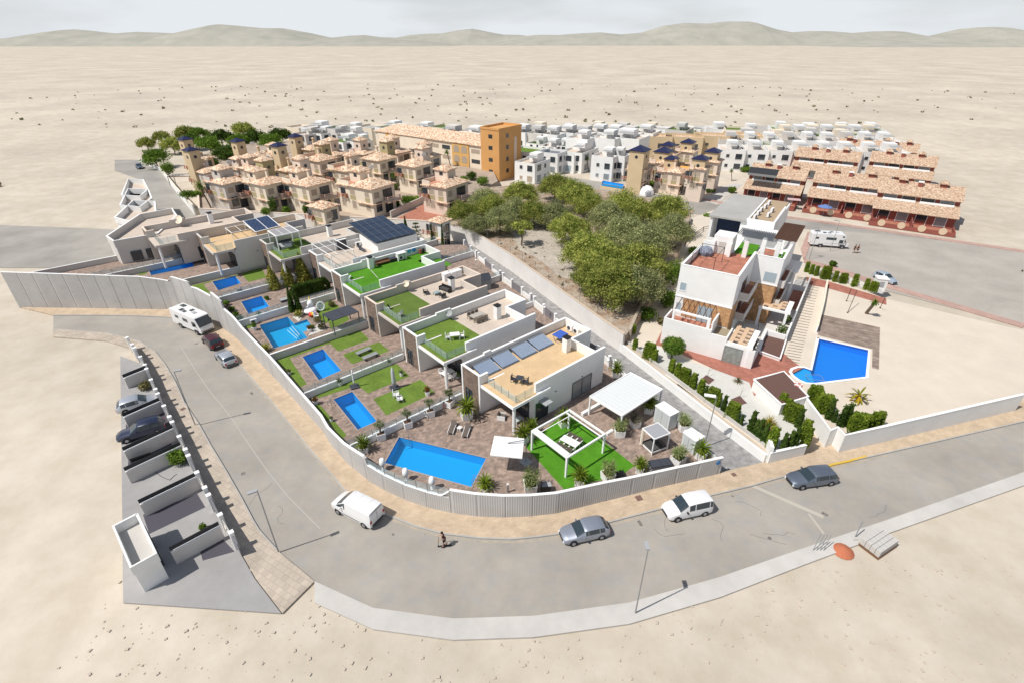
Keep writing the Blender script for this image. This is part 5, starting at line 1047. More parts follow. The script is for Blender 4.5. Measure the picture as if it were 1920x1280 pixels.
# ---- trees of the scrubby hillside, upper left
woods = [make_tree('broadleaf_tree', 'x', 'tree', 'trees on the slope at the upper left', 60 + i, 6.5, 4.2, 4.4, 16, 4200, .26, [L_dark, L_green, L_pine][i], .3, .2, .8, .46) for i in range(3)]
used = set()
for n, (x, y, i, s_, lab) in enumerate([(290, 292, 1, 1.0, 'bright rounded tree beside the side street at the upper left'), (272, 262, 2, .8, 'small tree at the top left photo corner'), (322, 268, 2, 1.0, 'tree behind the bright rounded tree at the upper left'), (355, 262, 0, 1.0, 'dark tree left of the first blue roofed tower top'),
        (390, 270, 1, 1.1, 'bright tree between the two leftmost blue roofed towers'), (412, 256, 0, 1.1, 'dark tree on the ridge above the estate, third from left'), (425, 288, 0, 1.1, 'dark tree directly left of the tall pale tower'), (446, 262, 1, 1.0, 'tree behind the tall pale tower with chimney'), (385, 300, 0, .9, 'dark low tree behind the leftmost estate roofs'),
        (478, 256, 0, 1.1, 'dark tree right of the tall pale tower'), (505, 262, 1, 1.0, 'green tree behind the second pale tower'), (524, 254, 0, 1.1, 'large dark tree at the right end of the slope wood'), (345, 246, 2, 1.0, 'tree at the top photo edge above the first tower'), (300, 250, 2, .8, 'scrubby tree at the top photo edge, far left'), (372, 246, 1, .9, 'tree at the top photo edge behind the leftmost towers'), (455, 242, 2, 1.1, 'tree at the top photo edge beside the sandy patch')]):
    p = at(x, y, 4.0); use_or_copy(woods, i, lab, Vector((p.x, p.y, 0)), rnd.random() * 6.28, s_ * 1.05, used)
# ---- bushes
def bush(name, label, p, r, h, leaf, n=600, size=.12, group=None, seed=1, cat='bush'):
    rn = random.Random(seed); t = thing(name, label, cat, p, rn.random() * 6, group); q = MB(); limb(q, (0, 0, -.05), (0, 0, h * .5), .05 + r * .04, .03, 2, .05, rn); q.build('stem', M_trunk, t)
    q = MB()
    for i in range(7): th = i * 2.4; q.leaves(rn, (r * .45 * math.cos(th) * (i > 0), r * .45 * math.sin(th) * (i > 0), h * (.5 + .12 * rn.random())), (r * .62, r * .62, h * .48), n // 7, size, .4)
    q.build('foliage', leaf, t); return t
BG = 'bushes around the pine plot and gardens'
for i, (x, y, z, r, h, lf, lab) in enumerate([(1258, 628, 1, 0, 0, None, ''), (1262, 535, 1, 2.3, 4.6, L_green, 'tall yellow green bush hard against the left side of the apartment block'), (1250, 575, 1, 1.8, 2.6, L_green, 'lower yellow green bush below the tall one beside the apartment block'), (1212, 598, 1, 1.6, 1.8, L_green, 'wide low green bush at the end of the rubble wall'), (1243, 608, 1, 1.0, .9, L_scrub, 'dry low shrub beside the beige path near the apartment block'),
        (1185, 628, 1, .5, 1.7, L_hedge, 'narrow shrub at the corner of the tall retaining wall'), (318, 330, 0, 2.2, 4.2, L_green, 'rounded green bush beside the side street wall at the upper left'), (1300, 478, 1, 1.2, 1.5, L_green, 'green shrub below the small wooden fence behind the apartment block'), (1326, 413, 0, 1.2, 1.6, L_green, 'green roadside shrub behind the apartment roof'), (1362, 392, 0, .8, 1.2, L_scrub, 'small shrub beside the pink path behind the apartment roof')]):
    if lf: bush('bush', lab, at(x, y, z), r, h, lf, int(900 * r), .16, BG, i)
rn = random.Random(5); rb = thing('round_tree', 'clipped round tree on the gravel beside the white apartment wall', 'tree', at(1259, 672, AZ)); q = MB(); limb(q, (0, 0, 0), (0, 0, 1.1), .14, .1, 2, .05); limb(q, (0, 0, .8), (.5, .3, 1.5), .08, .05, 2, .05); q.build('trunk', M_trunk, rb); q = MB(); q.leaves(rn, (0, 0, 2.0), (1.6, 1.6, 1.15), 4200, .11, .55); q.build('crown', L_green, rb)
# ---- cypress columns and clipped hedge blocks
def hedge_block(name, label, p, rot, w, d, h, leaf, group, seed=1, dens=230, size=.075, round_top=.25, cat='hedge'):
    rn = random.Random(seed); t = thing(name, label, cat, p, rot, group); q = MB(); q.box((0, 0, .12), (.1, .1, .3)); q.build('stem', M_trunk, t); q = MB()
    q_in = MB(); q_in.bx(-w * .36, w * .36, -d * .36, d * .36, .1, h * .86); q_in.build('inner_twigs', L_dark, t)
    n = int(dens * (w * d + 2 * (w + d) * h))
    for _ in range(n):
        z = rn.random() * h; k = 1 - round_top * max(0, z / h - .55) / .45; a = rn.random() * 2 * (w + d)
        if rn.random() < w * d / (w * d + 2 * (w + d) * h) * 1.5: x, y, z = (rn.random() - .5) * w * .85, (rn.random() - .5) * d * .85, h * (.96 + rn.gauss(0, .03)); nn = Vector((0, 0, 1))
        elif a < w: x, y, nn = (a - w / 2) * k, -d / 2 * k, Vector((0, -1, 0))
        elif a < 2 * w: x, y, nn = (a - 1.5 * w) * k, d / 2 * k, Vector((0, 1, 0))
        elif a < 2 * w + d: x, y, nn = -w / 2 * k, (a - 2 * w - d / 2) * k, Vector((-1, 0, 0))
        else: x, y, nn = w / 2 * k, (a - 2 * w - 1.5 * d) * k, Vector((1, 0, 0))
        P = Vector((x, y, z)) + Vector((rn.gauss(0, .03), rn.gauss(0, .03), rn.gauss(0, .03))); nn = (nn + Vector((rn.gauss(0, .6), rn.gauss(0, .6), rn.gauss(0, .6)))).normalized()
        a_ = nn.orthogonal().normalized(); th = rn.random() * 6.28; u_ = (a_ * math.cos(th) + nn.cross(a_) * math.sin(th)) * size * (.6 + .8 * rn.random()); w_ = nn.cross(u_) * .6
        o = len(q.v); q.v += [tuple(P - u_), tuple(P - w_), tuple(P + u_), tuple(P + w_)]; q.f.append((o, o + 1, o + 2, o + 3))
    q.build('foliage', leaf, t); return t
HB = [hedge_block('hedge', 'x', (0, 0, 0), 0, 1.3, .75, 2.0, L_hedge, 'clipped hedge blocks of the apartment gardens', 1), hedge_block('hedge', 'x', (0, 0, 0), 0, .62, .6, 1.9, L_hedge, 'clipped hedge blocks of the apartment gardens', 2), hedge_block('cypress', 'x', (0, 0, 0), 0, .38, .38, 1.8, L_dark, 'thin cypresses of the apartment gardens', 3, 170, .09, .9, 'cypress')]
used = set()
ordn = ['first', 'second', 'third', 'fourth', 'fifth', 'sixth', 'seventh', 'eighth', 'ninth', 'tenth', 'eleventh', 'twelfth', 'thirteenth', 'fourteenth', 'fifteenth', 'sixteenth', 'seventeenth', 'eighteenth', 'nineteenth', 'twentieth']
def hedge_row(items, z, desc, rot):
    for n, (x, y, i, s_) in enumerate(items):
        nm = ['clipped hedge block', 'narrow clipped hedge column', 'thin cypress'][i]
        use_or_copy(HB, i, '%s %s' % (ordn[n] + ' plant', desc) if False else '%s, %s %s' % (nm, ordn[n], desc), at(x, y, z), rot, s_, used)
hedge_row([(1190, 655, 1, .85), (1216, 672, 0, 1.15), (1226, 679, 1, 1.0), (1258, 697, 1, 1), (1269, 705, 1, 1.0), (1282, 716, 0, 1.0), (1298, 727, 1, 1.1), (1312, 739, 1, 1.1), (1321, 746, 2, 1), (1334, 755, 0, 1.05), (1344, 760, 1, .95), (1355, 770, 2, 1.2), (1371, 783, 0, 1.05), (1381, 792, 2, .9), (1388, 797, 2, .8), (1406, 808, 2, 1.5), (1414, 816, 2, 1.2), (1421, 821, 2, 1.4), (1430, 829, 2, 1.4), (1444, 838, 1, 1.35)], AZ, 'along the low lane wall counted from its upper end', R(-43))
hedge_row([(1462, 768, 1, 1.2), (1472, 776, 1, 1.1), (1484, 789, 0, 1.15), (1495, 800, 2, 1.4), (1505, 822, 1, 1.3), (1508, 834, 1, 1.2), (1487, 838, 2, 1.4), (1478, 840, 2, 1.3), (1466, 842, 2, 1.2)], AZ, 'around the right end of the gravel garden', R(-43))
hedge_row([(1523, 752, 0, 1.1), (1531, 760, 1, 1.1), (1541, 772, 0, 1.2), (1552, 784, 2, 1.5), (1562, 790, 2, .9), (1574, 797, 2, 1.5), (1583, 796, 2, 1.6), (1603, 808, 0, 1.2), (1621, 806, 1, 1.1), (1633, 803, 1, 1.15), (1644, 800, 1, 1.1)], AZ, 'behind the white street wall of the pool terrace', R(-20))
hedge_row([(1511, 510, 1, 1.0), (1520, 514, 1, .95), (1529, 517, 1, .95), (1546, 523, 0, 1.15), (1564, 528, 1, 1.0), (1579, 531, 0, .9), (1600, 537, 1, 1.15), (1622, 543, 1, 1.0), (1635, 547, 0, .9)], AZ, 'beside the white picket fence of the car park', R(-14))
# ---- cycads, yuccas, olives in white planters
def frond_ball(q, rn, c, n, L_, wd, up0, up1, droop):
    for i in range(n):
        th = i * 2.399; e = up0 + (up1 - up0) * (i / n); d = Vector((math.cos(th) * math.cos(e), math.sin(th) * math.cos(e), math.sin(e))); q.blade(c, d, L_ * (.85 + .3 * rn.random()), wd, droop, seg=5)
def planter_box(t, w, h, soil=True):
    q = MB(); b, a = w * .44, w * .5; vs = []
    for z, r_ in ((0, b), (h, a), (h, a - .05), (h - .1, a - .06)): vs += [(-r_, -r_, z), (r_, -r_, z), (r_, r_, z), (-r_, r_, z)]
    q.add(vs, [(4 * j + i, 4 * j + (i + 1) % 4, 4 * j + 4 + (i + 1) % 4, 4 * j + 4 + i) for j in range(3) for i in range(4)] + [(3, 2, 1, 0)]); q.build('planter', M_white2, t)
    q = MB(); q.bx(-a + .06, a - .06, -a + .06, a - .06, h - .14, h - .1); q.build('soil', mat('potting_soil', (.10, .055, .035), .95), t)
def cycad(label, p, s_=1.0, pl=True, seed=1):
    rn = random.Random(seed); t = thing('potted_cycad', label, 'potted plant', p, rn.random(), 'cycads in white planters'); h = .62 if pl else .0
    if pl: planter_box(t, .85, .7)
    q = MB(); q.lathe([(.14, h), (.2, h + .15), (.17, h + .4), (.08, h + .5)], n=9); q.build('trunk', M_trunk, t)
    q = MB(); frond_ball(q, rn, Vector((0, 0, h + .45)), 54, 1.0, .075, -.05, 1.35, .9); q.build('fronds', L_cycad, t); t.scale = (s_,) * 3; return t
cy = cycad('cycad in a white planter at the left corner of the large front pool', at(683, 846, 1.2), 1.05)
def cyc(x, y, s_, lab, dz=0): again(cy, lab, at(x, y, 1.2) + Vector((0, 0, dz)), rnd.random() * 6, s_)
cyc(875, 783, 1.45, 'largest cycad in a white planter at the front corner of the tan roof villa'); cyc(980, 828, 1.2, 'cycad in a planter left of the pergola, nearest the white parasol'); cyc(995, 815, 1.1, 'cycad in a planter behind the one by the white parasol'); cyc(1056, 797, 1.15, 'cycad in a white planter at the far corner of the pergola lawn')
cyc(1154, 705, 1.15, 'cycad in a white planter at the far end of the villa side wall'); cyc(1216, 772, 1.2, 'cycad in a white planter at the right end of the white slatted canopy'); cyc(910, 915, 1.05, 'cycad beside the right end of the large front pool', -.45); cyc(1087, 907, 1.1, 'yellowish cycad in a white planter at the front corner of the pergola lawn'); cyc(1199, 884, .95, 'cycad in a white planter left of the grey storage chest'); cyc(1313, 858, 1.15, 'cycad at the right end of the front garden wall')
def yucca(label, p, s_, pl=1, heads=9, seed=1, leaf=None, spread=.55):
    rn = random.Random(seed); t = thing('potted_yucca', label, 'potted plant', p, rn.random(), 'yuccas and grasses in white planters')
    if pl: planter_box(t, .95, .75)
    q = MB(); f = MB()
    for i in range(heads):
        th = i * 2.4; r_ = spread * math.sqrt(i / heads); c = Vector((r_ * math.cos(th), r_ * math.sin(th), .8 + .75 * rn.random())); limb(q, (0, 0, .6), c, .05, .04, 2, .04, rn); frond_ball(f, rn, c, 26, .48, .035, -.4, 1.4, .5)
    q.build('stems', M_trunk, t); f.build('leaves', leaf or L_yucca, t); t.scale = (s_,) * 3; return t
yu = yucca('yucca in a white planter at the front wall beside the black grill box', at(994, 918, 1.2), 1.25)
for x, y, s_, lab in [(1139, 898, 1.15, 'yucca in a white planter on the front edge of the vivid lawn'), (1270, 868, 1.2, 'spreading yucca behind the front wall right of the storage chest'), (1161, 815, 1.15, 'yucca in a white planter in front of the slatted canopy'), (1281, 805, 1.15, 'yucca in a tall white planter between the two white garden sheds')]: again(yu, lab, at(x, y, 1.2), rnd.random() * 6, s_)
yucca('grey feathery shrub in a white planter under the edge of the slatted canopy', at(1190, 798, 1.2), 1.05, heads=8, seed=4, leaf=leafmat('grey_purple_leaves', (.13, .12, .09), (.26, .24, .17), 3))
def olive(label, p, s_=1.0, pl=True):
    rn = random.Random(9); t = thing('potted_olive_tree', label, 'olive tree', p, rn.random(), 'potted olive trees along the glass screen')
    if pl: planter_box(t, .85, .8)
    q = MB(); limb(q, (0, 0, .6), (.05, .02, 1.35), .11, .06, 3, .03, rn); [limb(q, (.05, 0, 1.25), (.3 * math.cos(a), .3 * math.sin(a), 1.7), .04, .015, 2, .02, rn) for a in (0, 2, 4)]; q.build('trunk', M_trunk, t)
    q = MB(); [q.leaves(rn, (.3 * math.cos(a), .3 * math.sin(a), 1.75 + .15 * (i % 2)), (.3, .3, .26), 130, .06, .2) for i, a in enumerate((0, 1.3, 2.6, 3.9, 5.2))]; q.build('crown', L_olive, t); t.scale = (s_,) * 3; return t
ol = olive('potted olive tree nearest the large front pool', at(715, 822, 1.2), 1.1)
for x, y, lab in [(765, 800, 'second potted olive tree from the pool, beside the white bicycle'), (807, 779, 'third potted olive tree from the pool, between the white and red bicycles'), (843, 761, 'potted olive tree nearest the stone front of the tan roof villa')]: again(ol, lab, at(x, y, 1.2), rnd.random() * 6, 1.1)
def pot_plant(label, x, y, k, leaf, s_=1.0, col=None, r=.22):
    t = thing('potted_plant', label, 'potted plant', at(x, y, LV[k - 1]), 0, 'small potted plants in the villa gardens'); q = MB(); q.lathe([(.2, 0), (.26, .4), (.22, .4), (.2, .34)], n=10); q.build('pot', col or M_pvc, t)
    rn = random.Random(int(x)); q = MB(); q.leaves(rn, (0, 0, .62), (r * 1.5, r * 1.5, .3), 170, .08, .2); q.build('foliage', leaf, t); t.scale = (s_,) * 3
for a_ in [('white cube planter with a small plant at the left wall of the second garden', 637, 722, 2, L_olive, 1.2), ('white cube planter with a small tree by the glass above the second garden', 730, 683, 2, L_dark, 1.1), ('white pot with grey green plant at the edge of the second garden lawn', 753, 704, 2, L_olive, 1.0), ('small red flowered shrub in a pot at the corner of the second garden lawn', 802, 740, 2, L_red, 1.3),
           ('orange flowering pot on the left strip of the second garden', 592, 757, 2, L_red, 1.2), ('white pot with a small tree by the wall of the third garden', 585, 648, 3, L_green, 1.1), ('round pale urn with a plant beside the turquoise pool', 478, 619, 4, L_green, 1.3), ('terracotta pot with a palm plant by the turquoise pool wall', 488, 600, 4, L_green, 1.5), ('terracotta bowl of red flowers by the turquoise pool wall', 503, 596, 4, L_red, 1.2),
           ('small pot in the lawn corner beside the perimeter wall of the third garden', 543, 701, 3, L_scrub, .9), ('orange plant pot next to the shallow bay of the turquoise pool', 581, 622, 4, L_red, 1.2), ('small white statue pot on the lowest strip of the second garden', 622, 789, 2, L_olive, .8), ('dark shrub in a pot below the terrace of the half turf villa', 857, 711, 1, L_green, 1.4)]: pot_plant(*a_, col=mat('terracotta_pot', (.45, .17, .08), .8) if 'terracotta' in a_[0] else None)
# shrubs, conifers and cypresses of gardens 4 and 5
CG = 'conical golden conifers in the fifth garden'
def cone_tree(name, label, p, r, h, leaf, n, seed, group, size=.12, cat='conifer'):
    rn = random.Random(seed); t = thing(name, label, cat, p, rn.random() * 6, group); q = MB(); limb(q, (0, 0, -.05), (0, 0, h * .8), .09, .03, 3, .02, rn); q.build('trunk', M_trunk, t); q = MB()
    for i in range(9):
        k = i / 8; z = .35 + (h - .5) * k; rr = max(.1, r * (1 - k) ** .75); q.leaves(rn, (0, 0, z), (rr, rr, h * .11), int(n * (.3 + rr / r) / 6), size, .6)
    q.build('foliage', leaf, t); return t
cone_tree('golden_conifer', 'leftmost of three golden cone shaped conifers beside the small pool', at(514, 541, 3.1), 1.35, 3.7, L_conifer, 6000, 1, CG); cone_tree('golden_conifer', 'middle of three golden cone shaped conifers beside the small pool', at(541, 534, 3.1), 1.35, 3.9, L_conifer, 6000, 2, CG); cone_tree('golden_conifer', 'rightmost and tallest of three golden cone shaped conifers', at(570, 528, 3.1), 1.5, 4.7, L_conifer, 7000, 3, CG)
a_, b_ = at(548, 561, 3.1), at(618, 541, 3.1)
hedge_block('clipped_hedge', 'dense green cypress hedge below the golden conifers', (a_ + b_) / 2 + Vector((0, 0, 0)), ang(a_, b_), (b_ - a_).length, 1.0, 2.0, L_dark, None, 4, 110, .13, .15)
for x, y, h, lab in [(549, 585, 4.2, 'left of two tall dark cypresses beside the inflatable unicorn'), (561, 583, 3.6, 'right of two tall dark cypresses beside the inflatable unicorn')]: cone_tree('tall_cypress', lab, at(x, y, 3.1), .55, h, L_dark, 2600, int(x), 'tall cypresses', .1, 'cypress')
cone_tree('slim_cypress', 'left of two slim cypresses beside the lane behind the solar module villa', at(812, 470, 1), .42, 5.2, L_dark, 1400, 5, 'slim cypresses by the lane', .12, 'cypress'); cone_tree('slim_cypress', 'right of two slim cypresses beside the lane behind the solar module villa', at(831, 469, 1), .42, 5.0, L_dark, 1400, 6, 'slim cypresses by the lane', .12, 'cypress')
cone_tree('dark_spruce', 'dense dark spruce touching the right corner of the tilted solar modules', at(765, 468, 2), 1.2, 6.2, L_dark, 3400, 7, None); 
t = thing('norfolk_pine', 'open tiered conifer between the dark spruce and the slim cypresses', 'conifer', at(784, 470, 2)); q = MB(); limb(q, (0, 0, 0), (0, 0, 5.6), .1, .03, 4, .01); q.build('trunk', M_trunk, t); q = MB(); f = MB()
for i in range(7):
    z = 1.0 + i * .72; L_ = 1.7 * (1 - i / 8.5)
    for j in range(7): th = j * .9 + i * .4; d = Vector((math.cos(th), math.sin(th), .12)); f.blade((0, 0, z), d, L_, .13, -.1, seg=4); [f.leaves(rnd, Vector((0, 0, z)) + d * L_ * k, (.2, .2, .1), 9, .1, .2) for k in (.4, .7, .95)]
f.build('branches', L_dark, t)
for n, (x, y, k, r, lf) in enumerate([(425, 573, 5, .55, L_green), (436, 584, 5, .5, L_green), (443, 593, 5, .45, L_green), (451, 601, 5, .5, L_green), (501, 562, 5, .4, L_green), (560, 594, 4, .7, L_conifer), (596, 605, 4, .6, L_scrub), (604, 617, 4, .6, L_scrub), (585, 616, 4, .35, L_green), (500, 657, 4, .7, L_conifer), (622, 575, 4, .6, L_scrub), (800, 478, 4, .9, L_green), (859, 714, 1, .1, L_green)]):
    if r > .2: bush('garden_shrub', ['uppermost of four round shrubs beside the pool next to the grey cabinet', 'second of four round shrubs beside the pool next to the grey cabinet', 'third of four round shrubs beside the pool next to the grey cabinet', 'lowest of four round shrubs beside the pool next to the grey cabinet', 'tiny shrub in white stones below the golden conifers', 'golden shrub in white stones at the foot of the tall cypresses', 'sparse shrub left of the dark gazebo', 'sparse shrub in white stones below the dark gazebo', 'small round bush at the shallow bay corner', 'golden succulent patch at the lower corner of the turquoise pool', 'spiky shrub by the stone front of the vivid green roofed villa', 'dark green shrub at the foot of the tiered conifer', ''][n], at(x, y, LV[k - 1]), r, r * 1.5, lf, 420, .09, 'garden shrubs', n)
# ---- palms
def palm(name, label, p, h, s_=1.0, n=44, L_=1.5, leaf=None, group='palm trees', seed=2, lean=(0, 0), tr=.16):
    rn = random.Random(seed); t = thing(name, label, 'palm tree', p, rn.random() * 6, group); q = MB(); limb(q, (0, 0, -.1), (lean[0], lean[1], h), tr * 1.2, tr, 5, .02, rn); q.build('trunk', M_trunk, t); q = MB(); frond_ball(q, rn, Vector((lean[0], lean[1], h)), n, L_, .17, -.55, 1.3, 1.2); q.build('fronds', leaf or L_palm, t); t.scale = (s_,) * 3; return t
palm('palm_tree', 'yellowing fan palm on the pale sand of the pool terrace', at(1612, 752, AZ), .7, 1.0, 20, 1.5, L_yellow, None, 3, (.2, .2), .2)
pm = palm('palm_tree', 'left of two leaning palms in front of the leftmost terracotta roofed house', at(396, 390, 2.5), 5.6, 1.0, 50, 1.6, None, 'palm trees', 4, (-1.2, .4))
for x, y, s_, lab in [(408, 389, .95, 'right of two leaning palms in front of the leftmost terracotta roofed house'), (655, 326, .85, 'large palm between the middle terracotta roofed houses'), (638, 322, .7, 'smaller palm left of the large one between the middle houses'), (748, 358, .75, 'tall shaggy palm on the path between two estate houses'), (845, 312, .8, 'palm in front of the orange apartment block arches'), (1090, 318, .7, 'left of three feather palms beside the far white houses'), (1104, 322, .75, 'middle of three feather palms beside the far white houses'), (1114, 326, .75, 'right of three feather palms beside the far white houses'), (1268, 278, 1.1, 'left palm in front of the distant tan terrace'), (1275, 279, .9, 'second palm in front of the distant tan terrace'), (1302, 280, 1.1, 'right palm in front of the distant tan terrace'), (1366, 258, .8, 'small far palm above the white row houses'), (1372, 340, .55, 'short palm beside the narrow lane behind the blue roofed towers')]: again(pm, lab, at(x, y, 2.5 if x < 860 else 0), rnd.random() * 6, s_)
palm('young_palm', 'small green crowned palm with leaning trunk on the pale sand near the deck', at(1624, 588, AZ), 2.6, 1.0, 22, .75, None, None, 5, (.9, .9), .2)
bush('car_park_palm', 'low bushy palm between the picket fence hedges and the car park', at(1560, 500, 0), .7, 1.1, L_palm, 500, .18, None, 9, 'palm')
for n, (x, y, lf) in enumerate([(1383, 716, L_scrub), (1442, 797, L_yellow)]):
    t = thing('spiky_shrub', ['thin spiky shrub on the pale gravel, uppermost', 'yellow green spiky shrub in the brown triangle bed on the gravel'][n], 'shrub', at(x, y, AZ)); q = MB(); frond_ball(q, rnd, Vector((0, 0, .1)), 40 + 30 * n, .7 + .35 * n, .05, .1, 1.5, .5); q.build('leaves', lf, t); q = MB(); q.cyl((0, 0, -.02), (0, 0, .3), .06, n=6); q.build('stem', M_trunk, t)
# ================================================================ garden furniture and small things
def PG1(x, y, h=0, k=1): return at(x, y, LV[k - 1]) + Vector((0, 0, h))
def parts(t, items):
    for nm, m, boxes in items:
        q = MB(); [q.bx(*b) for b in boxes]; q.build(nm, m, t)
    return t
# white pergola over the vivid lawn
A1 = R(41)
pe = [at(x, y, 3.75) for x, y in [(998, 807), (1068, 768), (1132, 812), (1063, 857)]]
ra = ang(pe[0], pe[1]); wv = (pe[1] - pe[0]).length; dv = (pe[3] - pe[0]).length
t = frame_box('garden_pergola', 'white open pergola standing on the vivid lawn around the dining table', 'pergola', (pe[0].x, pe[0].y, 1.2), ra, wv, dv, 2.42, (.45, wv - .55), r=.09)
q = MB(); q.bx(.5, wv - .6, -.7, -.62, 2.46, 2.52); q.build('crossbar', M_white2, t); q = MB(); q.bx(.1, .5, -dv + .1, -.1, 2.62, 2.68); q.build('folded_awning', M_pvc, t)
c = at(1068, 836, 1.2); dr = ang(at(1048, 826, 1.9), at(1080, 843, 1.9))
table('garden_table', 'white dining table under the white pergola', c, dr, 2.0, .95, .74, M_pvc); fc = None; ux = Vector((math.cos(dr), math.sin(dr), 0)); uy = Vector((-ux.y, ux.x, 0)); i = 0
for side in (1, -1):
    for j in (-.62, 0, .62):
        o = c + ux * j + uy * side * .78; rr = dr if side > 0 else dr + math.pi; lab = '%s chair with taupe seat on the %s side of the pergola table' % ({-.62: 'left', 0: 'middle', .62: 'right'}[j], 'far' if side > 0 else 'near')
        if fc is None: fc = chair('garden_chair', lab, o, rr, M_pvc, cush=M_taupe, group='white garden chairs at the pergola table')
        else: again(fc, lab, o, rr)
# white slatted canopy
ca = [at(x, y, 3.75) for x, y in [(1105, 742), (1182, 697), (1225, 732), (1157, 778)]]; ra = ang(ca[0], ca[1]); wv = (ca[1] - ca[0]).length; dv = 4.6
t = thing('slatted_canopy', 'white canopy with closed roof slats beside the lane', 'pergola', (ca[0].x, ca[0].y, 1.2), ra)
for x, y in ((.1, -.1), (wv - .1, -.1), (wv - .1, -dv + .1), (.1, -dv + .1)): parts(t, [('post', M_white2, [(x - .08, x + .08, y - .08, y + .08, 0, 2.4)])])
n = 13; q = MB(); [q.bx(.1 + (wv - .2) * i / n, .1 + (wv - .2) * (i + .94) / n, -dv + .1, -.1, 2.49, 2.53) for i in range(n)]; q.build('roof_slats', mat('pale_slat', (.66, .68, .68), .5), t)
parts(t, [('roof_frame', M_white2, [(0, wv, -.1, 0, 2.4, 2.6), (0, wv, -dv, -dv + .1, 2.4, 2.6), (0, .1, -dv + .1, -.1, 2.4, 2.6), (wv - .1, wv, -dv + .1, -.1, 2.4, 2.6)])])
b1, b2 = at(1091, 779, 1.2), at(1124, 760, 1.2); q = MB(); q.wall([(b1.x, b1.y), (b2.x, b2.y)], .35, 1.2, 1.62); solid('low_garden_wall', q, M_white, 'low white wall under the left edge of the slatted canopy', 'wall')
b1, b2 = at(1137, 815, 1.2), at(1148, 808, 1.2); q = MB(); q.wall([(b1.x, b1.y), (b2.x, b2.y)], .3, 1.2, 1.5); solid('low_garden_wall', q, M_white, 'stub of low white wall by the yucca in front of the slatted canopy', 'wall')
# sheds
def shed(label, px, h, w, d):
    p = [at(x, y, 1.2 + h) for x, y in px]; r_ = ang(p[0], p[1]); t = thing('garden_shed', label, 'shed', (p[0].x, p[0].y, 1.2), r_, 'white garden sheds'); w, d = (p[1] - p[0]).length, (p[3] - p[0]).length
    parts(t, [('walls', mat('shed_panel', (.58, .61, .61), .6), [(.06, w - .06, -d + .06, -.06, 0, h - .12)]), ('roof', M_white2, [(0, w, -d, 0, h - .1, h)]), ('roof_ribs', M_greyplastic, [(w * k / 4 - .01, w * k / 4 + .01, -d, 0, h + .001, h + .015) for k in (1, 2, 3)]), ('door', mat('shed_door', (.5, .53, .53), .6), [(.03, .062, -d + .3, -.3, .05, h - .2)]), ('door_gap', M_anth, [(.02, .035, -d / 2 - .01, -d / 2 + .01, .05, h - .2)])])
shed('larger white garden shed behind the grey roofed daybed', [(1228, 759), (1245, 751), (1269, 770), (1253, 781)], 2.2, 1, 1); shed('smaller white garden shed at the lane side corner of the patio', [(1280, 809), (1297, 800), (1317, 819), (1300, 829)], 1.9, 1, 1)
# daybed
p = [at(x, y, 3.4) for x, y in [(1204, 802), (1234, 791), (1255, 812), (1224, 824)]]; r_ = ang(p[0], p[1]); w, d = (p[1] - p[0]).length, (p[3] - p[0]).length
t = thing('canopied_daybed', 'square daybed with flat grey roof and white posts between the sheds and pergola', 'daybed', (p[0].x, p[0].y, 1.2), r_)
for x in (.05, w - .05):
    for y in (-.05, -d + .05): parts(t, [('post', M_white2, [(x - .05, x + .05, y - .05, y + .05, 0, 2.15)])])
parts(t, [('roof', mat('grey_canopy_fabric', (.33, .34, .36), .8), [(.03, w - .03, -d + .03, -.03, 2.16, 2.2)]), ('roof_frame', M_white2, [(0, w, -.08, 0, 2.1, 2.22), (0, w, -d, -d + .08, 2.1, 2.22), (0, .08, -d + .08, -.08, 2.1, 2.22), (w - .08, w, -d + .08, -.08, 2.1, 2.22)]), ('bed_base', M_pvc, [(.1, w - .1, -d + .1, -.1, .1, .3)]), ('mattress', M_charcoal, [(.15, w - .15, -d + .15, -.15, .3, .48)]), ('cushion', M_taupe, [(w - .5, w - .2, -d + .2, -.2, .48, .68)]), ('curtain', M_sandg if False else mat('beige_curtain', (.55, .47, .36), .9), [(.0, .06, -.35, -.1, .1, 2.1)])])
# parasol, loungers, lamps
t = thing('cantilever_parasol', 'open square white parasol beside the right end of the front pool', 'parasol', PG1(952, 862)); top = [at(x, y, 3.85) - Vector((*PG1(952, 862)[:2], 1.2)) for x, y in [(927, 816), (983, 821), (979, 858), (919, 852)]]
cc = sum(top, Vector((0, 0, 0))) / 4 + Vector((0, 0, .35)); q = MB(); q.add([*top, cc, *[v - Vector((0, 0, .12)) for v in top]], [(0, 4, 1), (1, 4, 2), (2, 4, 3), (3, 4, 0), (0, 1, 6, 5), (1, 2, 7, 6), (2, 3, 8, 7), (3, 0, 5, 8)]); q.build('canopy', M_white2, t)
bp = PG1(986, 866) - t.location; q = MB(); q.tube([bp, bp + Vector((0, 0, 2.95)), cc + Vector((0, 0, .1))], .045, 8); q.build('mast', M_greymetal, t); q = MB(); q.box((bp.x, bp.y, .04), (1.0, 1.0, .08), R(40)); q.build('base', M_greyplastic, t)
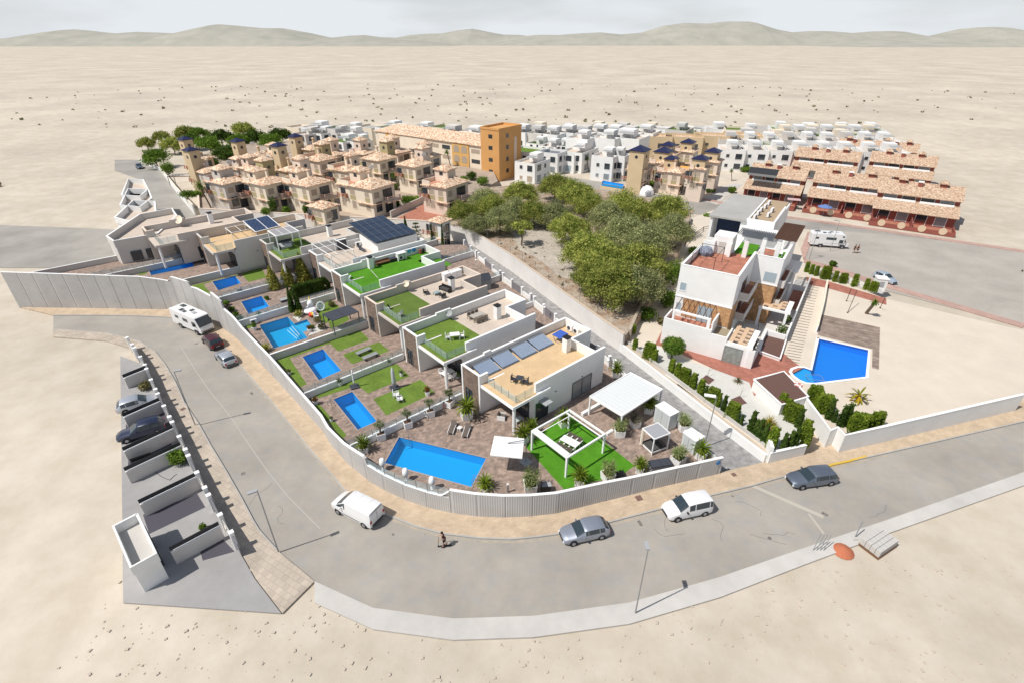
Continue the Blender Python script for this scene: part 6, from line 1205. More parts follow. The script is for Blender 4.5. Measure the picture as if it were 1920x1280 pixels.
def lounger(label, p, rot):
    t = thing('sun_lounger', label, 'sun lounger', p, rot, 'taupe sun loungers')
    parts(t, [('frame', M_pvc, [(-.95, .95, -.33, -.28, .26, .34), (-.95, .95, .28, .33, .26, .34)]), ('seat', M_taupe, [(-.95, .3, -.27, .27, .3, .35)])]); q = MB(); q.add([(.3, -.27, .35), (.3, .27, .35), (.97, .27, .62), (.97, -.27, .62), (.3, -.27, .3), (.3, .27, .3), (.97, .27, .57), (.97, -.27, .57)], [(0, 3, 2, 1), (4, 5, 6, 7), (0, 1, 5, 4), (2, 3, 7, 6), (1, 2, 6, 5), (3, 0, 4, 7)]); q.build('backrest', M_taupe, t)
    for x in (-.85, .7):
        for y in (-.3, .3): parts(t, [('leg', M_pvc, [(x - .03, x + .03, y - .03, y + .03, 0, .26)])])
    return t
a, b = PG1(843, 818), PG1(853, 792); lo = lounger('left taupe sun lounger on the front patio', (a + b) / 2, ang(a, b)); a, b = PG1(870, 824), PG1(879, 798); again(lo, 'right taupe sun lounger on the front patio', (a + b) / 2, ang(a, b))
table('side_table', 'small white side table between the two taupe sun loungers', PG1(862, 806), R(60), .45, .45, .42, M_pvc)
gl = None
for x, y, lab in [(719, 880, 'left of three white lamp shaped poolside lights'), (762, 899, 'middle of three white lamp shaped poolside lights'), (811, 915, 'right of three white lamp shaped poolside lights')]:
    if gl is None:
        gl = thing('garden_lamp', lab, 'lamp', PG1(x, y), 0, 'white poolside lamps'); q = MB(); q.lathe([(.24, 0), (.2, .06), (.1, .35), (.15, .6), (.08, .78)], n=14); q.build('lamp_base', M_pvc, gl, smooth=True); q = MB(); q.lathe([(.31, .78), (.33, .82), (.22, 1.42), (.1, 1.48)], n=16); q.build('lamp_shade', M_white2, gl, smooth=True)
    else: again(gl, lab, PG1(x, y))
t = thing('bollard_lamp', 'slim grey bollard lamp by the front wall right of the pool', 'lamp', PG1(952, 922)); q = MB(); q.cyl((0, 0, 0), (0, 0, .95), .09, n=10); q.build('post', M_greymetal, t); q = MB(); q.cyl((0, 0, .95), (0, 0, 1.08), .1, n=10); q.build('lamp_head', M_pvc, t)
t = thing('grill_box', 'black grill box beside the yucca at the front wall', 'barbecue', PG1(1023, 919), R(8)); parts(t, [('body', M_dark, [(-.4, .4, -.3, .3, 0, .75)]), ('lid', M_anth, [(-.42, .1, -.32, .32, .76, .9)]), ('side_shelf', M_greyplastic, [(.12, .5, -.28, .28, .76, .8)])])
t = thing('storage_chest', 'large dark grey storage chest against the front wall', 'chest', PG1(1236, 877), R(12)); parts(t, [('body', M_greyplastic, [(-1.1, 1.1, -.45, .45, 0, .7)]), ('lid', M_anth, [(-1.15, 1.15, -.5, .5, .7, .78)]), ('lid_seam', M_dark, [(-.01, .01, -.5, .5, .781, .79)])])
q = PG1(1158, 893); t = thing('flower_trough', 'low dark trough on the front edge of the vivid lawn', 'trough', q, R(12)); parts(t, [('body', M_anth, [(-.6, .6, -.25, .25, 0, .45)]), ('rim', M_dark, [(-.63, .63, -.28, .28, .451, .5)])])
# bicycles
def bike(label, p, rot, col, k=1, lean=.12):
    t = thing('bicycle', label, 'bicycle', p, rot, 'bicycles on the front patio'); t.rotation_euler = (lean, 0, rot)
    for x in (-.52, .52):
        q = MB(); n = 20; pts = [(x + .33 * math.cos(6.2832 * i / n), 0, .34 + .33 * math.sin(6.2832 * i / n)) for i in range(n + 1)]; q.tube(pts, .022, 5); q.tube([(x - .3, 0, .34), (x + .3, 0, .34)], .005, 3); q.tube([(x, 0, .04), (x, 0, .64)], .005, 3); q.build('wheel', M_tyre, t)
    q = MB(); q.tube([(-.52, 0, .34), (-.12, 0, .3), (.36, 0, .72), (-.22, 0, .75), (-.12, 0, .3)], .022, 6); q.tube([(-.52, 0, .34), (-.22, 0, .75)], .018, 5); q.tube([(.52, 0, .34), (.36, 0, .9)], .022, 5); q.build('frame', col, t)
    q = MB(); q.tube([(.36, -.28, .98), (.36, 0, .92), (.36, .28, .98)], .015, 5); q.build('handlebar', M_dark, t); q = MB(); q.box((-.25, 0, .9), (.26, .12, .06)); q.cyl((-.22, 0, .75), (-.24, 0, .88), .014, n=5); q.build('saddle', M_dark, t)
a, b = PG1(783, 774), PG1(806, 790); bike('white and black bicycle between the planters nearest the pool', (a + b) / 2, ang(b, a), M_pvc); a, b = PG1(821, 755), PG1(838, 773); bike('red bicycle leaning between two white planters', (a + b) / 2, ang(b, a), mat('red_frame', (.38, .03, .02), .4)); a, b = PG1(886, 790), PG1(903, 783); bike('black bicycle in front of the stone clad villa corner', (a + b) / 2, ang(a, b), M_dark); a, b = PG1(893, 794), PG1(910, 789); bike('second black bicycle leaning on the one by the stone corner', (a + b) / 2, ang(a, b), M_dark)
a, b = at(720, 623, 2.0), at(731, 622, 2.0); bike('dark bicycle parked under the beige villa terrace', (a + b) / 2, 0.5, M_dark)
# terrace furniture under the tan roof villa
p = loc(1, 1.9, 6.6, 0); so = thing('garden_armchair', 'white framed armchair with taupe cushion under the tan roof terrace, left', 'chair', loc(1, 1.2, 5.6, 0), A41 + 2.2, 'white framed terrace seats'); parts(so, [('frame', M_pvc, [(-.45, .45, -.4, -.35, 0, .6), (-.45, .45, .35, .4, 0, .6), (-.45, .45, -.35, .35, .2, .26)]), ('cushion', M_taupe, [(-.4, .35, -.34, .34, .26, .42)]), ('backrest', M_taupe, [(.36, .45, -.34, .34, .42, .8)])]); again(so, 'white framed armchair with taupe cushion under the tan roof terrace, right', loc(1, 2.8, 8.9, 0), A41 + 1.2)
table('low_table', 'low grey table under the tan roof terrace', loc(1, 2.2, 7.2, 0), A41, 1.1, .7, .4, M_pvc, mat('pale_grey_top', (.45, .48, .48), .4))
dining(2, 2.0, 6.5, 0, 4, M_pvc, M_pvc, 1.6, .9, 'white dining table under the half turf villa terrace', ['white chair behind the terrace table, left', 'white chair behind the terrace table, right', 'white chair before the terrace table, right', 'white chair before the terrace table, left'], grp='white chairs at the terrace table', slat=True)
# second garden: closed parasols, chairs
def closed_parasol(label, p, h, r, m, base=M_anth):
    t = thing('closed_parasol', label, 'parasol', p, 0, 'closed parasols'); q = MB(); q.cyl((0, 0, 0), (0, 0, h), .035, n=8); q.build('pole', M_greymetal, t); q = MB(); q.lathe([(r * .9, h * .22), (r, h * .3), (r * .8, h * .8), (.05, h)], n=10); q.build('folded_canopy', m, t, smooth=True); q = MB(); q.box((0, 0, .08), (1.0, 1.0, .16), R(30)); q.build('base', base, t)
closed_parasol('thick grey closed parasol on the strip between the second garden lawns', PG1(740, 727, 0, 2), 3.0, .26, mat('pale_grey_cover', (.45, .47, .48), .8)); closed_parasol('thin white closed parasol beside the second pool', PG1(665, 725, 0, 2), 2.5, .1, M_pvc)
g_ = chair('slatted_garden_chair', 'white slatted chair on the second garden lawn, rear', PG1(743, 744, .02, 2), R(100), M_pvc, .7, slat=True, group='white slatted lawn chairs'); again(g_, 'white slatted chair on the second garden lawn, front', PG1(750, 752, .02, 2), R(110))
# third garden picnic benches
for i, (a, b, lab) in enumerate([((668, 662), (694, 651), 'rear grey striped bench on the small lawn of the third garden'), ((680, 671), (707, 660), 'front grey striped bench on the small lawn of the third garden')]):
    a, b = at(*a, 2.45), at(*b, 2.45); c = (a + b) / 2; L_ = (b - a).length / 2; t = thing('garden_bench', lab, 'bench', (c.x, c.y, 2.0), ang(a, b), 'grey striped garden benches')
    parts(t, [('seat', M_greyplastic, [(-L_, L_, -.36 + .14 * j, -.26 + .14 * j, .4, .46) for j in range(5)]), ('frame', M_anth, [(-L_ + .2, -L_ + .3, -.34, .34, 0, .4), (L_ - .3, L_ - .2, -.34, .34, 0, .4)])])
# fourth garden: gazebo, unicorn, loungers
p = [at(x, y, 2.5 + 2.3) for x, y in [(604, 589), (653, 572), (668, 585), (620, 603)]]; r_ = ang(p[0], p[1]); w, d = (p[1] - p[0]).length, (p[3] - p[0]).length
t = thing('gazebo', 'dark gazebo with two panel roof on the lawn behind the turquoise pool', 'gazebo', (p[0].x, p[0].y, 2.5), r_)
for x in (.06, w - .06):
    for y in (-.06, -d + .06): parts(t, [('post', M_anth, [(x - .05, x + .05, y - .05, y + .05, 0, 2.2)])])
parts(t, [('roof', M_anth, [(0, w / 2 - .02, -d, 0, 2.21, 2.3), (w / 2 + .02, w, -d, 0, 2.21, 2.3)])])
M_rain = [mat('inflatable_' + n_, c_, .3) for n_, c_ in (('red', (.7, .04, .04)), ('orange', (.8, .25, .02)), ('yellow', (.8, .6, .03)), ('blue', (.05, .15, .6)), ('pink', (.8, .35, .45)))]
t = thing('inflatable_unicorn', 'big white inflatable unicorn float with rainbow tail by the cypresses', 'pool float', at(583, 587, 2.5), R(-60)); t.scale = (1.35,) * 3
q = MB(); q.lathe([(.1, .1), (.6, .15), (.8, .35), (.6, .6), (.3, .62)], n=14); q.lathe([(.1, .5), (.36, .6), (.33, 1.0), (.2, 1.2), (.05, 1.3)], (-.55, .2, 0), 10); q.build('body', M_white2, t, smooth=True)
for i, m in enumerate(M_rain): q = MB(); q.cyl((.5, -.2 + .13 * i, .35), (1.25, -.3 + .2 * i, .25), .1, .13, 8); q.build('tail_strip', m, t, smooth=True)
q = MB(); q.cyl((-.75, .2, 1.2), (-.95, .2, 1.6), .07, .01, 8); q.build('horn', M_rain[2], t)
t = thing('pool_float', 'clear round pool float leaning behind the inflatable unicorn', 'pool float', at(603, 583, 2.5), R(20)); q = MB(); n = 18; pts = [(.55 * math.cos(6.2832 * i / n), .2 * math.sin(6.2832 * i / n), .75 + .6 * math.sin(6.2832 * i / n)) for i in range(n + 1)]; q.tube(pts, .12, 8); q.build('ring', mat('pale_clear_plastic', (.62, .70, .68), .3), t, smooth=True); q = MB(); q.box((0, 0, .75), (.7, .03, .8)); q.build('backrest', mat('pale_blue_mesh', (.5, .58, .58), .7), t)
chair('lawn_chair', 'white plastic chair in front of the clear pool float', at(594, 597, 2.5), 1, M_pvc)
q = MB(); a, b = at(558, 597, 2.55), at(570, 588, 2.55); q.wall([(a.x, a.y), (b.x, b.y)], .2, 2.5, 2.62); solid('white_plank', q, M_white2, 'short white plank at the corner of the turquoise pool', 'plank')
for px, lab in (([(577, 630), (612, 618), (600, 602), (590, 614)], 'white gravel bed below the dark gazebo'), ([(549, 595), (560, 603), (566, 596), (556, 588)], 'white gravel bed at the foot of the tall cypresses')):
    s_ = MB(); s_.sheet([(p.x, p.y) for p in ats(px, 2.515)], 2.515); struct('gravel_bed', s_, M_gravel)
ac_unit('white air conditioner by the wall above the turquoise pool', at(477, 608, 2.5), A41)
t = thing('garden_cabinet', 'long dark grey garden cabinet against the wall beside the small pool', 'cabinet', at(438, 560, 3.1), A41); parts(t, [('body', M_anth, [(-1.2, 1.2, -.35, .35, 0, .8)]), ('worktop', M_greyplastic, [(-1.25, 1.25, -.4, .4, .8, .86)]), ('doors', M_dark, [(-1.1, -.05, -.37, -.35, .08, .74), (.05, 1.1, -.37, -.35, .08, .74)])])
t = thing('barbecue', 'black barbecue beside the long dark grey garden cabinet', 'barbecue', at(453, 556, 3.1), A41); parts(t, [('cart', M_dark, [(-.4, .4, -.25, .25, 0, .75)]), ('lid', M_dark, [(-.35, .35, -.28, .28, .78, 1.1)]), ('handle', M_greymetal, [(-.3, .3, -.34, -.3, .92, .95)])])
q = PG1(533, 565, 0, 5); t = thing('dark_mat_box', 'flat grey storage box at the corner of the small pool terrace', 'box', q, A41); parts(t, [('body', M_anth, [(-.55, .55, -.4, .4, 0, .35)]), ('lid', M_greyplastic, [(-.58, .58, -.43, .43, .35, .4)])])
# lane side shed of the beige villa
p = at(903, 541, 2.0); t = thing('garden_shed', 'grey garden shed with dark pitched roof beside the lane', 'shed', p, R(25)); q = MB(); q.bx(-1.3, 1.3, -.95, .95, 0, 1.9); q.add([(-1.3, -.95, 1.9), (-1.3, .95, 1.9), (-1.3, 0, 2.5), (1.3, -.95, 1.9), (1.3, .95, 1.9), (1.3, 0, 2.5)], [(0, 2, 1), (3, 4, 5)]); q.build('walls', M_greyplastic, t)
q = MB(); q.add([(-1.4, -1.1, 1.8), (1.4, -1.1, 1.8), (1.4, 0, 2.6), (-1.4, 0, 2.6), (1.4, 1.1, 1.8), (-1.4, 1.1, 1.8)], [(0, 1, 2, 3), (3, 2, 4, 5)]); q.build('roof', M_anth, t); parts(t, [('door', mat('brown_door', (.12, .09, .07), .6), [(-1.33, -1.3, -.45, .45, 0, 1.7)])])
# street lamps and poles
def street_lamp(label, base, h, arm, rot, z=.12, head=(.7, .3, .12), hm=None, r=.06, double=False, grp='street lamps'):
    t = thing('street_lamp', label, 'street lamp', base, rot, grp); q = MB(); q.cyl((0, 0, 0), (0, 0, h), r, r * .7, 8); q.tube([(0, 0, h - .1), (arm, 0, h)], r * .6, 6); q.build('pole', M_greymetal, t); q = MB(); q.box((arm + head[0] / 2 - .1, 0, h), head); q.build('lamp_head', hm or M_greyplastic, t); q = MB(); q.box((arm + head[0] / 2 - .1, 0, h - head[2] / 2 - .01), (head[0] * .7, head[1] * .7, .02)); q.build('diffuser', M_head, t); return t
b0 = at(522, 1033, .12); sl = street_lamp('street lamp rising from the bottom left kerb, its grey head over the road', b0, 7.3, .1, R(-150), r=.06)
b1 = at(366, 796, .12); again(sl, 'street lamp at the left kerb with a long shadow across the road', b1, R(20))
again(sl, 'street lamp just below the photo whose pale head shows near the bottom edge', Vector((at(1213, 1022, 7.42).x, at(1213, 1022, 7.42).y - .35, .12)), R(90))
b2 = at(1321, 836, .12); street_lamp('slim street lamp with long white head at the low lane wall', b2, 6.6, .2, R(165), head=(1.1, .35, .14), hm=M_white2)
for x, y, h, lab in [(1517, 487, 6.5, 'street lamp beside the motorhome in the car park'), (1556, 472, 6.5, 'thin lamp post behind the motorhome in the car park'), (1156, 372, 7, 'thin lamp post beside the small far pool'), (1229, 379, 7, 'thin lamp post by the far street, behind the domed tent')]: street_lamp(lab, at(x, y), h, .5, R(180), r=.05)
ball = None
for x, y, lab in [(893, 500, 'globe lamp on the lane wall furthest up the lane'), (1021, 590, 'globe lamp on the lane wall behind the half turf villa'), (1139, 690, 'globe lamp at the rear corner of the tan roof villa')]:
    if ball is None: ball = thing('globe_lamp', lab, 'lamp', at(x, y, 2.6), 0, 'globe lamps on the lane wall'); q = MB(); q.cyl((0, 0, -.6), (0, 0, 1.1), .03, n=6); q.build('post', M_pvc, ball); q = MB(); q.lathe([(.02, 1.0), (.14, 1.06), (.2, 1.2), (.14, 1.34), (.02, 1.4)], n=12); q.build('globe', M_white2, ball, smooth=True)
    else: again(ball, lab, at(x, y, 2.6))
for x, y, lab in [(1085, 933, 'rusty square manhole cover on the pavement right of centre'), (1376, 889, 'small manhole cover on the pavement at the lane mouth')]:
    pass
for n, (x, y, w) in enumerate([(1198, 933, .62), (1376, 889, .45), (343, 766, .5)]):
    c = at(x, y, .124); q = MB(); q.box((c.x, c.y, .126), (w, w, .012), R([17, 17, -30][n])); o = struct('manhole_cover', q, mat('rusty_cover', (.20, .12, .10), .8, var=.4, scale=6))
# fence posts along the pine plot, wooden fence, picket fence
q0 = None
for n in range(9):
    a = Vector((-4, 92)).lerp(Vector(rp[-1]), (n + .5) / 9.2); s_ = None
    p = Vector(rp[1]).lerp(Vector(rp[4]), (n + .6) / 9) if False else None
    segs = rp[1:5]; L_ = arc(segs); d = L_[-1] * (n + 1.2) / 10
    for i in range(3):
        if d <= L_[i + 1]: p = Vector(segs[i]).lerp(Vector(segs[i + 1]), (d - L_[i]) / (L_[i + 1] - L_[i])); break
    lab = 'thin metal post, %s from the upper end of the row above the tall retaining wall' % ordn[n]; P = Vector((p.x + .9, p.y + .5, 2.46))
    if q0 is None: q0 = thing('fence_post', lab, 'post', P, 0, 'metal posts above the retaining wall'); q = MB(); q.cyl((0, 0, 0), (0, 0, 1.7), .035, n=6); q.build('shaft', M_greymetal, q0); q = MB(); q.cyl((0, 0, 1.7), (0, 0, 1.75), .05, n=6); q.build('cap', M_greymetal, q0)
    else: again(q0, lab, P)
t = thing('wooden_fence', 'dark wooden rail fence behind the apartment block beside the pines', 'fence', at(1300, 445, 1)); fp = ats([(1284, 462), (1298, 448), (1318, 434), (1334, 430)], 1)
for p in fp: q = MB(); q.box((p.x, p.y, 1.5), (.12, .12, 1.1)); q.build('post', M_darkwood, t, world=True)
q = MB(); q.wall([(p.x, p.y) for p in fp], .05, 1.85, 1.95); q.wall([(p.x, p.y) for p in fp], .05, 1.4, 1.48); q.build('rails', M_darkwood, t, world=True)
t = thing('picket_fence', 'white picket fence between the hedges and the car park', 'fence', at(1580, 531, 1)); a, b = at(1508, 506, 1), at(1655, 552, 1); q = MB(); nP = 70
for i in range(nP): c = a.lerp(b, i / nP); q.box((c.x, c.y, 1.5), (.12, .03, 1.0), ang(a, b))
q.wall([(a.x, a.y), (b.x, b.y)], .03, 1.75, 1.83, side=-.035); q.build('pickets', M_white2, t, world=True); q = MB(); q.wall([(a.x, a.y), (b.x, b.y)], .2, 1.0, 1.05, side=.2); q.build('plinth', M_concrete, t, world=True)
q = MB(); rub = ats([(1178, 638), (1197, 594), (1237, 542)], 1); q.wall([(p.x, p.y) for p in rub], .4, .9, 2.75); solid('rubble_wall', q, mat('rubble_stone', (.36, .29, .22), .95, var=.9, scale=3, col2=(.5, .44, .36), bump=.6, bscale=4), 'short rough rubble wall between the pines and the apartment garden', 'wall')
# ================================================================ driveways of the houses on the left
DZ = .1; s_ = MB(); s_.prism([(p.x, p.y) for p in FLEFT] + [(p.x, p.y) for p in ats([(60, 632), (60, 1150)])][::-1][::-1], -.03, DZ, bottom=False)
fl_ = [(p.x - .1, p.y) for p in FLEFT]
s_ = MB(); s_.prism(fl_[:-3] + [(p.x, p.y) for p in ats([(226, 668), (232, 1130)])], -.03, DZ, bottom=False); struct('driveway_ground', s_, mat('pale_driveway', (.34, .33, .325), .9, var=.4, scale=.8, col2=(.28, .275, .27), var2=.12))
def dw(px, m, z=DZ + .006):
    s_ = MB(); s_.sheet([(p.x, p.y) for p in ats(px, z)], z); struct('driveway', s_, m)
M_dkslate = mat('slate_paving', (.085, .08, .10), .9, var=.3, scale=9)
dw([(236, 795), (318, 762), (330, 792), (236, 833)], M_dkslate); dw([(240, 862), (318, 826), (326, 838), (240, 878)], M_dkslate); dw([(268, 964), (370, 925), (385, 950), (280, 1000)], M_dkslate); dw([(375, 1030), (418, 1010), (440, 1033), (380, 1050)], M_dkslate)
dl = [((300, 752), (232, 782), 'topmost'), ((325, 803), (232, 846), 'second'), ((340, 835), (235, 884), 'third'), ((369, 893), (262, 945), 'fourth'), ((412, 985), (320, 1034), 'lowest'), ((274, 692), (232, 709), 'uppermost edge')]
for n, (a, b, o) in enumerate(dl):
    a, b = at(*a, 1.6), at(*b, 1.6); t = thing('driveway_wall', '%s grey dividing wall with dark rail between the driveways on the left' % o, 'wall', (a.x, a.y, DZ), 0, 'dividing walls between the driveways')
    q = MB(); q.wall([(a.x, a.y), (b.x, b.y)], .18, DZ - .1, 1.6); q.build('masonry', M_greyw, t, world=True); q = MB(); q.wall([(a.x, a.y), (b.x, b.y)], .22, 1.601, 1.64); q.build('coping', M_white2, t, world=True); q = MB(); q.wall([(a.x, a.y), (b.x, b.y)], .04, 1.7, 2.15, side=-.02); q.build('rail_panel', M_darkframe, t, world=True)
t = thing('driveway_fence', 'front fence of white pillars and dark panels along the left pavement', 'fence', at(340, 830)); F = [Vector(p) for p in fl_[1:-2]][::-1]; al = arc([tuple(x) for x in F]); q = MB(); g_ = MB(); h_ = MB(); s = .5; i = 0
def f_at(s):
    for j in range(len(al) - 1):
        if s <= al[j + 1]: return F[j].lerp(F[j + 1], (s - al[j]) / (al[j + 1] - al[j]))
    return F[-1]
while s < al[-1] - 3:
    ln = (2.6, 1.2, 3.1)[i % 3]; a, b = f_at(s), f_at(s + ln); c = MB(); c.box((a.x, a.y, 1.05), (.34, .34, 2.1), ang(a, b)); c.box((a.x, a.y, 2.13), (.42, .42, .06), ang(a, b)); c.build('pillar', M_white2, t, world=True)
    (q if i % 3 == 0 else g_).wall([tuple(a), tuple(b)], .14 if i % 3 == 0 else .05, .05, .95 if i % 3 == 0 else 1.75); s += ln; i += 1
    if i % 3 == 1: h_.wall([tuple(a), tuple(b)], .03, .95, 1.7)
q.build('low_wall', M_greyw, t, world=True); g_.build('gate_panels', mat('grey_gate_slats2', (.22, .22, .24), .6), t, world=True); h_.build('screen_panels', M_greyw, t, world=True)
bush('planted_bed', 'leafy shrub bed inside the middle left driveway garden', at(338, 868, DZ), .95, 1.7, L_green, 900, .13, 'left garden plants', 21, 'shrub'); bush('planted_bed', 'dry brown shrub bed by the fence at the upper left driveway', at(274, 728, DZ), .9, .9, L_scrub, 700, .12, 'left garden plants', 22, 'shrub'); bush('planted_bed', 'small bright plant beside the lower left driveway wall', at(381, 991, DZ), .35, .6, L_green, 250, .09, 'left garden plants', 23, 'shrub')
t = thing('garden_sofa', 'dark bench seat on the pale left driveway', 'bench', at(268, 868, .2), R(35)); parts(t, [('seat', M_dark, [(-.9, .9, -.3, .3, 0, .42)]), ('backrest', M_dark, [(-.9, .9, .3, .4, 0, .8)])])
q = MB(); q.tube([at(x, y, DZ + .03) for x, y in [(262, 881), (290, 883), (303, 893), (318, 899), (328, 890), (332, 888)]], .02, 5); solid('garden_hose', q, M_dark, 'dark hose lying curled on the pale left driveway', 'hose')
def low_house(label, px, z, m, roofm=M_concrete):
    P = [(p.x, p.y) for p in ats(px, z)]; cx = sum(a for a, b in P) / len(P); cy = sum(b for a, b in P) / len(P); t = thing('terraced_house', label, 'house', (cx, cy, 0), 0, 'houses on the left behind the driveways'); q = MB(); q.prism(P, 0, z - .9); q.build('walls', m, t, world=True)
    q = MB(); q.wall(P + [P[0]], .2, z - .9, z); q.build('parapet', m, t, world=True); q = MB(); q.sheet(P, z - .895); q.build('roof_floor', roofm, t, world=True)
    e0, e1 = Vector(P[0]), Vector(P[1])
    for k in (.25, .65): a, b = e0.lerp(e1, k - .1), e0.lerp(e1, k + .1); q = MB(); q.wall([tuple(a), tuple(b)], .28, .3, 2.3); q.build('window', M_window, t, world=True)
low_house('pale house corner at the lower left edge below the slate driveway', [(256, 962), (292, 1036), (245, 1062), (212, 985)], 3.2, M_white)
sc_ = MB(); rn = random.Random(31)
for i in range(2600):
    a = rn.random() * 6.28; d = 60 + 420 * rn.random() ** 1.4; x, y = d * math.cos(a) * 1.3, 60 + d * math.sin(a)
    k = ((x * .74) / max(y + 25, 1))
    if y < 12 or (y < 265 and abs(k) < .62) or (y < 62 and abs(x) < 62): continue
    r = .4 + 1.0 * rn.random(); sc_.leaves(rn, (x, y, r * .3), (r, r, r * .5), 14, r * .42, .3)
tag(sc_.build('ground_scrub', L_scrub), 'low dry scrub dotted over the open ground around the town', 'scrub', kind='stuff')
for n, (x, y, a, h) in enumerate([(-1500, 2900, 1300, 70), (-300, 3300, 1100, 55), (1100, 3100, 1400, 85), (2300, 2700, 1000, 60)]):
    q = MB(); N = 26; vs = []; fs = []
    for i in range(N + 1):
        for j in range(9): u, v = i / N * 2 - 1, j / 8 * 2 - 1; vs.append((x + u * a, y + v * 380, -2 + h * max(0, 1 - u * u) ** 1.3 * max(0, 1 - v * v) * (1 + .25 * math.sin(u * 9 + n) + .12 * math.sin(u * 23)))) 
    for i in range(N):
        for j in range(8): k = i * 9 + j; fs.append((k, k + 9, k + 10, k + 1))
    q.add(vs, fs); struct('hill', q, mat('hazy_hill', (.40, .38, .33), .95, var=.6, scale=.012, col2=(.28, .29, .24)))
t = thing('block_pallet', 'stack of white hollow concrete blocks at the bottom right corner', 'building blocks', at(1640, 1020), R(28)); bl = MB()
for i in range(5):
    for j in range(4):
        for k in range(3): bl.box((i * .52 - 1, j * .42 - .8, .3 + .22 * k), (.49, .39, .2))
bl.build('blocks', mat('pale_block', (.55, .53, .5), .9, var=.4, scale=20, col2=(.3, .29, .27)), t); parts(t, [('pallet', M_wood, [(-1.3, 1.4, -1.05, .7, 0, .15)])])
q = MB(); q.lathe([(.9, 0), (.6, .25), (.15, .45)], n=14); solid('rubble_heap', q, mat('orange_rubble', (.45, .15, .08), .95, bump=.5), 'small orange heap of rubble beside the stacked blocks', 'heap', loc=None).location = at(1580, 1032)
t = thing('steel_rods', 'leaning grey steel rods at the bottom edge near the stacked blocks', 'rods', at(1532, 1026), 0)
for i in range(4): q = MB(); q.tube([(-.6 + i * .3, -.4, 0), (-.1 + i * .3, .1, 1.6)], .03, 5); q.build('rod', M_greymetal, t)
t = thing('steel_stake', 'single tilted steel stake at the far kerb by the bottom right corner', 'stake', at(1601, 1010), 0); q = MB(); q.tube([(0, 0, 0), (.5, .5, 1.7)], .045, 5); q.build('rod', M_greymetal, t); q = MB(); q.box((0, 0, .1), (.4, .4, .25)); q.build('footing', M_concrete, t)
q = MB(); c = at(1352, 862, 1.85) + Vector((-.25, -.1, 0)); d = Vector((math.cos(R(16)), math.sin(R(16)), 0)); nn = Vector((math.sin(R(16)), -math.cos(R(16)), 0)); c = Vector((20.35, 38.16, 1.75)) + nn * .14
q.cyl(c, c + nn * .04, .26, n=18); solid('wall_plaque', q, mat('blue_plaque', (.05, .20, .45), .5), 'round blue plaque on the right end of the curved grey wall', 'sign')

rn = random.Random(77); q = MB()
for i in range(16):
    x, y = [(rn.uniform(330, 600), rn.uniform(660, 1000)), (rn.uniform(700, 1640), rn.uniform(960, 1030))][i % 2]
    P = [at(x, y)]; a = rn.random() * 6.28
    if not inside(P[0][:2], [(p.x, p.y) for p in KERB + KLOW + KLEFT]): continue
    for j in range(5): a += rn.gauss(0, .5); P.append(P[-1] + Vector((math.cos(a), math.sin(a), 0)) * .6)
    q.wall([(p.x, p.y) for p in P], .035, .001, .004)
struct('road_cracks', q, mat('dark_crack', (.16, .15, .14), .9))
q = MB(); d = MB(); pp_ = [(x, y) for x, y in pine_poly]
while len(q.f) < 9000:
    x, y = rn.uniform(-15, 48), rn.uniform(52, 125)
    if inside((x, y), pp_): r = .04 + .13 * rn.random() ** 2; q.box((x, y, 2.47 + r * .3), (r * 2, r * 1.5, r), rn.random() * 3)
for i in range(380):
    x, y = rn.uniform(-15, 48), rn.uniform(52, 125)
    if inside((x, y), pp_): r = .15 + .3 * rn.random(); d.leaves(rn, (x, y, 2.46 + r * .4), (r, r, r * .6), 12, r * .4, .2)
tag(q.build('loose_stones', mat('loose_limestone', (.50, .44, .37), .95, objrand=0)), 'loose pale stones strewn over the pine plot', 'stones', kind='stuff')
tag(d.build('dry_undergrowth', L_scrub), 'dry tufts of undergrowth between the pines', 'undergrowth', kind='stuff')
q = MB()
while len(q.f) < 9600:
    x, y = rn.uniform(-32, 75), rn.uniform(14, 50)
    if y < 25 + abs(x - 2) * .12 and not inside((x, y), [(p.x, p.y) for p in KERB + KLOW + KLEFT]): r = .03 + .1 * rn.random() ** 2; q.box((x, y, -.06 + r * .3), (r * 2, r * 1.5, r), rn.random() * 3)
tag(q.build('loose_stones', MATS['loose_limestone']), 'loose pale stones on the waste ground below the street', 'stones', kind='stuff')
# ================================================================ terracotta roofed estate and the town behind
G57 = R(57); M_trim = mat('terracotta_railing', (.50, .25, .17), .8); M_rail = mat('pinkish_railing', (.60, .44, .36), .8)
def wins(t, face, pts, m=M_window, w=1.3, h=1.2, frame=None):
    # face 'L' = x 0 plane (towards the street), 'R' = y 0 plane; pts (along, sill height[, w, h])
    for p in pts:
        a, z = p[0], p[1]; w_, h_ = (p[2], p[3]) if len(p) > 3 else (w, h); mm = p[4] if len(p) > 4 else m
        q = MB(); f = MB()
        if face == 'L': q.bx(-.03, .05, a, a + w_, z, z + h_); f.bx(-.07, .0, a - .08, a + w_ + .08, z - .1, z - .002); f.bx(-.05, .0, a - .06, a, z, z + h_); f.bx(-.05, .0, a + w_, a + w_ + .06, z, z + h_)
        else: q.bx(a, a + w_, -.03, .05, z, z + h_); f.bx(a - .08, a + w_ + .08, -.07, .0, z - .1, z - .002); f.bx(a - .06, a, -.05, 0, z, z + h_); f.bx(a + w_, a + w_ + .06, -.05, 0, z, z + h_)
        o = q.build('window', mm, t); f.build('frame', frame or M_cream, o)
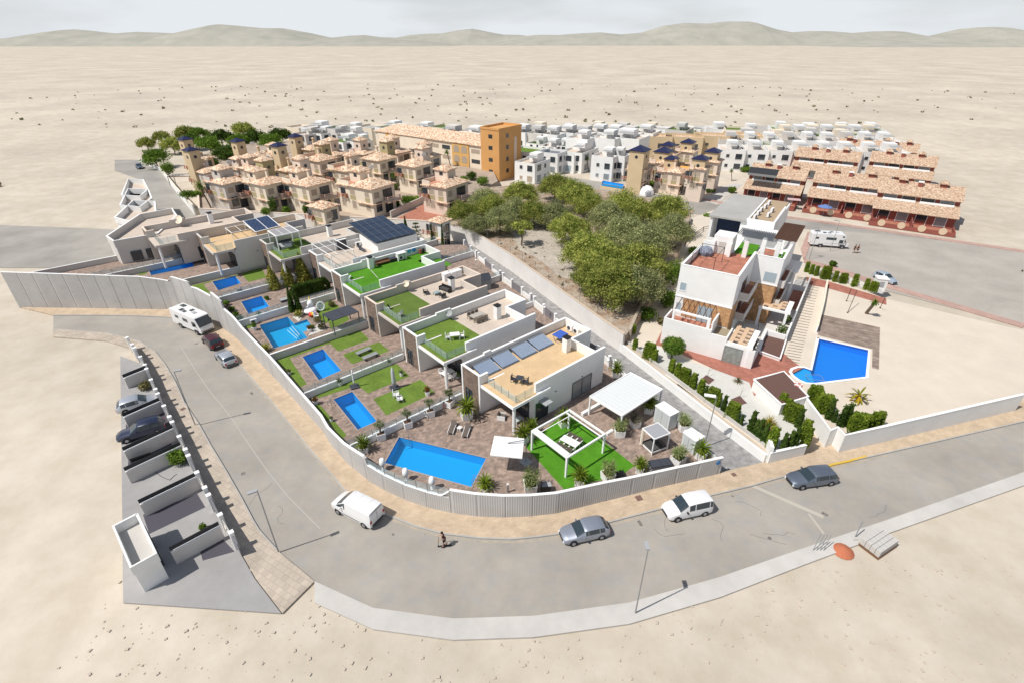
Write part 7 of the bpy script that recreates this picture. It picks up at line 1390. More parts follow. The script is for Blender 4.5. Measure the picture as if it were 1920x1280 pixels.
def railing(t, x0, x1, y0, y1, z, m=M_rail):
    q = MB(); P = [(x0, y1), (x0, y0), (x1, y0)]
    for k in (.3, .6, .9): q.wall(P, .08, z + k - .05, z + k + .05)
    for x, y in [*P, ((x0 + x1) / 2, y0), (x0, (y0 + y1) / 2)]: q.box((x, y, z + .5), (.2, .2, 1.0))
    q.build('railing', m, t)
def est_house(label, px, zE, wl, wr, tower=None, room=None, col=M_cream, col2=M_olive, hip=(0, .6), blue=False, tz=2.5, name='estate_house', chim=True, balc=True, grp='terracotta roofed estate houses'):
    c = at(px[0], px[1], zE); h = zE - tz; t = thing(name, label, 'house', (c.x, c.y, tz), G57, grp)
    q = MB(); q.bx(0, wr, 0, wl, -.2, h - .14); q.build('walls', col, t)
    y1 = wl * hip[1]; q = MB(); q.hip(0, wr, 0, y1, h, min(wr, y1) * .24, .45); q.build('roof', M_tile, t)
    if y1 < wl - 1:
        q = MB(); q.bx(.0, .2, y1 + .5, wl, h - .14, h + .8); q.bx(.2, wr, wl - .2, wl, h - .14, h + .8); q.build('terrace_parapet', col, t); q = MB(); q.bx(.2, wr, y1 + .46, wl - .2, h - .139, h - .08); q.build('roof_terrace', M_trim, t)
        q = MB(); q.bx(-.45, 0, y1 + .5, wl + .2, h - .35, h - .1); q.build('tiled_ledge', M_tile, t)
    if room:
        x, y, w, hh = room; q = MB(); q.bx(x, x + w, y, y + w, h - .13, h + hh - .15); r_ = q.build('roof_room', col, t); q = MB(); q.hip(x, x + w, y, y + w, h + hh, w * .28, .35); q.build('pyramid_roof', M_tile, r_); q = MB(); q.bx(x - .03, x, y + w * .3, y + w * .6, h + hh - 1.3, h + hh - .5); q.build('window', M_window, r_)
    if tower:
        x, y, w, hh, m, rf = tower; q = MB(); q.bx(x, x + w, y, y + w, h - .12 if 0 < x < wr - w and 0 < y < wl - w else -.19, h + hh - .16); tw = q.build('tower', m, t)
        q = MB(); q.hip(x, x + w, y, y + w, h + hh, w * .3, .3); q.build('tower_roof', rf, tw)
        q = MB(); q.cyl((x - .04, y + w / 2, h + hh - 1.6), (x + .02, y + w / 2, h + hh - 1.6), .42, n=14); q.build('round_window', M_window, tw); q = MB(); q.cyl((x + w / 2, y - .04, h + hh - 1.6), (x + w / 2, y + .02, h + hh - 1.6), .42, n=14); q.build('round_window', M_window, tw)
    wins(t, 'L', [(1, h - 2.1), (1, h - 5.0, 1.3, 1.5), (wl * .5, h - 2.1, 1.6, 1.2), (wl * .5, h - 5.2, 1.3, 1.8), (wl - 2, h - 5.0, 1.2, 1.1)], M_shutter)
    wins(t, 'R', [(.6, h - 2.3, 1.5, 1.3, M_shutter), (.8, h - 5.4, 1.8, 2.2), (wr * .45, h - 3.1, wr * .42, 2.3), (wr * .5, h - 6.1, wr * .35, 2.2)], M_window)  # big dark panes behind the balcony stand in for recess shade
    q = MB(); q.bx(-.02, 0, .9, 2.4, h - 3.2, h - 2.22); q.bx(-.02, 0, wl * .5 - .1, wl * .5 + 1.7, h - 3.2, h - 2.22); q.build('olive_panels', col2, t)
    if balc:
        q = MB(); q.bx(wr * .45, wr + .2, -1.5, 0, h - 3.5, h - 3.3); q.build('balcony', col, t); railing(t, wr * .45 + .1, wr + .1, -1.4, 0, h - 3.3, M_rail)
        q = MB(); q.bx(wr * .4, wr + .4, -1.8, -1.52, h - 3.6, h - 3.4); q.build('tiled_ledge', M_tile, t)
    q = MB(); q.bx(-.5, wr * .42, -.5, -.02, h - 3.55, h - 3.4); q.bx(-.5, -.02, 0, wl * .45, h - 3.55, h - 3.4); q.build('tiled_string_course', M_tile, t)
    q = MB(); q.bx(-.04, .02, wl * .78, wl * .78 + 1.6, h - 2.9, h - .9); q.build('loggia_shade_panel', M_window, t); railing(t, -.6, 0, wl * .74, wl * .74 + 2.2, h - 3.0, M_trim)  # flat dark panel, the shade of a loggia recess put into its colour
    if chim: q = MB(); q.box((wr * .5, y1 * .5 + .6, h + 1.4), (.5, .5, 2.2)); k = q.build('chimney', col, t); q = MB(); q.hip(wr * .5 - .25, wr * .5 + .25, y1 * .5 + .35, y1 * .5 + .85, h + 2.6, .3, .15); q.build('chimney_cap', M_tile, k)
    return t
T_, B_ = M_tile, M_bluetile
for a in [(('large cream house with speckled hip roof in the centre, directly above the solar modules'), (696, 355.4), 9, 11, 7, None, (3, 6.5, 3.4, 2.4)), ('pinkish cream house at the right end of the estate beside the pines', (836, 352.6), 9, 7, 8, None, (4.2, 3.2, 3.4, 2.6), M_pinkcream),
          ('third house from the left of the front row with wooden look windows', (577, 350), 9, 9, 6.5, (4.5, 7.5, 2.8, 4.2, M_pinkcream, T_), (1.5, 5, 3.2, 2.2)), ('second house from the left of the front row behind the green cypress shrubs', (495, 348), 9, 8, 6.5, (4.6, 6, 2.8, 3.8, M_olive, T_), (1.2, 4.6, 3.2, 2.2)),
          ('leftmost front row house with two tall palms before it', (418.6, 346), 9, 8, 5.5, None, (1.2, 2.6, 3.4, 2.6), M_greige), ('second row house whose hip roof stands right of the shaggy path palm', (778, 313.5), 9.5, 6, 6.5, (4.6, 1.2, 2.8, 3.6, M_pinkcream, T_), None, M_cream, M_olive, (0, 1)),
          ('second row house left of the shaggy path palm', (711, 302), 9.5, 6.5, 6.5, (4.6, 1.2, 2.8, 4.0, M_olive, T_), None, M_cream, M_olive, (0, 1)), ('second row house with tile capped tower above the front row centre', (598, 303), 9.5, 8, 6, (3.5, 2.5, 3.0, 3.4, M_olive, T_), None, M_pinkcream, M_olive, (0, .7)),
          ('house with tall sand coloured tower under a blue tiled roof, centre left of the estate', (539, 322), 9, 5, 5, (1.0, 3.6, 2.6, 5.4, M_sand, B_), None, M_sand, M_olive, (0, .7)), ('leftmost but one tower house with deep blue roof beside the side street', (384, 325), 8.5, 7, 5, (-.6, 3.6, 2.6, 5.0, M_sand, B_), None, M_greige, M_olive, (0, .55)),
          ('outermost blue roofed tower house at the left end of the estate', (366, 300), 8.5, 5, 5, (-.5, 2.5, 2.6, 5.0, M_sand, B_), None, M_sand, M_olive, (0, .6)), ('rear blue roofed tower house with tall chimney in front of the dark trees', (482, 300), 9, 6, 6.5, (-1.2, 6, 2.6, 4.2, M_sand, B_), None, M_sand, M_olive, (0, .95)),
          ('rear tower house with blue roof beside the pale road at the top left', (583, 282), 9, 5, 7, (-1.5, 4.6, 2.8, 3.4, M_sand, B_), None, M_sand, M_olive, (0, .9)), ('rear house with tile capped tower left of the two estate palms', (627, 292), 9, 6, 5, (1.0, 2, 2.8, 3.6, M_pinkcream, T_), None, M_pinkcream),
          ('rear house with tile capped tower directly right of the two estate palms', (682, 290), 9, 6, 5, (1.0, 2, 2.8, 3.4, M_pinkcream, T_), None, M_pinkcream), ('rear house with tile capped tower in front of the orange arches on the left', (745, 288), 9, 6, 5.5, (.5, 2, 3.0, 3.8, M_pinkcream, T_), None, M_pinkcream),
          ('second row house between the third front house and the large cream house', (650, 322), 9, 7, 5.5, (3.2, 1.5, 2.6, 3.0, M_pinkcream, T_), None, M_cream), ('second row house behind the cypress shrub house', (466, 318), 9, 6, 5.5, None, (1.2, 1.5, 3.0, 2.4), M_pinkcream), ('house with tile tower right behind the estate palms', (800, 297), 9, 5, 6, (1, 1, 2.8, 3.4, M_pinkcream, T_), None, M_cream, M_olive, (0, 1)), ('narrow house between the two rear blue roofed towers', (512, 292), 9, 5, 5, None, (1, 1, 2.8, 2.4), M_cream), ('narrow beige house beside the leftmost palms', (445, 318), 8.5, 5, 5, None, (1, 1, 2.8, 2.2), M_greige),
          ('low tiled house at the front of the estate beside the bare vine', (606, 392), 6, 5, 4, None, None, M_cream, M_olive, (0, 1)), ('small tiled gatehouse on the retaining wall near the slim cypresses', (826, 418), 5.6, 3, 3, None, None, M_white, M_olive, (0, 1))]: est_house(*a, **({'chim': False, 'balc': False} if 'small' in a[0] or 'low' in a[0] else {}))
for n, (x, y, r, h, lf, lab) in enumerate([(515, 402, 1.0, 4.0, L_dark, 'tallest dark cypress shrub on the estate wall'), (500, 404, 1.2, 1.8, L_green, 'broad leafy shrub on the estate wall, left of the dark cypress'), (538, 402, 1.1, 1.8, L_green, 'low conifer shrub on the estate wall, right of the dark cypress'), (578, 404, 1.1, 2.6, L_dark, 'feathery dark shrub on the estate wall below the third house'), (618, 388, 1.6, 1.6, L_green, 'rounded green shrub left of the large cream house'),
                                  (352, 372, 2.0, 1.8, L_green, 'green garden shrub below the leftmost estate houses'), (368, 370, 1.6, 1.6, L_green, 'second garden shrub below the leftmost estate houses'), (765, 383, 2.0, 2.0, L_green, 'bright green shrub beside the sloping garden wall'), (787, 362, 1.3, 1.6, L_hedge, 'clipped hedge on the path between two estate houses'), (741, 356, 1.3, 1.8, L_green, 'shrub at the foot of the shaggy path palm'), (780, 379, 1.2, 1.4, L_hedge, 'yellow green hedge right of the bright garden shrub'), (745, 390, .8, 2.2, L_palm, 'small palm like shrub at the right of the large cream house')]):
    bush('estate_shrub', lab, at(x, y, 2.5), r, h, lf, int(700 * r), .16, 'shrubs of the estate gardens', n, 'shrub')
q = MB(); w_ = ats([(733, 409), (755, 398), (786, 384), (800, 376)], 2.5); q.wall([(p.x, p.y) for p in w_], .3, 2.45, 4.0); solid('garden_wall', q, M_greige, 'sloping tan garden wall between the large cream house and the red terrace', 'wall')
flat('red_terrace', [(745, 410), (800, 380), (838, 395), (838, 417)], 2.52, M_terra)
s_ = MB(); a = at(345, 345, 2.5); t = thing('garden_pergola', 'white beamed pergola on the terrace left of the leftmost estate house', 'pergola', a, R(5)); parts(t, [('beams', M_white2, [(-3 + .8 * i, -2.9 + .8 * i, -1.6, 1.6, 2.4, 2.5) for i in range(8)]), ('frame', M_darkwood, [(-3.1, 3, -1.6, -1.5, 2.25, 2.4), (-3.1, 3, 1.5, 1.6, 2.25, 2.4)])]); [parts(t, [('post', M_darkwood, [(x, x + .12, y, y + .12, 0, 2.25)])]) for x in (-3, 2.8) for y in (-1.6, 1.48)]
# side street wall
t = thing('street_wall', 'white retaining wall along the right side of the upper left street', 'wall', at(330, 365)); q = MB(); w_ = ats([(262, 303), (302, 321), (334, 364), (367, 404)]); q.wall([(p.x, p.y) for p in w_], .3, -.05, [.9, 1.3, 1.9, 2.6]); q.build('masonry', M_white, t, world=True); q = MB(); q.wall([(p.x, p.y) for p in w_], .38, [.901, 1.301, 1.901, 2.601], [.96, 1.36, 1.96, 2.66]); q.build('coping', M_cream, t, world=True)
# ---------------------------------------------------------------- orange apartment block
ob = at(936.6, 341); t = thing('apartment_building', 'long ochre and cream apartment block with a tall orange corner tower', 'apartment building', (ob.x, ob.y, 0), R(53))
q = MB(); q.bx(0, 11, 0, 7, -.1, 14.4); q.build('corner_tower', M_orange, t); q = MB(); q.wall([(0, 0), (11, 0), (11, 7), (0, 7), (0, 0)], .3, 14.401, 15); q.build('parapet', M_orange, t)
q = MB(); q.bx(.8, 12, 7.01, 56, -.1, 9.2); q.build('long_wing', M_cream, t); q = MB(); q.hip(.8, 12, 7.5, 56, 9.4, 2.2, .5); q.build('roof', M_tile, t)
for y0 in (12.5, 43.5): q = MB(); q.bx(.55, .79, y0, y0 + 7, -.1, 9.1); q.build('ochre_bay', M_ochre, t)
for fl in range(3):
    z = .9 + 3 * fl
    for y in (8.2, 20.5, 25.5, 31, 36.5, 51.5):
        q = MB(); q.bx(.76, .85, y, y + 3.4, z, z + 1.2); o = q.build('window', M_window if (y * 3 + fl) % 2 > .8 else M_shutter, t)
    for y in (13.2, 16.4, 44.2, 47.4):
        q = MB(); pts = [(y, z - .4), (y + 2.3, z - .4), (y + 2.3, z + .9)] + [(y + 1.15 + 1.15 * math.cos(3.1416 * i / 8), z + .9 + .9 * math.sin(3.1416 * i / 8)) for i in range(1, 8)] + [(y, z + .9)]
        n = len(pts); q.add([(.5, a, b) for a, b in pts] + [(.6, a, b) for a, b in pts], [tuple(range(n - 1, -1, -1)), tuple(range(n, 2 * n))] + [(i, (i + 1) % n, n + (i + 1) % n, n + i) for i in range(n)]); q.build('arch_opening', M_shutter, t)
for z in (2, 5.4, 8.8, 12):
    q = MB(); q.bx(-.03, .05, 2.5, 4.0, z, z + 1.1); q.build('window', M_window, t); q = MB(); q.bx(3.4, 4.6, -.03, .05, z, z + 1.2); q.build('window', M_window, t)
q = MB(); q.bx(7.4, 8.6, -.05, .02, 4, 11.8); q.build('window_strip', M_pinkcream, t)
# ---------------------------------------------------------------- white modern houses
def wbox(label, px, zt, w, l, rot=G57, m=M_white, rooms=1, roof=None, name='white_house', grp='distant white flat roofed houses', dark='L', win=True):
    c = at(px[0], px[1], zt); t = thing(name, label, 'house', (c.x, c.y, 0), rot, grp); q = MB(); q.bx(0, w, 0, l, -.1, zt - .7); q.build('walls', m, t)
    q = MB(); q.wall([(.1, .1), (w - .1, .1), (w - .1, l - .1), (.1, l - .1), (.1, .1)], .2, zt - .7, zt); q.build('parapet', m, t); q = MB(); q.bx(.2, w - .2, .2, l - .2, zt - .699, zt - .64); q.build('roof_floor', roof or M_roofpale, t)
    if rooms: q = MB(); q.bx(w * .55, w - .3, l * .3, l * .7, zt - .63, zt + 1.8); q.build('roof_room', m, t); q = MB(); q.bx(w * .2, w * .5, l * .25, l * .6, zt + 1.2, zt + 1.3); q.bx(w * .2, w * .2 + .1, l * .25, l * .25 + .1, zt - .6, zt + 1.2); q.build('shade_roof', M_greyplastic, t)
    if win:
        nf = 2 if zt > 5 else 1; wm = [M_window, M_pane, M_window2, M_shutter][int(px[0]) % 4]
        for f in range(nf):
            z = .6 + 3 * f
            wins(t, 'L', [(l * .12, z, l * .25, 1.7), (l * .6, z + .5, 1.0, 1.0)], M_window if f else wm, frame=m); wins(t, 'R', [(w * .15, z, w * .25, 1.8), (w * .6, z + .3, 1.2, 1.2)], M_window if f else M_window2, frame=m)
    return t
for a in [('white villa with brown stone fin and terrace, half behind the bright pines', (1003, 308), 6, 9, 7), ('white villa block with small lawn roof left of the feather palms', (1046, 296), 5, 8, 6, G57, M_white, 0, M_turf), ('white cube villa behind the feather palms', (1077, 293), 5.4, 8, 8, G57, M_white, 0, M_turf3), ('white villa with green roof next to the orange tower', (997, 287), 6.5, 9, 9, G57, M_white, 0, M_turf), ('white villa with rooftop solar modules right of the orange tower', (1046, 289), 6.4, 7, 7, G57, M_white, 0, MATS['navy_solar_module']),
          ('long blank white house in the far centre', (1092, 288), 6.2, 12, 8), ('white townhouse with recessed balconies, left of the blue roofed towers', (1150, 296), 7.2, 7, 7), ('second white townhouse with recessed balconies left of the blue roofed towers', (1172, 294), 7.2, 5, 6), ('grey and white apartment cube at the head of the far street', (1199, 262), 9, 10, 14), ('white three storey house with grey balconies at the top centre', (1153, 262), 9, 9, 9), ('white three storey house with long balcony at the top centre left', (1102, 262), 9, 8, 8),
          ('low grey roofed house beside the far walled lane', (1025, 262), 4, 8, 8), ('small white house at the top edge right of the orange tower', (1005, 256), 5, 8, 6), ('green roofed white house behind the estate towers', (643, 268), 6, 9, 8, G57, M_white, 1, M_turf), ('white terrace house with green roof beside the long tiled wing', (672, 268), 6, 7, 6, G57, M_white, 1, M_turf2), ('grey modern villa at the top left of the white district', (572, 254), 6, 9, 8, G57, M_greyw), ('white framed villa at the top beside the pale road', (602, 252), 6, 8, 8), ('pale villa at the top edge above the estate palms', (632, 251), 6, 8, 8, G57, M_greyw), ('pale villa at the top edge left of the long tiled wing', (660, 253), 6, 8, 8),
          ('cream slab block behind the long tiled roof, left half', (800, 262), 9, 10, 24, R(53), M_cream), ('cream slab block behind the long tiled roof, right half', (905, 272), 9, 8, 22, R(53), M_cream), ('distant house above the long tiled roof, left', (745, 250), 7, 9, 12, R(53), M_white), ('distant house above the long tiled roof, centre', (850, 252), 8, 9, 12, R(53), M_greyw), ('distant house above the long tiled roof, right', (895, 254), 8, 9, 12, R(53), M_white)]: wbox(*a)
# beige blue roofed towers on the right
for a in [('sand coloured tower house with blue pyramid roof nearest the small far pool', (1208, 320), 6.5, 5, 6, (-1.0, .2, 4.2, 5.0, M_sand, B_)), ('beige terraced house with orange awning beyond the right wood', (1277, 325), 6, 7, 5, (3, 3, 3.0, 2.6, M_sand, B_)), ('beige house with second blue roof behind the orange awning', (1255, 308), 6.5, 6, 6, (1, 1, 4.2, 2.8, M_sand, B_)), ('tall narrow beige house at the right end of the blue roofed row', (1322, 318), 8.5, 4, 5, (.3, .3, 3.4, 2.2, M_sand, B_)), ('beige house with blue roof beside the narrow lane', (1347, 305), 8.5, 5, 5, (.3, .6, 3.4, 2.4, M_sand, B_)),
          ('rear beige house with blue roof, left of the distant palms', (1262, 292), 7, 6, 6, (1, 1, 3.6, 2.4, M_sand, B_)), ('rear beige house with blue roof, below the distant palms', (1300, 286), 7, 6, 6, (1, 1, 3.6, 2.4, M_sand, B_))]: est_house(*a, None, M_pinkcream, tz=0, grp='blue roofed beige houses', balc=False)
q = MB(); p = at(1290, 315, 5.0); q.box((0, 0, 0), (4.6, 2.2, .08), 0); o = solid('awning', q, mat('orange_awning', (.70, .36, .10), .8), 'bright orange awning on the beige terraced house', 'awning'); o.location = p + Vector((-.5, -1.2, 0)); o.rotation_euler = (.3, 0, R(-33))
t = thing('dome_tent', 'white geodesic dome tent between the right wood and the beige houses', 'dome', at(1211, 365)); q = MB(); q.lathe([(2.2, 0), (2.2, .6), (1.9, 1.5), (1.2, 2.2), (.1, 2.5)], n=10); q.build('shell', M_white2, t); q = MB(); q.lathe([(.8, .2), (.8, 1.2), (.1, 1.7)], (0, -1.9, 0), 6); q.build('porch', M_greyplastic, t)
fp = [(p.x, p.y) for p in ats([(1128, 345), (1168, 351), (1170, 346), (1130, 339)], .6)]; pool(0, fp, .6, 'small far pool with white rim in front of the sand coloured tower', depth=.5, group=None)
q = MB(); q.wall([(p.x, p.y) for p in ats([(1126, 350), (1190, 362)], .5)], .3, 0, .7); solid('pool_wall', q, M_sand, 'low tan wall below the small far pool', 'wall')
for n, (x, y, r, h, lf, lab) in enumerate([(1147, 330, 2.6, 2.6, L_dark, 'dark rounded tree left of the sand coloured tower'), (1183, 337, 1.6, 2.6, L_green, 'green bush at the left foot of the sand coloured tower'), (1213, 338, 1.8, 2.8, L_hedge, 'bright green bush at the right foot of the sand coloured tower'), (1218, 348, 2.4, 1.2, L_green, 'wide clipped shrub in front of the sand coloured tower'), (1440, 306, 5.0, 6.5, L_pine, 'large round tree in front of the white row houses'), (1425, 318, 2.4, 3, L_scrub, 'scrub at the foot of the large round tree'), (1385, 318, 2.0, 2.4, L_green, 'green bush beside the narrow beige houses'), (1397, 322, 2.0, 1.6, L_green, 'low bush on the weedy lot'), (1068, 262, 3.4, 4, L_green, 'tree beside the far walled lane at the top centre'), (1212, 282, 3.4, 2.6, L_green, 'green hedge at the corner of the far street'), (1295, 358, 1.6, 1.2, L_green, 'planting below the white awnings of the beige house'), (1330, 362, 1.6, 1.4, L_dark, 'planting at the street corner of the beige house'), (1330, 279, 3.0, 4.0, L_pine, 'round tree above the beige houses on the right'), (1372, 362, 1.2, 1.6, L_green, 'shrub beside the car park side road'), (1378, 273, 2.4, 2, L_scrub, 'pale shrub before the white row houses')]): bush('town_tree' if r > 2.2 else 'town_shrub', lab, at(x, y, 0), r, h, lf, int(620 * r), .24, 'trees and shrubs of the town', n, 'tree' if r > 2.2 else 'shrub')
# ---------------------------------------------------------------- red townhouses
def town(label, pa, ze, L_, D, rot=R(-33), front=True, n_d=2):
    c = at(pa[0], pa[1], ze); t = thing('red_townhouse', label, 'house', (c.x, c.y, 0), rot, 'dark red townhouses with brown tiled roofs')
    q = MB(); q.bx(0, L_, 0, 3.2, -.1, ze - .3); q.bx(0, L_, 3.2, D, -.1, ze + 2.5); q.build('walls', M_red, t)
    q = MB(); q.slope(-.3, L_ + .3, -1.3, 3.3, ze - .35, ze + 1.35); q.build('lower_roof', M_tile2, t)
    q = MB(); mid = (3.0 + D) / 2 + .6; q.slope(-.3, L_ + .3, 2.5, mid, ze + 2.55, ze + 4.9); q.slope(-.3, L_ + .3, mid, D + .4, ze + 4.9, ze + 2.6); q.build('upper_roof', M_tile2, t)
    q = MB(); [q.add([(x, 3.3, ze + 2.4), (x, D, ze + 2.4), (x, mid, ze + 4.8)], [(0, 1, 2), (2, 1, 0)]) for x in (.01, L_ - .01)]; q.build('gable', M_red, t)
    for i in range(4):
        x = L_ * (.08 + .23 * i); q = MB(); q.bx(x, x + L_ * .16, 3.14, 3.19, ze + 1.25, ze + 2.45); o = q.build('balcony_window', M_window2 if i in (0, 3) else M_window, t); q = MB(); q.bx(x - .08, x, 3.08, 3.18, ze + 1.2, ze + 2.5); q.bx(x + L_ * .16, x + L_ * .16 + .08, 3.08, 3.18, ze + 1.2, ze + 2.5); q.bx(x, x + L_ * .16, 3.08, 3.18, ze + 1.16, ze + 1.24); q.build('frame', M_white2, o)
        q = MB(); q.bx(x, x + L_ * .13, -.04, .02, .3 if i % 2 else 1.0, ze - .6); o = q.build('window', M_window2 if i % 2 else M_window, t); q = MB(); q.bx(x - .1, x, -.07, .0, .2, ze - .55); q.bx(x + L_ * .13, x + L_ * .13 + .1, -.07, 0, .2, ze - .55); q.build('frame', M_white2, o)
    for i in range(n_d):
        x = L_ * (.22 + .5 * i); q = MB(); q.bx(x, x + 1.3, mid - 1.0, mid + .3, ze + 4.0, ze + 5.2); o = q.build('dormer', M_red, t); q = MB(); q.hip(x, x + 1.3, mid - 1.0, mid + .3, ze + 5.35, .75, .3); q.build('dormer_roof', M_tile2, o)
    q = MB(); q.box((L_ * .48, mid - 1.2, ze + 4.5), (.9, .6, 1.3)); o = q.build('chimney', M_red, t); q = MB(); q.box((L_ * .48, mid - 1.2, ze + 5.25), (1.1, .8, .25)); q.build('chimney_cap', M_white2, o)
    for x in (.07, .53): q = MB(); q.bx(L_ * x, L_ * (x + .41), 2.45, 2.55, ze + 1.1, ze + 1.6); q.build('balcony_front', M_white2, t)
    if front:
        q = MB(); q.wall([(0, -1), (0, -6.2), (L_, -6.2), (L_, -1)], .25, 0, .95); q.build('garden_wall', M_red, t)
        for i in range(4): x = L_ * (.14 + .24 * i); q = MB(); q.cyl((x, -6.36, .95), (x, -6.2, .95), .75, n=16); q.build('garden_wall_panel', mat('cream_panel', (.62, .48, .34), .8), t)
        q = MB(); q.bx(.15, L_ - .15, -6.05, -.05, .0, .05); q.build('front_terrace', M_terra, t); q = MB(); q.bx(L_ / 2 - .1, L_ / 2 + .1, -6.05, -.1, .05, 1.7); q.build('party_wall', M_red, t)
    return t
for a in [('left red townhouse of the front row, next to the side road', (1397, 349), 3.2, 13.5, 10), ('middle red townhouse of the front row with blue parasol terrace', (1517, 364), 3.2, 16, 10), ('right red townhouse of the front row, cut by the photo edge', (1640, 385), 3.2, 16, 10), ('left red townhouse of the second row', (1485, 312), 3.2, 17, 9, R(-33), False), ('right red townhouse of the second row, cut by the photo edge', (1625, 322), 3.2, 16, 9, R(-33), False), ('small rear red townhouse before the white row, centre', (1565, 293), 3.2, 9, 8, R(-33), False, 1), ('rear red townhouse before the white row at the right edge', (1632, 298), 3.2, 12, 8, R(-33), False)]: town(*a)
q = thing('roof_solar_panel', 'black solar panels on the left red townhouse roof', 'solar panels', at(1400, 337, 5.2), R(-33)); b_ = MB(); b_.add([(0, 0, 1.9), (7, 0, 1.9), (7, 2.2, 2.9), (0, 2.2, 2.9), (0, 0, 1.8), (7, 0, 1.8), (7, 2.2, 2.8), (0, 2.2, 2.8)], [(0, 1, 2, 3), (7, 6, 5, 4), (0, 4, 5, 1), (1, 5, 6, 2), (2, 6, 7, 3), (3, 7, 4, 0)]); b_.build('modules', M_darkframe, q); b_ = MB(); b_.bx(0, 7, .0, .06, 1.2, 1.8); b_.build('mount', M_greymetal, q)
t = thing('terrace_parasol', 'blue parasol on the middle red townhouse terrace', 'parasol', at(1542, 405)); q = MB(); q.lathe([(1.7, 2.2), (.1, 2.8)], n=8); q.build('canopy', mat('blue_fabric', (.12, .2, .42), .8), t); q = MB(); q.cyl((0, 0, 0), (0, 0, 2.3), .04, n=6); q.build('pole', M_greymetal, t)
t = thing('terrace_parasol', 'pale pink awning on the left red townhouse terrace', 'awning', at(1484, 392)); q = MB(); q.box((0, 0, 2.4), (3, 2, .08), R(-20)); q.build('canopy', mat('pink_fabric', (.55, .38, .38), .8), t); [parts(t, [('post', M_greymetal, [(x, x + .06, -.8, -.74, 0, 2.36)])]) for x in (-1.2, 1.2)]
# far white row houses and terraces
for i in range(8):
    wbox('%s white row house from the left in the long far row' % ordn[i].capitalize() if False else '%s white row house counted from the left of the long far row' % ordn[i], (1400 + i * 44, 282 + i * .8), 6.6, 9, 8.6 if i % 2 else 8.0, R(75), M_white, 1, None, 'row_house', 'long row of far white houses')
for i in range(9):
    wbox('%s house from the left in the second far white row' % ordn[i], (1395 + i * 37, 264 + (i % 3)), 7, 9, 8, R(75), M_white if i % 3 else M_greyw, 1, None, 'row_house', 'second row of far white houses')
for i in range(7):
    wbox('%s pale house from the left along the top right photo edge' % ordn[i], (1500 + i * 27, 250), 7, 9, 9, R(75), M_white if i % 2 else M_cream, 1, None, 'row_house', 'pale houses at the top right edge')
for i, (x, y) in enumerate([(1262, 258), (1320, 259), (1375, 257), (1432, 256)]):
    wbox('%s section from the left of the distant tan arcaded terrace' % ordn[i], (x, y), 7.5, 8, 13, R(75), M_sand, 0, M_tile, 'arcaded_house', 'distant tan arcaded terrace')

for r_, (y0, n_, x0, dx, nm) in enumerate([(243, 13, 990, 27, 'row just beyond the top centre edge'), (243, 12, 1345, 29, 'row just beyond the top right edge'), (256, 9, 1400, 30, 'infill row between the far white rows'), (241, 9, 560, 34, 'row just beyond the top left edge')]):
    for i in range(n_): wbox('%s flat roofed house from the left in the %s' % (ordn[i], nm), (x0 + i * dx, y0 + (i * 5) % 4), 5.5 + (i * 7) % 3 * .9, 8 + i % 3, 8 + (i + 1) % 3, [G57, R(75)][r_ in (1, 2)], [M_white, M_greyw, M_white, M_cream][(i * 3 + r_) % 4], i % 2, [M_roofpale, M_concgrey, M_turf3][i % 3], 'white_house', nm, win=r_ == 2)
for i in range(9):
    wbox('%s white house from the left along the top centre photo edge' % ordn[i], (985 + i * 30, 250 + (i * 7) % 5), 8, 9, 10, G57, [M_white, M_greyw, M_white][i % 3], 1, None, 'white_house', 'white houses at the top centre edge')
for i in range(6):
    wbox('%s small white house in the infill row below the top centre edge' % ordn[i], (1018 + i * 24, 272 + (i * 5) % 6), 5.5, 7, 7, G57, M_white, 1, [M_turf3, M_roofpale][i % 2], 'white_house', 'infill row of small white houses')

for n, (x, y, r, lf) in enumerate([(870, 345, 1.6, L_green), (885, 338, 1.8, L_dark), (905, 348, 1.8, L_green), (858, 356, 1.3, L_hedge), (650, 368, 1.4, L_green), (562, 392, 1.2, L_dark), (455, 384, 1.3, L_green), (660, 340, 1.4, L_green), (560, 330, 1.4, L_dark), (805, 345, 1.3, L_green)]): bush('estate_shrub', ['shrub before the orange arches, left of the pine wood', 'darker shrub between the estate and the orange tower', 'shrub at the foot of the orange tower beside the pines', 'clipped shrub right of the last estate house', 'shrub behind the low tiled house at the estate front', 'dark shrub between the third house and the low tiled house', 'shrub between the two leftmost front row houses', 'shrub below the large estate palm', 'dark shrub behind the third estate house', 'shrub between the second row and the last estate house'][n], at(x, y, 2.5), r, r * 1.3, lf, int(600 * r), .18, 'shrubs of the estate gardens', n + 40, 'shrub')
for n, (x, y, z) in enumerate([(431, 310, 11), (503, 302, 11), (697, 320, 11.5), (796, 296, 12), (602, 272, 11.5), (474, 275, 12)]): dish('%s satellite dish from the left among the estate roofs' % ordn[n] if False else ['dish on the leftmost front row house with palms', 'dish on the second front row house roof', 'dish on the large cream central house roof', 'dish beside the tower above the right end estate house', 'dish near the rear blue roofed tower by the pale road', 'dish by the rear blue roofed tower in front of the dark trees'][n], at(x, y, z), R(200), 1.3, .6, M_pvc)
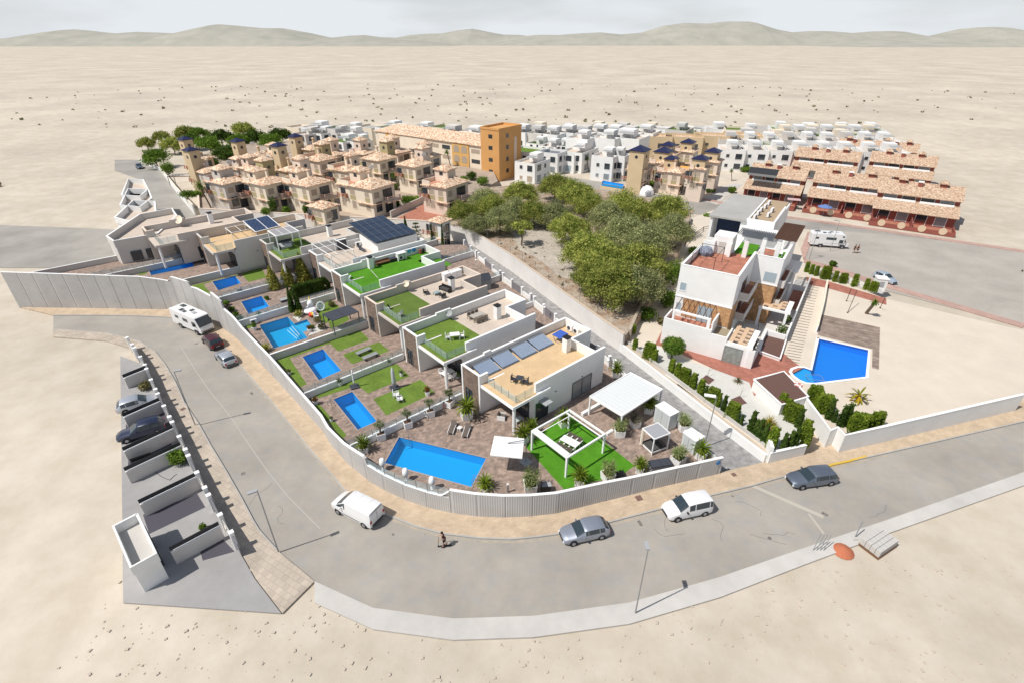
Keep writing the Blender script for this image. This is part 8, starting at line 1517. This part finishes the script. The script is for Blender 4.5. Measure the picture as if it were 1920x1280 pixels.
# ================================================================ white apartment block on the right (local x = -36 deg along the front, y = 54 deg to the rear)
AR = R(-33.5); ac = at(1277, 496, 11.6); t = thing('apartment_block', 'white stepped apartment block with ochre stone panels and red tiled roof terrace', 'apartment building', (ac.x, ac.y, AZ), AR); AB = t
HZ = 10.6
def X(items): parts(t, items)
X([('front_walls', M_white, [(0, 7.5, 0, 10.6, -.1, HZ - 1.0)]), ('parapet', M_white, [(0, 7.5, 0, .25, HZ - 1, HZ), (0, .25, .25, 9.2, HZ - 1, HZ), (7.25, 7.5, .25, 10.5, HZ - 1, HZ)]), ('coping', M_white2, [(-.03, 7.53, -.03, .28, HZ + .001, HZ + .05), (-.03, .28, .28, 9.2, HZ + .001, HZ + .05), (7.22, 7.53, .28, 10.5, HZ + .001, HZ + .05)]),
   ('roof_terrace', M_terra, [(.25, 7.25, .25, 11, HZ - .999, HZ - .94)]), ('roof_turf', M_turf2, [(1.4, 4.4, .3, 1.5, HZ - .935, HZ - .92)]),
   ('stone_panel', M_ochrestone, [(1.2, 7.53, -.05, 0, 3.2, 6.0), (7.5, 7.56, 0, 3.4, -.1, 6.0)]), ('floor_trim', M_white2, [(-.04, 7.57, -.08, .0, 6.0, 6.15)]),
   ('lower_wing', M_white, [(-.2, 8.3, -3.2, -.06, -.1, 3.0), (-.2, 6.2, -3.2, -3.0, 3.0, 3.9)]), ('lower_parapet', M_white, [(-.2, 0, -3.0, -.1, 3.0, 3.9), (6.0, 6.2, -3.0, -.1, 3.0, 5.0), (8.1, 8.3, -3.2, -.1, 3.0, 3.4), (6.2, 8.1, -3.2, -3.0, 3.0, 3.4)]), ('terrace_floor', M_terra, [(0, 6.0, -3.0, -.1, 3.0, 3.04)]), ('pebble_roof', mat('pebble_roof', (.38, .32, .22), .95, var=.8, scale=9), [(6.25, 8.1, -3.0, -.1, 3.0, 3.04)])])
wins(t, 'R', [(.4, 7.0, .8, 1.1, M_pane), (.3, 4.0, .7, 1.1, M_pane)], frame=M_white2)
X([('bay_walls', M_white, [(8.3, 11.9, -3.3, -3.0, -.1, 2.6), (8.3, 8.5, -3.0, 1.6, -.1, 2.6), (11.6, 11.9, -3.0, 6.4, -.1, 1.3)])])
q = MB(); q.bx(8.3, 10.4, -3.36, -3.31, .05, 2.3); o = q.build('curtained_glazing', mat('curtain_glass', (.30, .33, .31), .2, var=.6, scale=2.5, col2=(.14, .16, .15)), t); q = MB(); q.bx(8.2, 8.3, -3.4, -3.31, 0, 2.4); q.bx(10.4, 10.5, -3.4, -3.31, 0, 2.4); q.bx(8.3, 10.4, -3.4, -3.31, 2.3, 2.4); q.build('frame', M_greymetal, o)
q = MB(); q.bx(3.3, 5.2, -.09, -.052, 3.1, 5.4); q.build('terrace_door', M_pane, t)
X([('terrace_beam', M_white2, [(.8, 5.8, -3.1, -2.85, 5.1, 5.35), (.8, 1.1, -3.1, -2.85, 3.9, 5.1), (5.4, 5.8, -3.1, -2.85, 3.9, 5.1)])])
q = MB()
for i in range(7): x = 1.0 + i * .75; q.tube([(x, -2.95, 5.4), (x, -.1, 6.0)], .06, 4)
q.build('rafters', M_darkwood, t)
rn = random.Random(8); q = MB(); [q.box((.6 + 4.8 * rn.random(), -2.6 + 1.8 * rn.random(), 3.2), (.3, .2, .4), rn.random()) for _ in range(10)]; q.build('terrace_pots', M_trim, t)
def check_pergola(x0, y0, nx, ny, z, s=.55):
    q = MB()
    for i in range(nx):
        for j in range(ny):
            if (i + 2 * j) % 4 == 1: continue
            q.bx(x0 + i * s, x0 + (i + 1) * s - .02, y0 + j * s, y0 + (j + 1) * s - .02, z, z + .16)
    q.build('pergola_slab', mat('tan_pergola_slab', (.60, .43, .29), .8), t)
    X([('pergola_edge_slabs', M_white2, [(x0 + nx * s + .05, x0 + (nx + 1) * s + .2, y0 + j * s, y0 + (j + 1) * s - .12, z, z + .16) for j in range(ny)]), ('pergola_beam', M_white2, [(x0 - .1, x0 + (nx + 1.5) * s, y0 - .3, y0 - .02, z - .25, z + .05)])])
    for x in (x0, x0 + nx * s + .2): X([('pier', M_white2, [(x, x + .35, y0 - .32, y0 + .03, -.05, z - .25)])])
check_pergola(8.5, -3.0, 4, 9, 2.85); check_pergola(9.8, 9.6, 6, 7, 3.1)
for z in (3.1, 6.1):
    X([('balcony', M_white, [(7.56, 8.8, 3.5, 9.4, z - .2, z)]), ('balcony_floor', M_terra, [(7.56, 8.7, 3.6, 9.3, z, z + .02)]), ('balcony_front', M_greyw, [(8.7, 8.8, 3.5, 9.4, z + .02, z + .95), (7.56, 8.7, 3.5, 3.6, z + .02, z + .95)])]); q = MB(); q.bx(7.5, 7.54, 4.2, 7.2, z + .1, z + 2.1); q.build('balcony_door', M_window, t)
# second tower of the block
X([('rear_walls', M_white, [(4.2, 11.2, 10.61, 23, 6.2, 9.3)]), ('rear_stone_panel', M_ochrestone, [(6.8, 11.0, 10.63, 23, -.1, 6.2)]), ('rear_parapet', M_white, [(7.3, 11.2, 10.61, 10.85, 9.3, 10.2), (10.95, 11.2, 10.85, 22, 9.3, 10.2)]), ('rear_coping', M_white2, [(7.3, 11.23, 10.58, 10.88, 10.201, 10.25), (10.92, 11.23, 10.88, 22, 10.201, 10.25)]), ('rear_roof_turf', M_turf2, [(4.4, 7.0, 11.2, 16.6, 9.6, 9.64), (9.4, 10.9, 11, 16.4, 9.3, 9.34)]), ('rear_roof_floor', M_terra, [(7.3, 9.4, 10.86, 16.6, 9.3, 9.33)]), ('rear_trim', M_white2, [(7.5, 11.24, 10.55, 10.6, 6.1, 6.24)])])
q = MB(); q.bx(9.2, 10.8, 10.57, 10.6, 6.6, 8.0); q.build('window', M_pane, t)
X([('stair_house', M_white, [(1.6, 4.2, 9.4, 12.2, HZ - .93, HZ + 1.7)]), ('stair_door', M_concrete, [(2.4, 3.4, 9.36, 9.4, HZ - .9, HZ + .9)]), ('stair_wall', M_white, [(.25, 1.6, 9.4, 9.6, HZ - .9, HZ + .7)]), ('door_piers', M_white2, [(3.9, 4.3, 8.7, 9.36, HZ - .9, HZ + 1.0), (1.6, 2.0, 8.7, 9.36, HZ - .9, HZ + 1.0)])])
for x, y in ((6.0, 10.1), (8.0, 12.0), (9.9, 12.2)): q = MB(); q.box((x, y, HZ + .2), (.6, .6, 2.6)); o = q.build('chimney', M_white, t); q = MB(); q.box((x, y, HZ + 1.6), (.45, .45, .2)); q.build('chimney_cap', M_greyplastic, o)
TZ = 11.4
X([('link_walls', M_white, [(3.4, 8.4, 20.2, 22.3, 9.0, 10.6), (1.0, 4.19, 12.3, 22.3, -.1, 9.0)]), ('top_walls', M_white, [(2.6, 7.6, 22.31, 38, -.1, TZ - .31), (-1.8, 2.59, 25.5, 38, -.1, TZ - .31), (-2.2, -1.8, 22.3, 38, -.1, TZ - .31)]), ('loggia_base', M_white, [(-1.8, 2.59, 22.3, 25.49, -.1, 6.6)]), ('loggia_parapet', M_white, [(-1.8, 2.59, 22.3, 22.5, 6.6, 7.6)]), ('concrete_roof', M_concgrey, [(-2.5, 3.4, 22.0, 38.3, TZ - .3, TZ)]), ('gravel_roof', mat('tan_gravel_roof', (.44, .33, .22), .95, var=.4, scale=8), [(3.65, 7.3, 22.6, 38, TZ - .3, TZ - .12)]),
   ('roof_upstand', M_white2, [(3.4, 7.6, 22.3, 22.6, TZ - .3, TZ + .3), (7.3, 7.6, 22.6, 33, TZ - .3, TZ + .3), (3.41, 3.64, 22.6, 38, TZ - .3, TZ + .12)])])
q = MB(); q.bx(-1.6, 2.2, 25.42, 25.48, 6.7, 10.7); q.build('loggia_curtain', mat('blue_curtain', (.04, .06, .12), .8, var=.5, scale=3), t)
q = MB(); q.bx(3.6, 8.3, 20.12, 20.19, 9.4, 10.5); q.build('terrace_glazing', M_window2, t)
q = MB(); [q.bx(3.4 + .25 * i, 3.54 + .25 * i, 16.4, 20.2, 10.75, 10.8) for i in range(20)]; q.build('slatted_roof', M_anth, t)
q = MB(); [q.bx(8.5, 11.6, 17.6 + .66 * i, 17.8 + .66 * i, 10.7, 10.88) for i in range(14)]; q.build('pergola_beams', M_darkwood, t); X([('pergola_rail', M_white2, [(9.8, 10.05, 17.4, 27, 10.46, 10.69)]), ('pergola_column', M_white2, [(9.75, 10.1, 17.3, 17.7, 9.3, 10.46), (9.75, 10.1, 21.8, 22.2, 9.3, 10.46)])])
q = MB(); [q.bx(11.0, 12.9, 19.2 + .62 * i, 19.5 + .62 * i, 5.5, 5.64) for i in range(9)]; q.build('side_pergola_slabs', M_white2, t); X([('side_pier', M_white2, [(12.3, 12.6, 19.2, 19.5, -.05, 5.5)]), ('side_pier', M_white2, [(11.0, 11.3, 15.0, 15.3, -.05, 5.8)])])
for z in (2.9, 5.9): X([('side_balcony', M_greyw, [(11.2, 12.0, 11.4, 18.6, z - .2, z), (11.9, 12.0, 11.4, 18.6, z, z + .9), (11.2, 11.9, 11.4, 11.5, z, z + .9)]), ('side_balcony_floor', M_terra, [(11.2, 11.9, 11.5, 18.6, z + .001, z + .02)])])
X([('yard_wall', M_white2, [(14.3, 14.5, 6.4, 31, -.1, 1.5)]), ('front_yard_wall', M_white2, [(11.9, 14.3, 6.2, 6.4, -.05, 1.2)]), ('yard_floor', M_greyw, [(8.5, 11.6, 1.6, 9.0, .03, .06), (9.0, 14.3, 6.4, 10.6, .03, .055), (11.05, 14.3, 10.6, 31, .03, .07)]), ('rear_yard_terrace', M_terra, [(12.6, 14.2, 18, 26, .071, .09)])])
def aloc(x, y, z): return Vector((ac.x, ac.y, AZ)) + Matrix.Rotation(AR, 3, 'Z') @ Vector((x, y, z))
cu = None
for i, (x, y) in enumerate([(4.3, 24.0), (4.3, 26.6), (4.3, 29.0), (4.5, 31.4), (5.9, 26.4), (5.9, 29.6), (4.6, 34.0)]):
    lab = '%s white air conditioner on the tan gravel roof, counted from the front' % ordn[i]
    if cu is None: cu = ac_unit(lab, aloc(x, y, TZ - .12), AR + R(80), 'air conditioners on the gravel roof')
    else: again(cu, lab, aloc(x, y, TZ - .12), AR + R(80))
t2 = thing('metal_arbor', 'thin black metal arbor frame on the red roof terrace', 'frame', aloc(.9, 1.6, HZ - .94), AR)
for x in (0, 3.0):
    for y in (0, 4.6): q = MB(); q.box((x, y, 1.1), (.06, .06, 2.2)); q.build('post', M_dark, t2)
q = MB(); q.tube([(0, 0, 2.2), (3, 0, 2.2), (3, 4.6, 2.2), (0, 4.6, 2.2), (0, 0, 2.2)], .035, 4); q.build('top_frame', M_dark, t2)
rn = random.Random(4); q = MB(); q.lathe([(.9, 0), (1.0, .5), (.7, 1.1), (.2, 1.3)], n=11); solid('covered_bundle', q, mat('striped_cover', (.30, .34, .42), .8, var=1, scale=3, col2=(.12, .13, .18)), 'bundle under a striped grey cover in the corner of the red roof terrace', 'bundle').location = aloc(1.2, 8.0, HZ - .94)
ch = chair('patio_chair', 'white chair on the small rear turf terrace of the apartment block', aloc(10.2, 14.4, 9.35), AR, M_pvc); bush('terrace_plant', 'leafy plant in the narrow yard of the apartment block, rear', aloc(13.7, 12.5, .08), .7, 1.2, L_green, 300, .12, 'yard plants', 31, 'plant'); bush('terrace_plant', 'leafy plant in the narrow yard of the apartment block, front', aloc(13.6, 8.3, .08), .8, 1.4, L_green, 300, .12, 'yard plants', 32, 'plant')
t2 = thing('closed_parasol', 'dark closed parasol with round base in the apartment front yard', 'parasol', aloc(10.8, 4.6, .07), AR); q = MB(); q.lathe([(.6, 0), (.6, .15), (.1, .2)], n=14); q.build('base', M_anth, t2); q = MB(); q.cyl((0, 0, .1), (0, 0, 2.6), .05, n=6); q.build('pole', M_anth, t2)
t2 = thing('garden_hammock', 'dark grey awning strip over the apartment front yard corner', 'awning', aloc(11.2, -.6, 1.5), AR); parts(t2, [('fabric', M_charcoal, [(-.3, .3, -1.8, 2.2, 0, .05)]), ('bar', M_greymetal, [(-.35, -.3, -1.8, 2.2, -.05, .06)])])
# brown gravel beds and plinths
def bed(label, px, z0, z1, cat='planting bed', wall=True):
    P = [(p.x, p.y) for p in ats(px, z1)]; c = sum((Vector(p) for p in P), Vector((0, 0))) / len(P); t = thing('gravel_bed_wall', label, cat, (c.x, c.y, z0)); q = MB(); q.prism(P, z0 - .05, z1 - .1); q.build('base', M_white, t, world=True)
    q = MB(); q.wall(P + [P[0], ], .25, z1 - .1, z1); q.build('rim', M_white2, t, world=True); q = MB(); q.sheet(P, z1 - .04); q.build('brown_gravel', M_brownrock, t, world=True)
bed('raised white walled bed of brown gravel beside the round pool steps', [(1414, 710), (1470, 695), (1516, 742), (1466, 757)], AZ, 2.6); bed('white edged bed of brown gravel at the foot of the apartment yard', [(1424, 657), (1438, 617), (1476, 630), (1463, 671)], AZ, 1.5)
for n, px in enumerate([[(1314, 711), (1324, 702), (1340, 711), (1329, 720)], [(1370, 748), (1387, 741), (1401, 755), (1384, 760)], [(1419, 794), (1437, 790), (1447, 796), (1446, 808)]]): flat('brown_gravel_patch', px, AZ + .03, M_brownrock)
for n, (x, y) in enumerate([(1326, 706), (1386, 746)]):
    t2 = thing('bare_sapling', ['bare sapling in the upper small brown gravel square', 'bare sapling in the lower small brown gravel square'][n], 'sapling', at(x, y, AZ)); q = MB(); limb(q, (0, 0, 0), (.3, .3, 1.5), .03, .01, 3, .03); q.build('stem', M_trunk, t2); q = MB(); limb(q, (.15, .15, .8), (.5, 0, 1.3), .015, .008, 2, .02); q.build('twig', M_trunk, t2)
# pool with round steps
c0 = at(1513, 703, AZ); curve = [at(x, y, AZ) for x, y in [(1520, 692), (1508, 687.5), (1494, 687), (1483, 691), (1480, 697), (1486, 705), (1497, 713), (1512, 719), (1530, 720)]]
rpoly = [(p.x, p.y) for p in ats([(1532, 633), (1631, 656), (1627, 708)], AZ)] + [(p.x, p.y) for p in curve[::-1]] ; rpoly = rpoly
t = pool(0, rpoly, AZ, 'big deep blue pool with round steps beside the brown deck', depth=.02, mw=M_poolblue, group=None)
for ob_ in list(t.children): bpy.data.objects.remove(ob_)
# the basin hangs below the terrace: cut the terrace sheet and rebuild it round the pool
gg = bpy.data.objects['garden_ground']; gv = [tuple(v.co) for v in gg.data.vertices]; ntop = len(gv) // 2; outer = [(x, y) for x, y, z in gv[ntop:]]
mb_ = MB(); mb_.sheet(outer, AZ, [rpoly]); mb_.ring_walls(outer, -.05, AZ); gg.data = mb_.mesh('garden_ground', M_sandg)
q = MB(); q.sheet(rpoly, AZ - .98); q.ring_walls(rpoly[::-1], AZ - .98, AZ); q.build('basin', M_pooldeep, t, world=True); q = MB(); q.sheet(rpoly, AZ - .08); q.build('water', M_water, t, world=True); q = MB(); q.wall(rpoly + [rpoly[0]], .35, AZ + .027, AZ + .06, side=-.1); q.build('coping', M_white2, t, world=True)
for k, f in enumerate((.78, .52, .28)):
    q = MB(); cc = at(1519, 706, AZ); P = [(cc.x + (p.x - cc.x) * (1 - .22 * k), cc.y + (p.y - cc.y) * (1 - .22 * k)) for p in curve]; q.prism(P, AZ - .975, AZ - .2 - .22 * k); q.build('round_step', mat('bright_step_mosaic', (.03, .36, .75), .5), t, world=True)
q = MB(); A_, B_2 = at(1508, 705, AZ), at(1536, 706, AZ); d_ = Vector((0, -1.1, 0))
q.tube([A_ + Vector((0, 0, .3)), B_2 + Vector((0, 0, .3)), B_2 + d_ + Vector((0, 0, .25)), A_ + d_ + Vector((0, 0, .25)), A_ + Vector((0, 0, .3))], .03, 5); q.build('handrail', M_greymetal, t, world=True)
t = thing('lifebuoy', 'red and white lifebuoy on the corner of the brown gravel bed by the pool', 'lifebuoy', at(1497, 722, 2.5)); q = MB(); n = 16; q.tube([(.38 * math.cos(6.2832 * i / n), .38 * math.sin(6.2832 * i / n), .06) for i in range(n + 1)], .08, 8); q.build('ring', mat('faded_red_plastic', (.55, .10, .08), .6), t); q = MB(); [q.box((.38 * math.cos(a), .38 * math.sin(a), .06), (.2, .19, .18), a) for a in (0, 1.57, 3.14, 4.71)]; q.build('bands', M_pvc, t)
# white street walls of the pool terrace
t = thing('pool_terrace_wall', 'stepped white wall between the pool terrace and the street', 'wall', at(1580, 815)); P = [(p.x, p.y) for p in ats([(1512, 745), (1558, 806), (1571, 800), (1585, 815), (1660, 798), (1920, 738)], 2.4)]; q = MB(); q.wall(P, .25, 0, 2.4); q.build('masonry', M_white, t, world=True); q = MB(); q.wall(P, .3, 2.401, 2.45); q.build('coping', M_white2, t, world=True)
t = thing('garden_street_wall', 'low white wall at the street end of the gravel garden', 'wall', at(1475, 855)); P = [(p.x, p.y) for p in ats([(1444, 848), (1512, 833)], 1.45)]; q = MB(); q.wall(P, .25, 0, 1.45); q.build('masonry', M_white, t, world=True); q = MB(); q.wall(P, .3, 1.451, 1.5); q.build('coping', M_white2, t, world=True)
t = thing('terrace_side_wall', 'long white wall between the slatted path and the sandy pool terrace', 'wall', at(1545, 580, 1)); P = [(p.x, p.y) for p in ats([(1552, 525), (1545, 565), (1533, 612)], 2.0)]; q = MB(); q.wall(P, .22, AZ, 2.0); q.build('masonry', M_white2, t, world=True); q = MB(); q.wall(P, .27, 2.001, 2.04); q.build('coping', M_cream, t, world=True)
# slatted path, solitary trees and parasol poles
s_ = MB(); rn = random.Random(2)
for i in range(30):
    f = i / 29; y = 534 + 144 * f ** 1.0; xc = 1526 - 42 * f
    for k in (-1, 1):
        y_ = y + k * 1.2; a, b = at(xc + k * (5 + 2 * f) - (5.5 + 2 * f), y_ - 1.1, AZ), at(xc + k * (5 + 2 * f) + (5.5 + 2 * f), y_ + 1.1, AZ); s_.wall([(a.x, a.y), (b.x, b.y)], .09, AZ + .02, AZ + .05)
struct('path_slats', s_, M_darkframe if False else mat('brown_path_slat', (.16, .12, .10), .8))
for n, (x, y, x2, y2, lab) in enumerate([(1587, 565, 1596, 542, 'left thin leaning pole on the sandy terrace'), (1589, 587, 1607, 545, 'middle thin leaning pole on the sandy terrace'), (1650, 578, 1660, 558, 'right thin leaning pole on the sandy terrace')]):
    a = at(x, y, AZ); t = thing('leaning_pole', lab, 'pole', a, 0, 'thin poles on the sandy terrace'); b = at(x2, y2, AZ + 2.6); q = MB(); q.cyl((0, 0, 0), b - a, .05, n=6); q.build('shaft', M_darkwood, t); q = MB(); q.cyl((0, 0, 0), (0, 0, .12), .12, n=8); q.build('foot', M_darkwood, t)
q = at(1645, 545, AZ); t = thing('white_hut', 'small white hut at the right end of the picket fence', 'hut', q, R(-14)); parts(t, [('walls', M_white, [(-.8, .8, -.7, .7, 0, 2.3)]), ('roof', M_white2, [(-.9, .9, -.8, .8, 2.3, 2.4)]), ('door', M_greyplastic, [(-.35, .35, -.73, -.7, 0, 1.9)])])
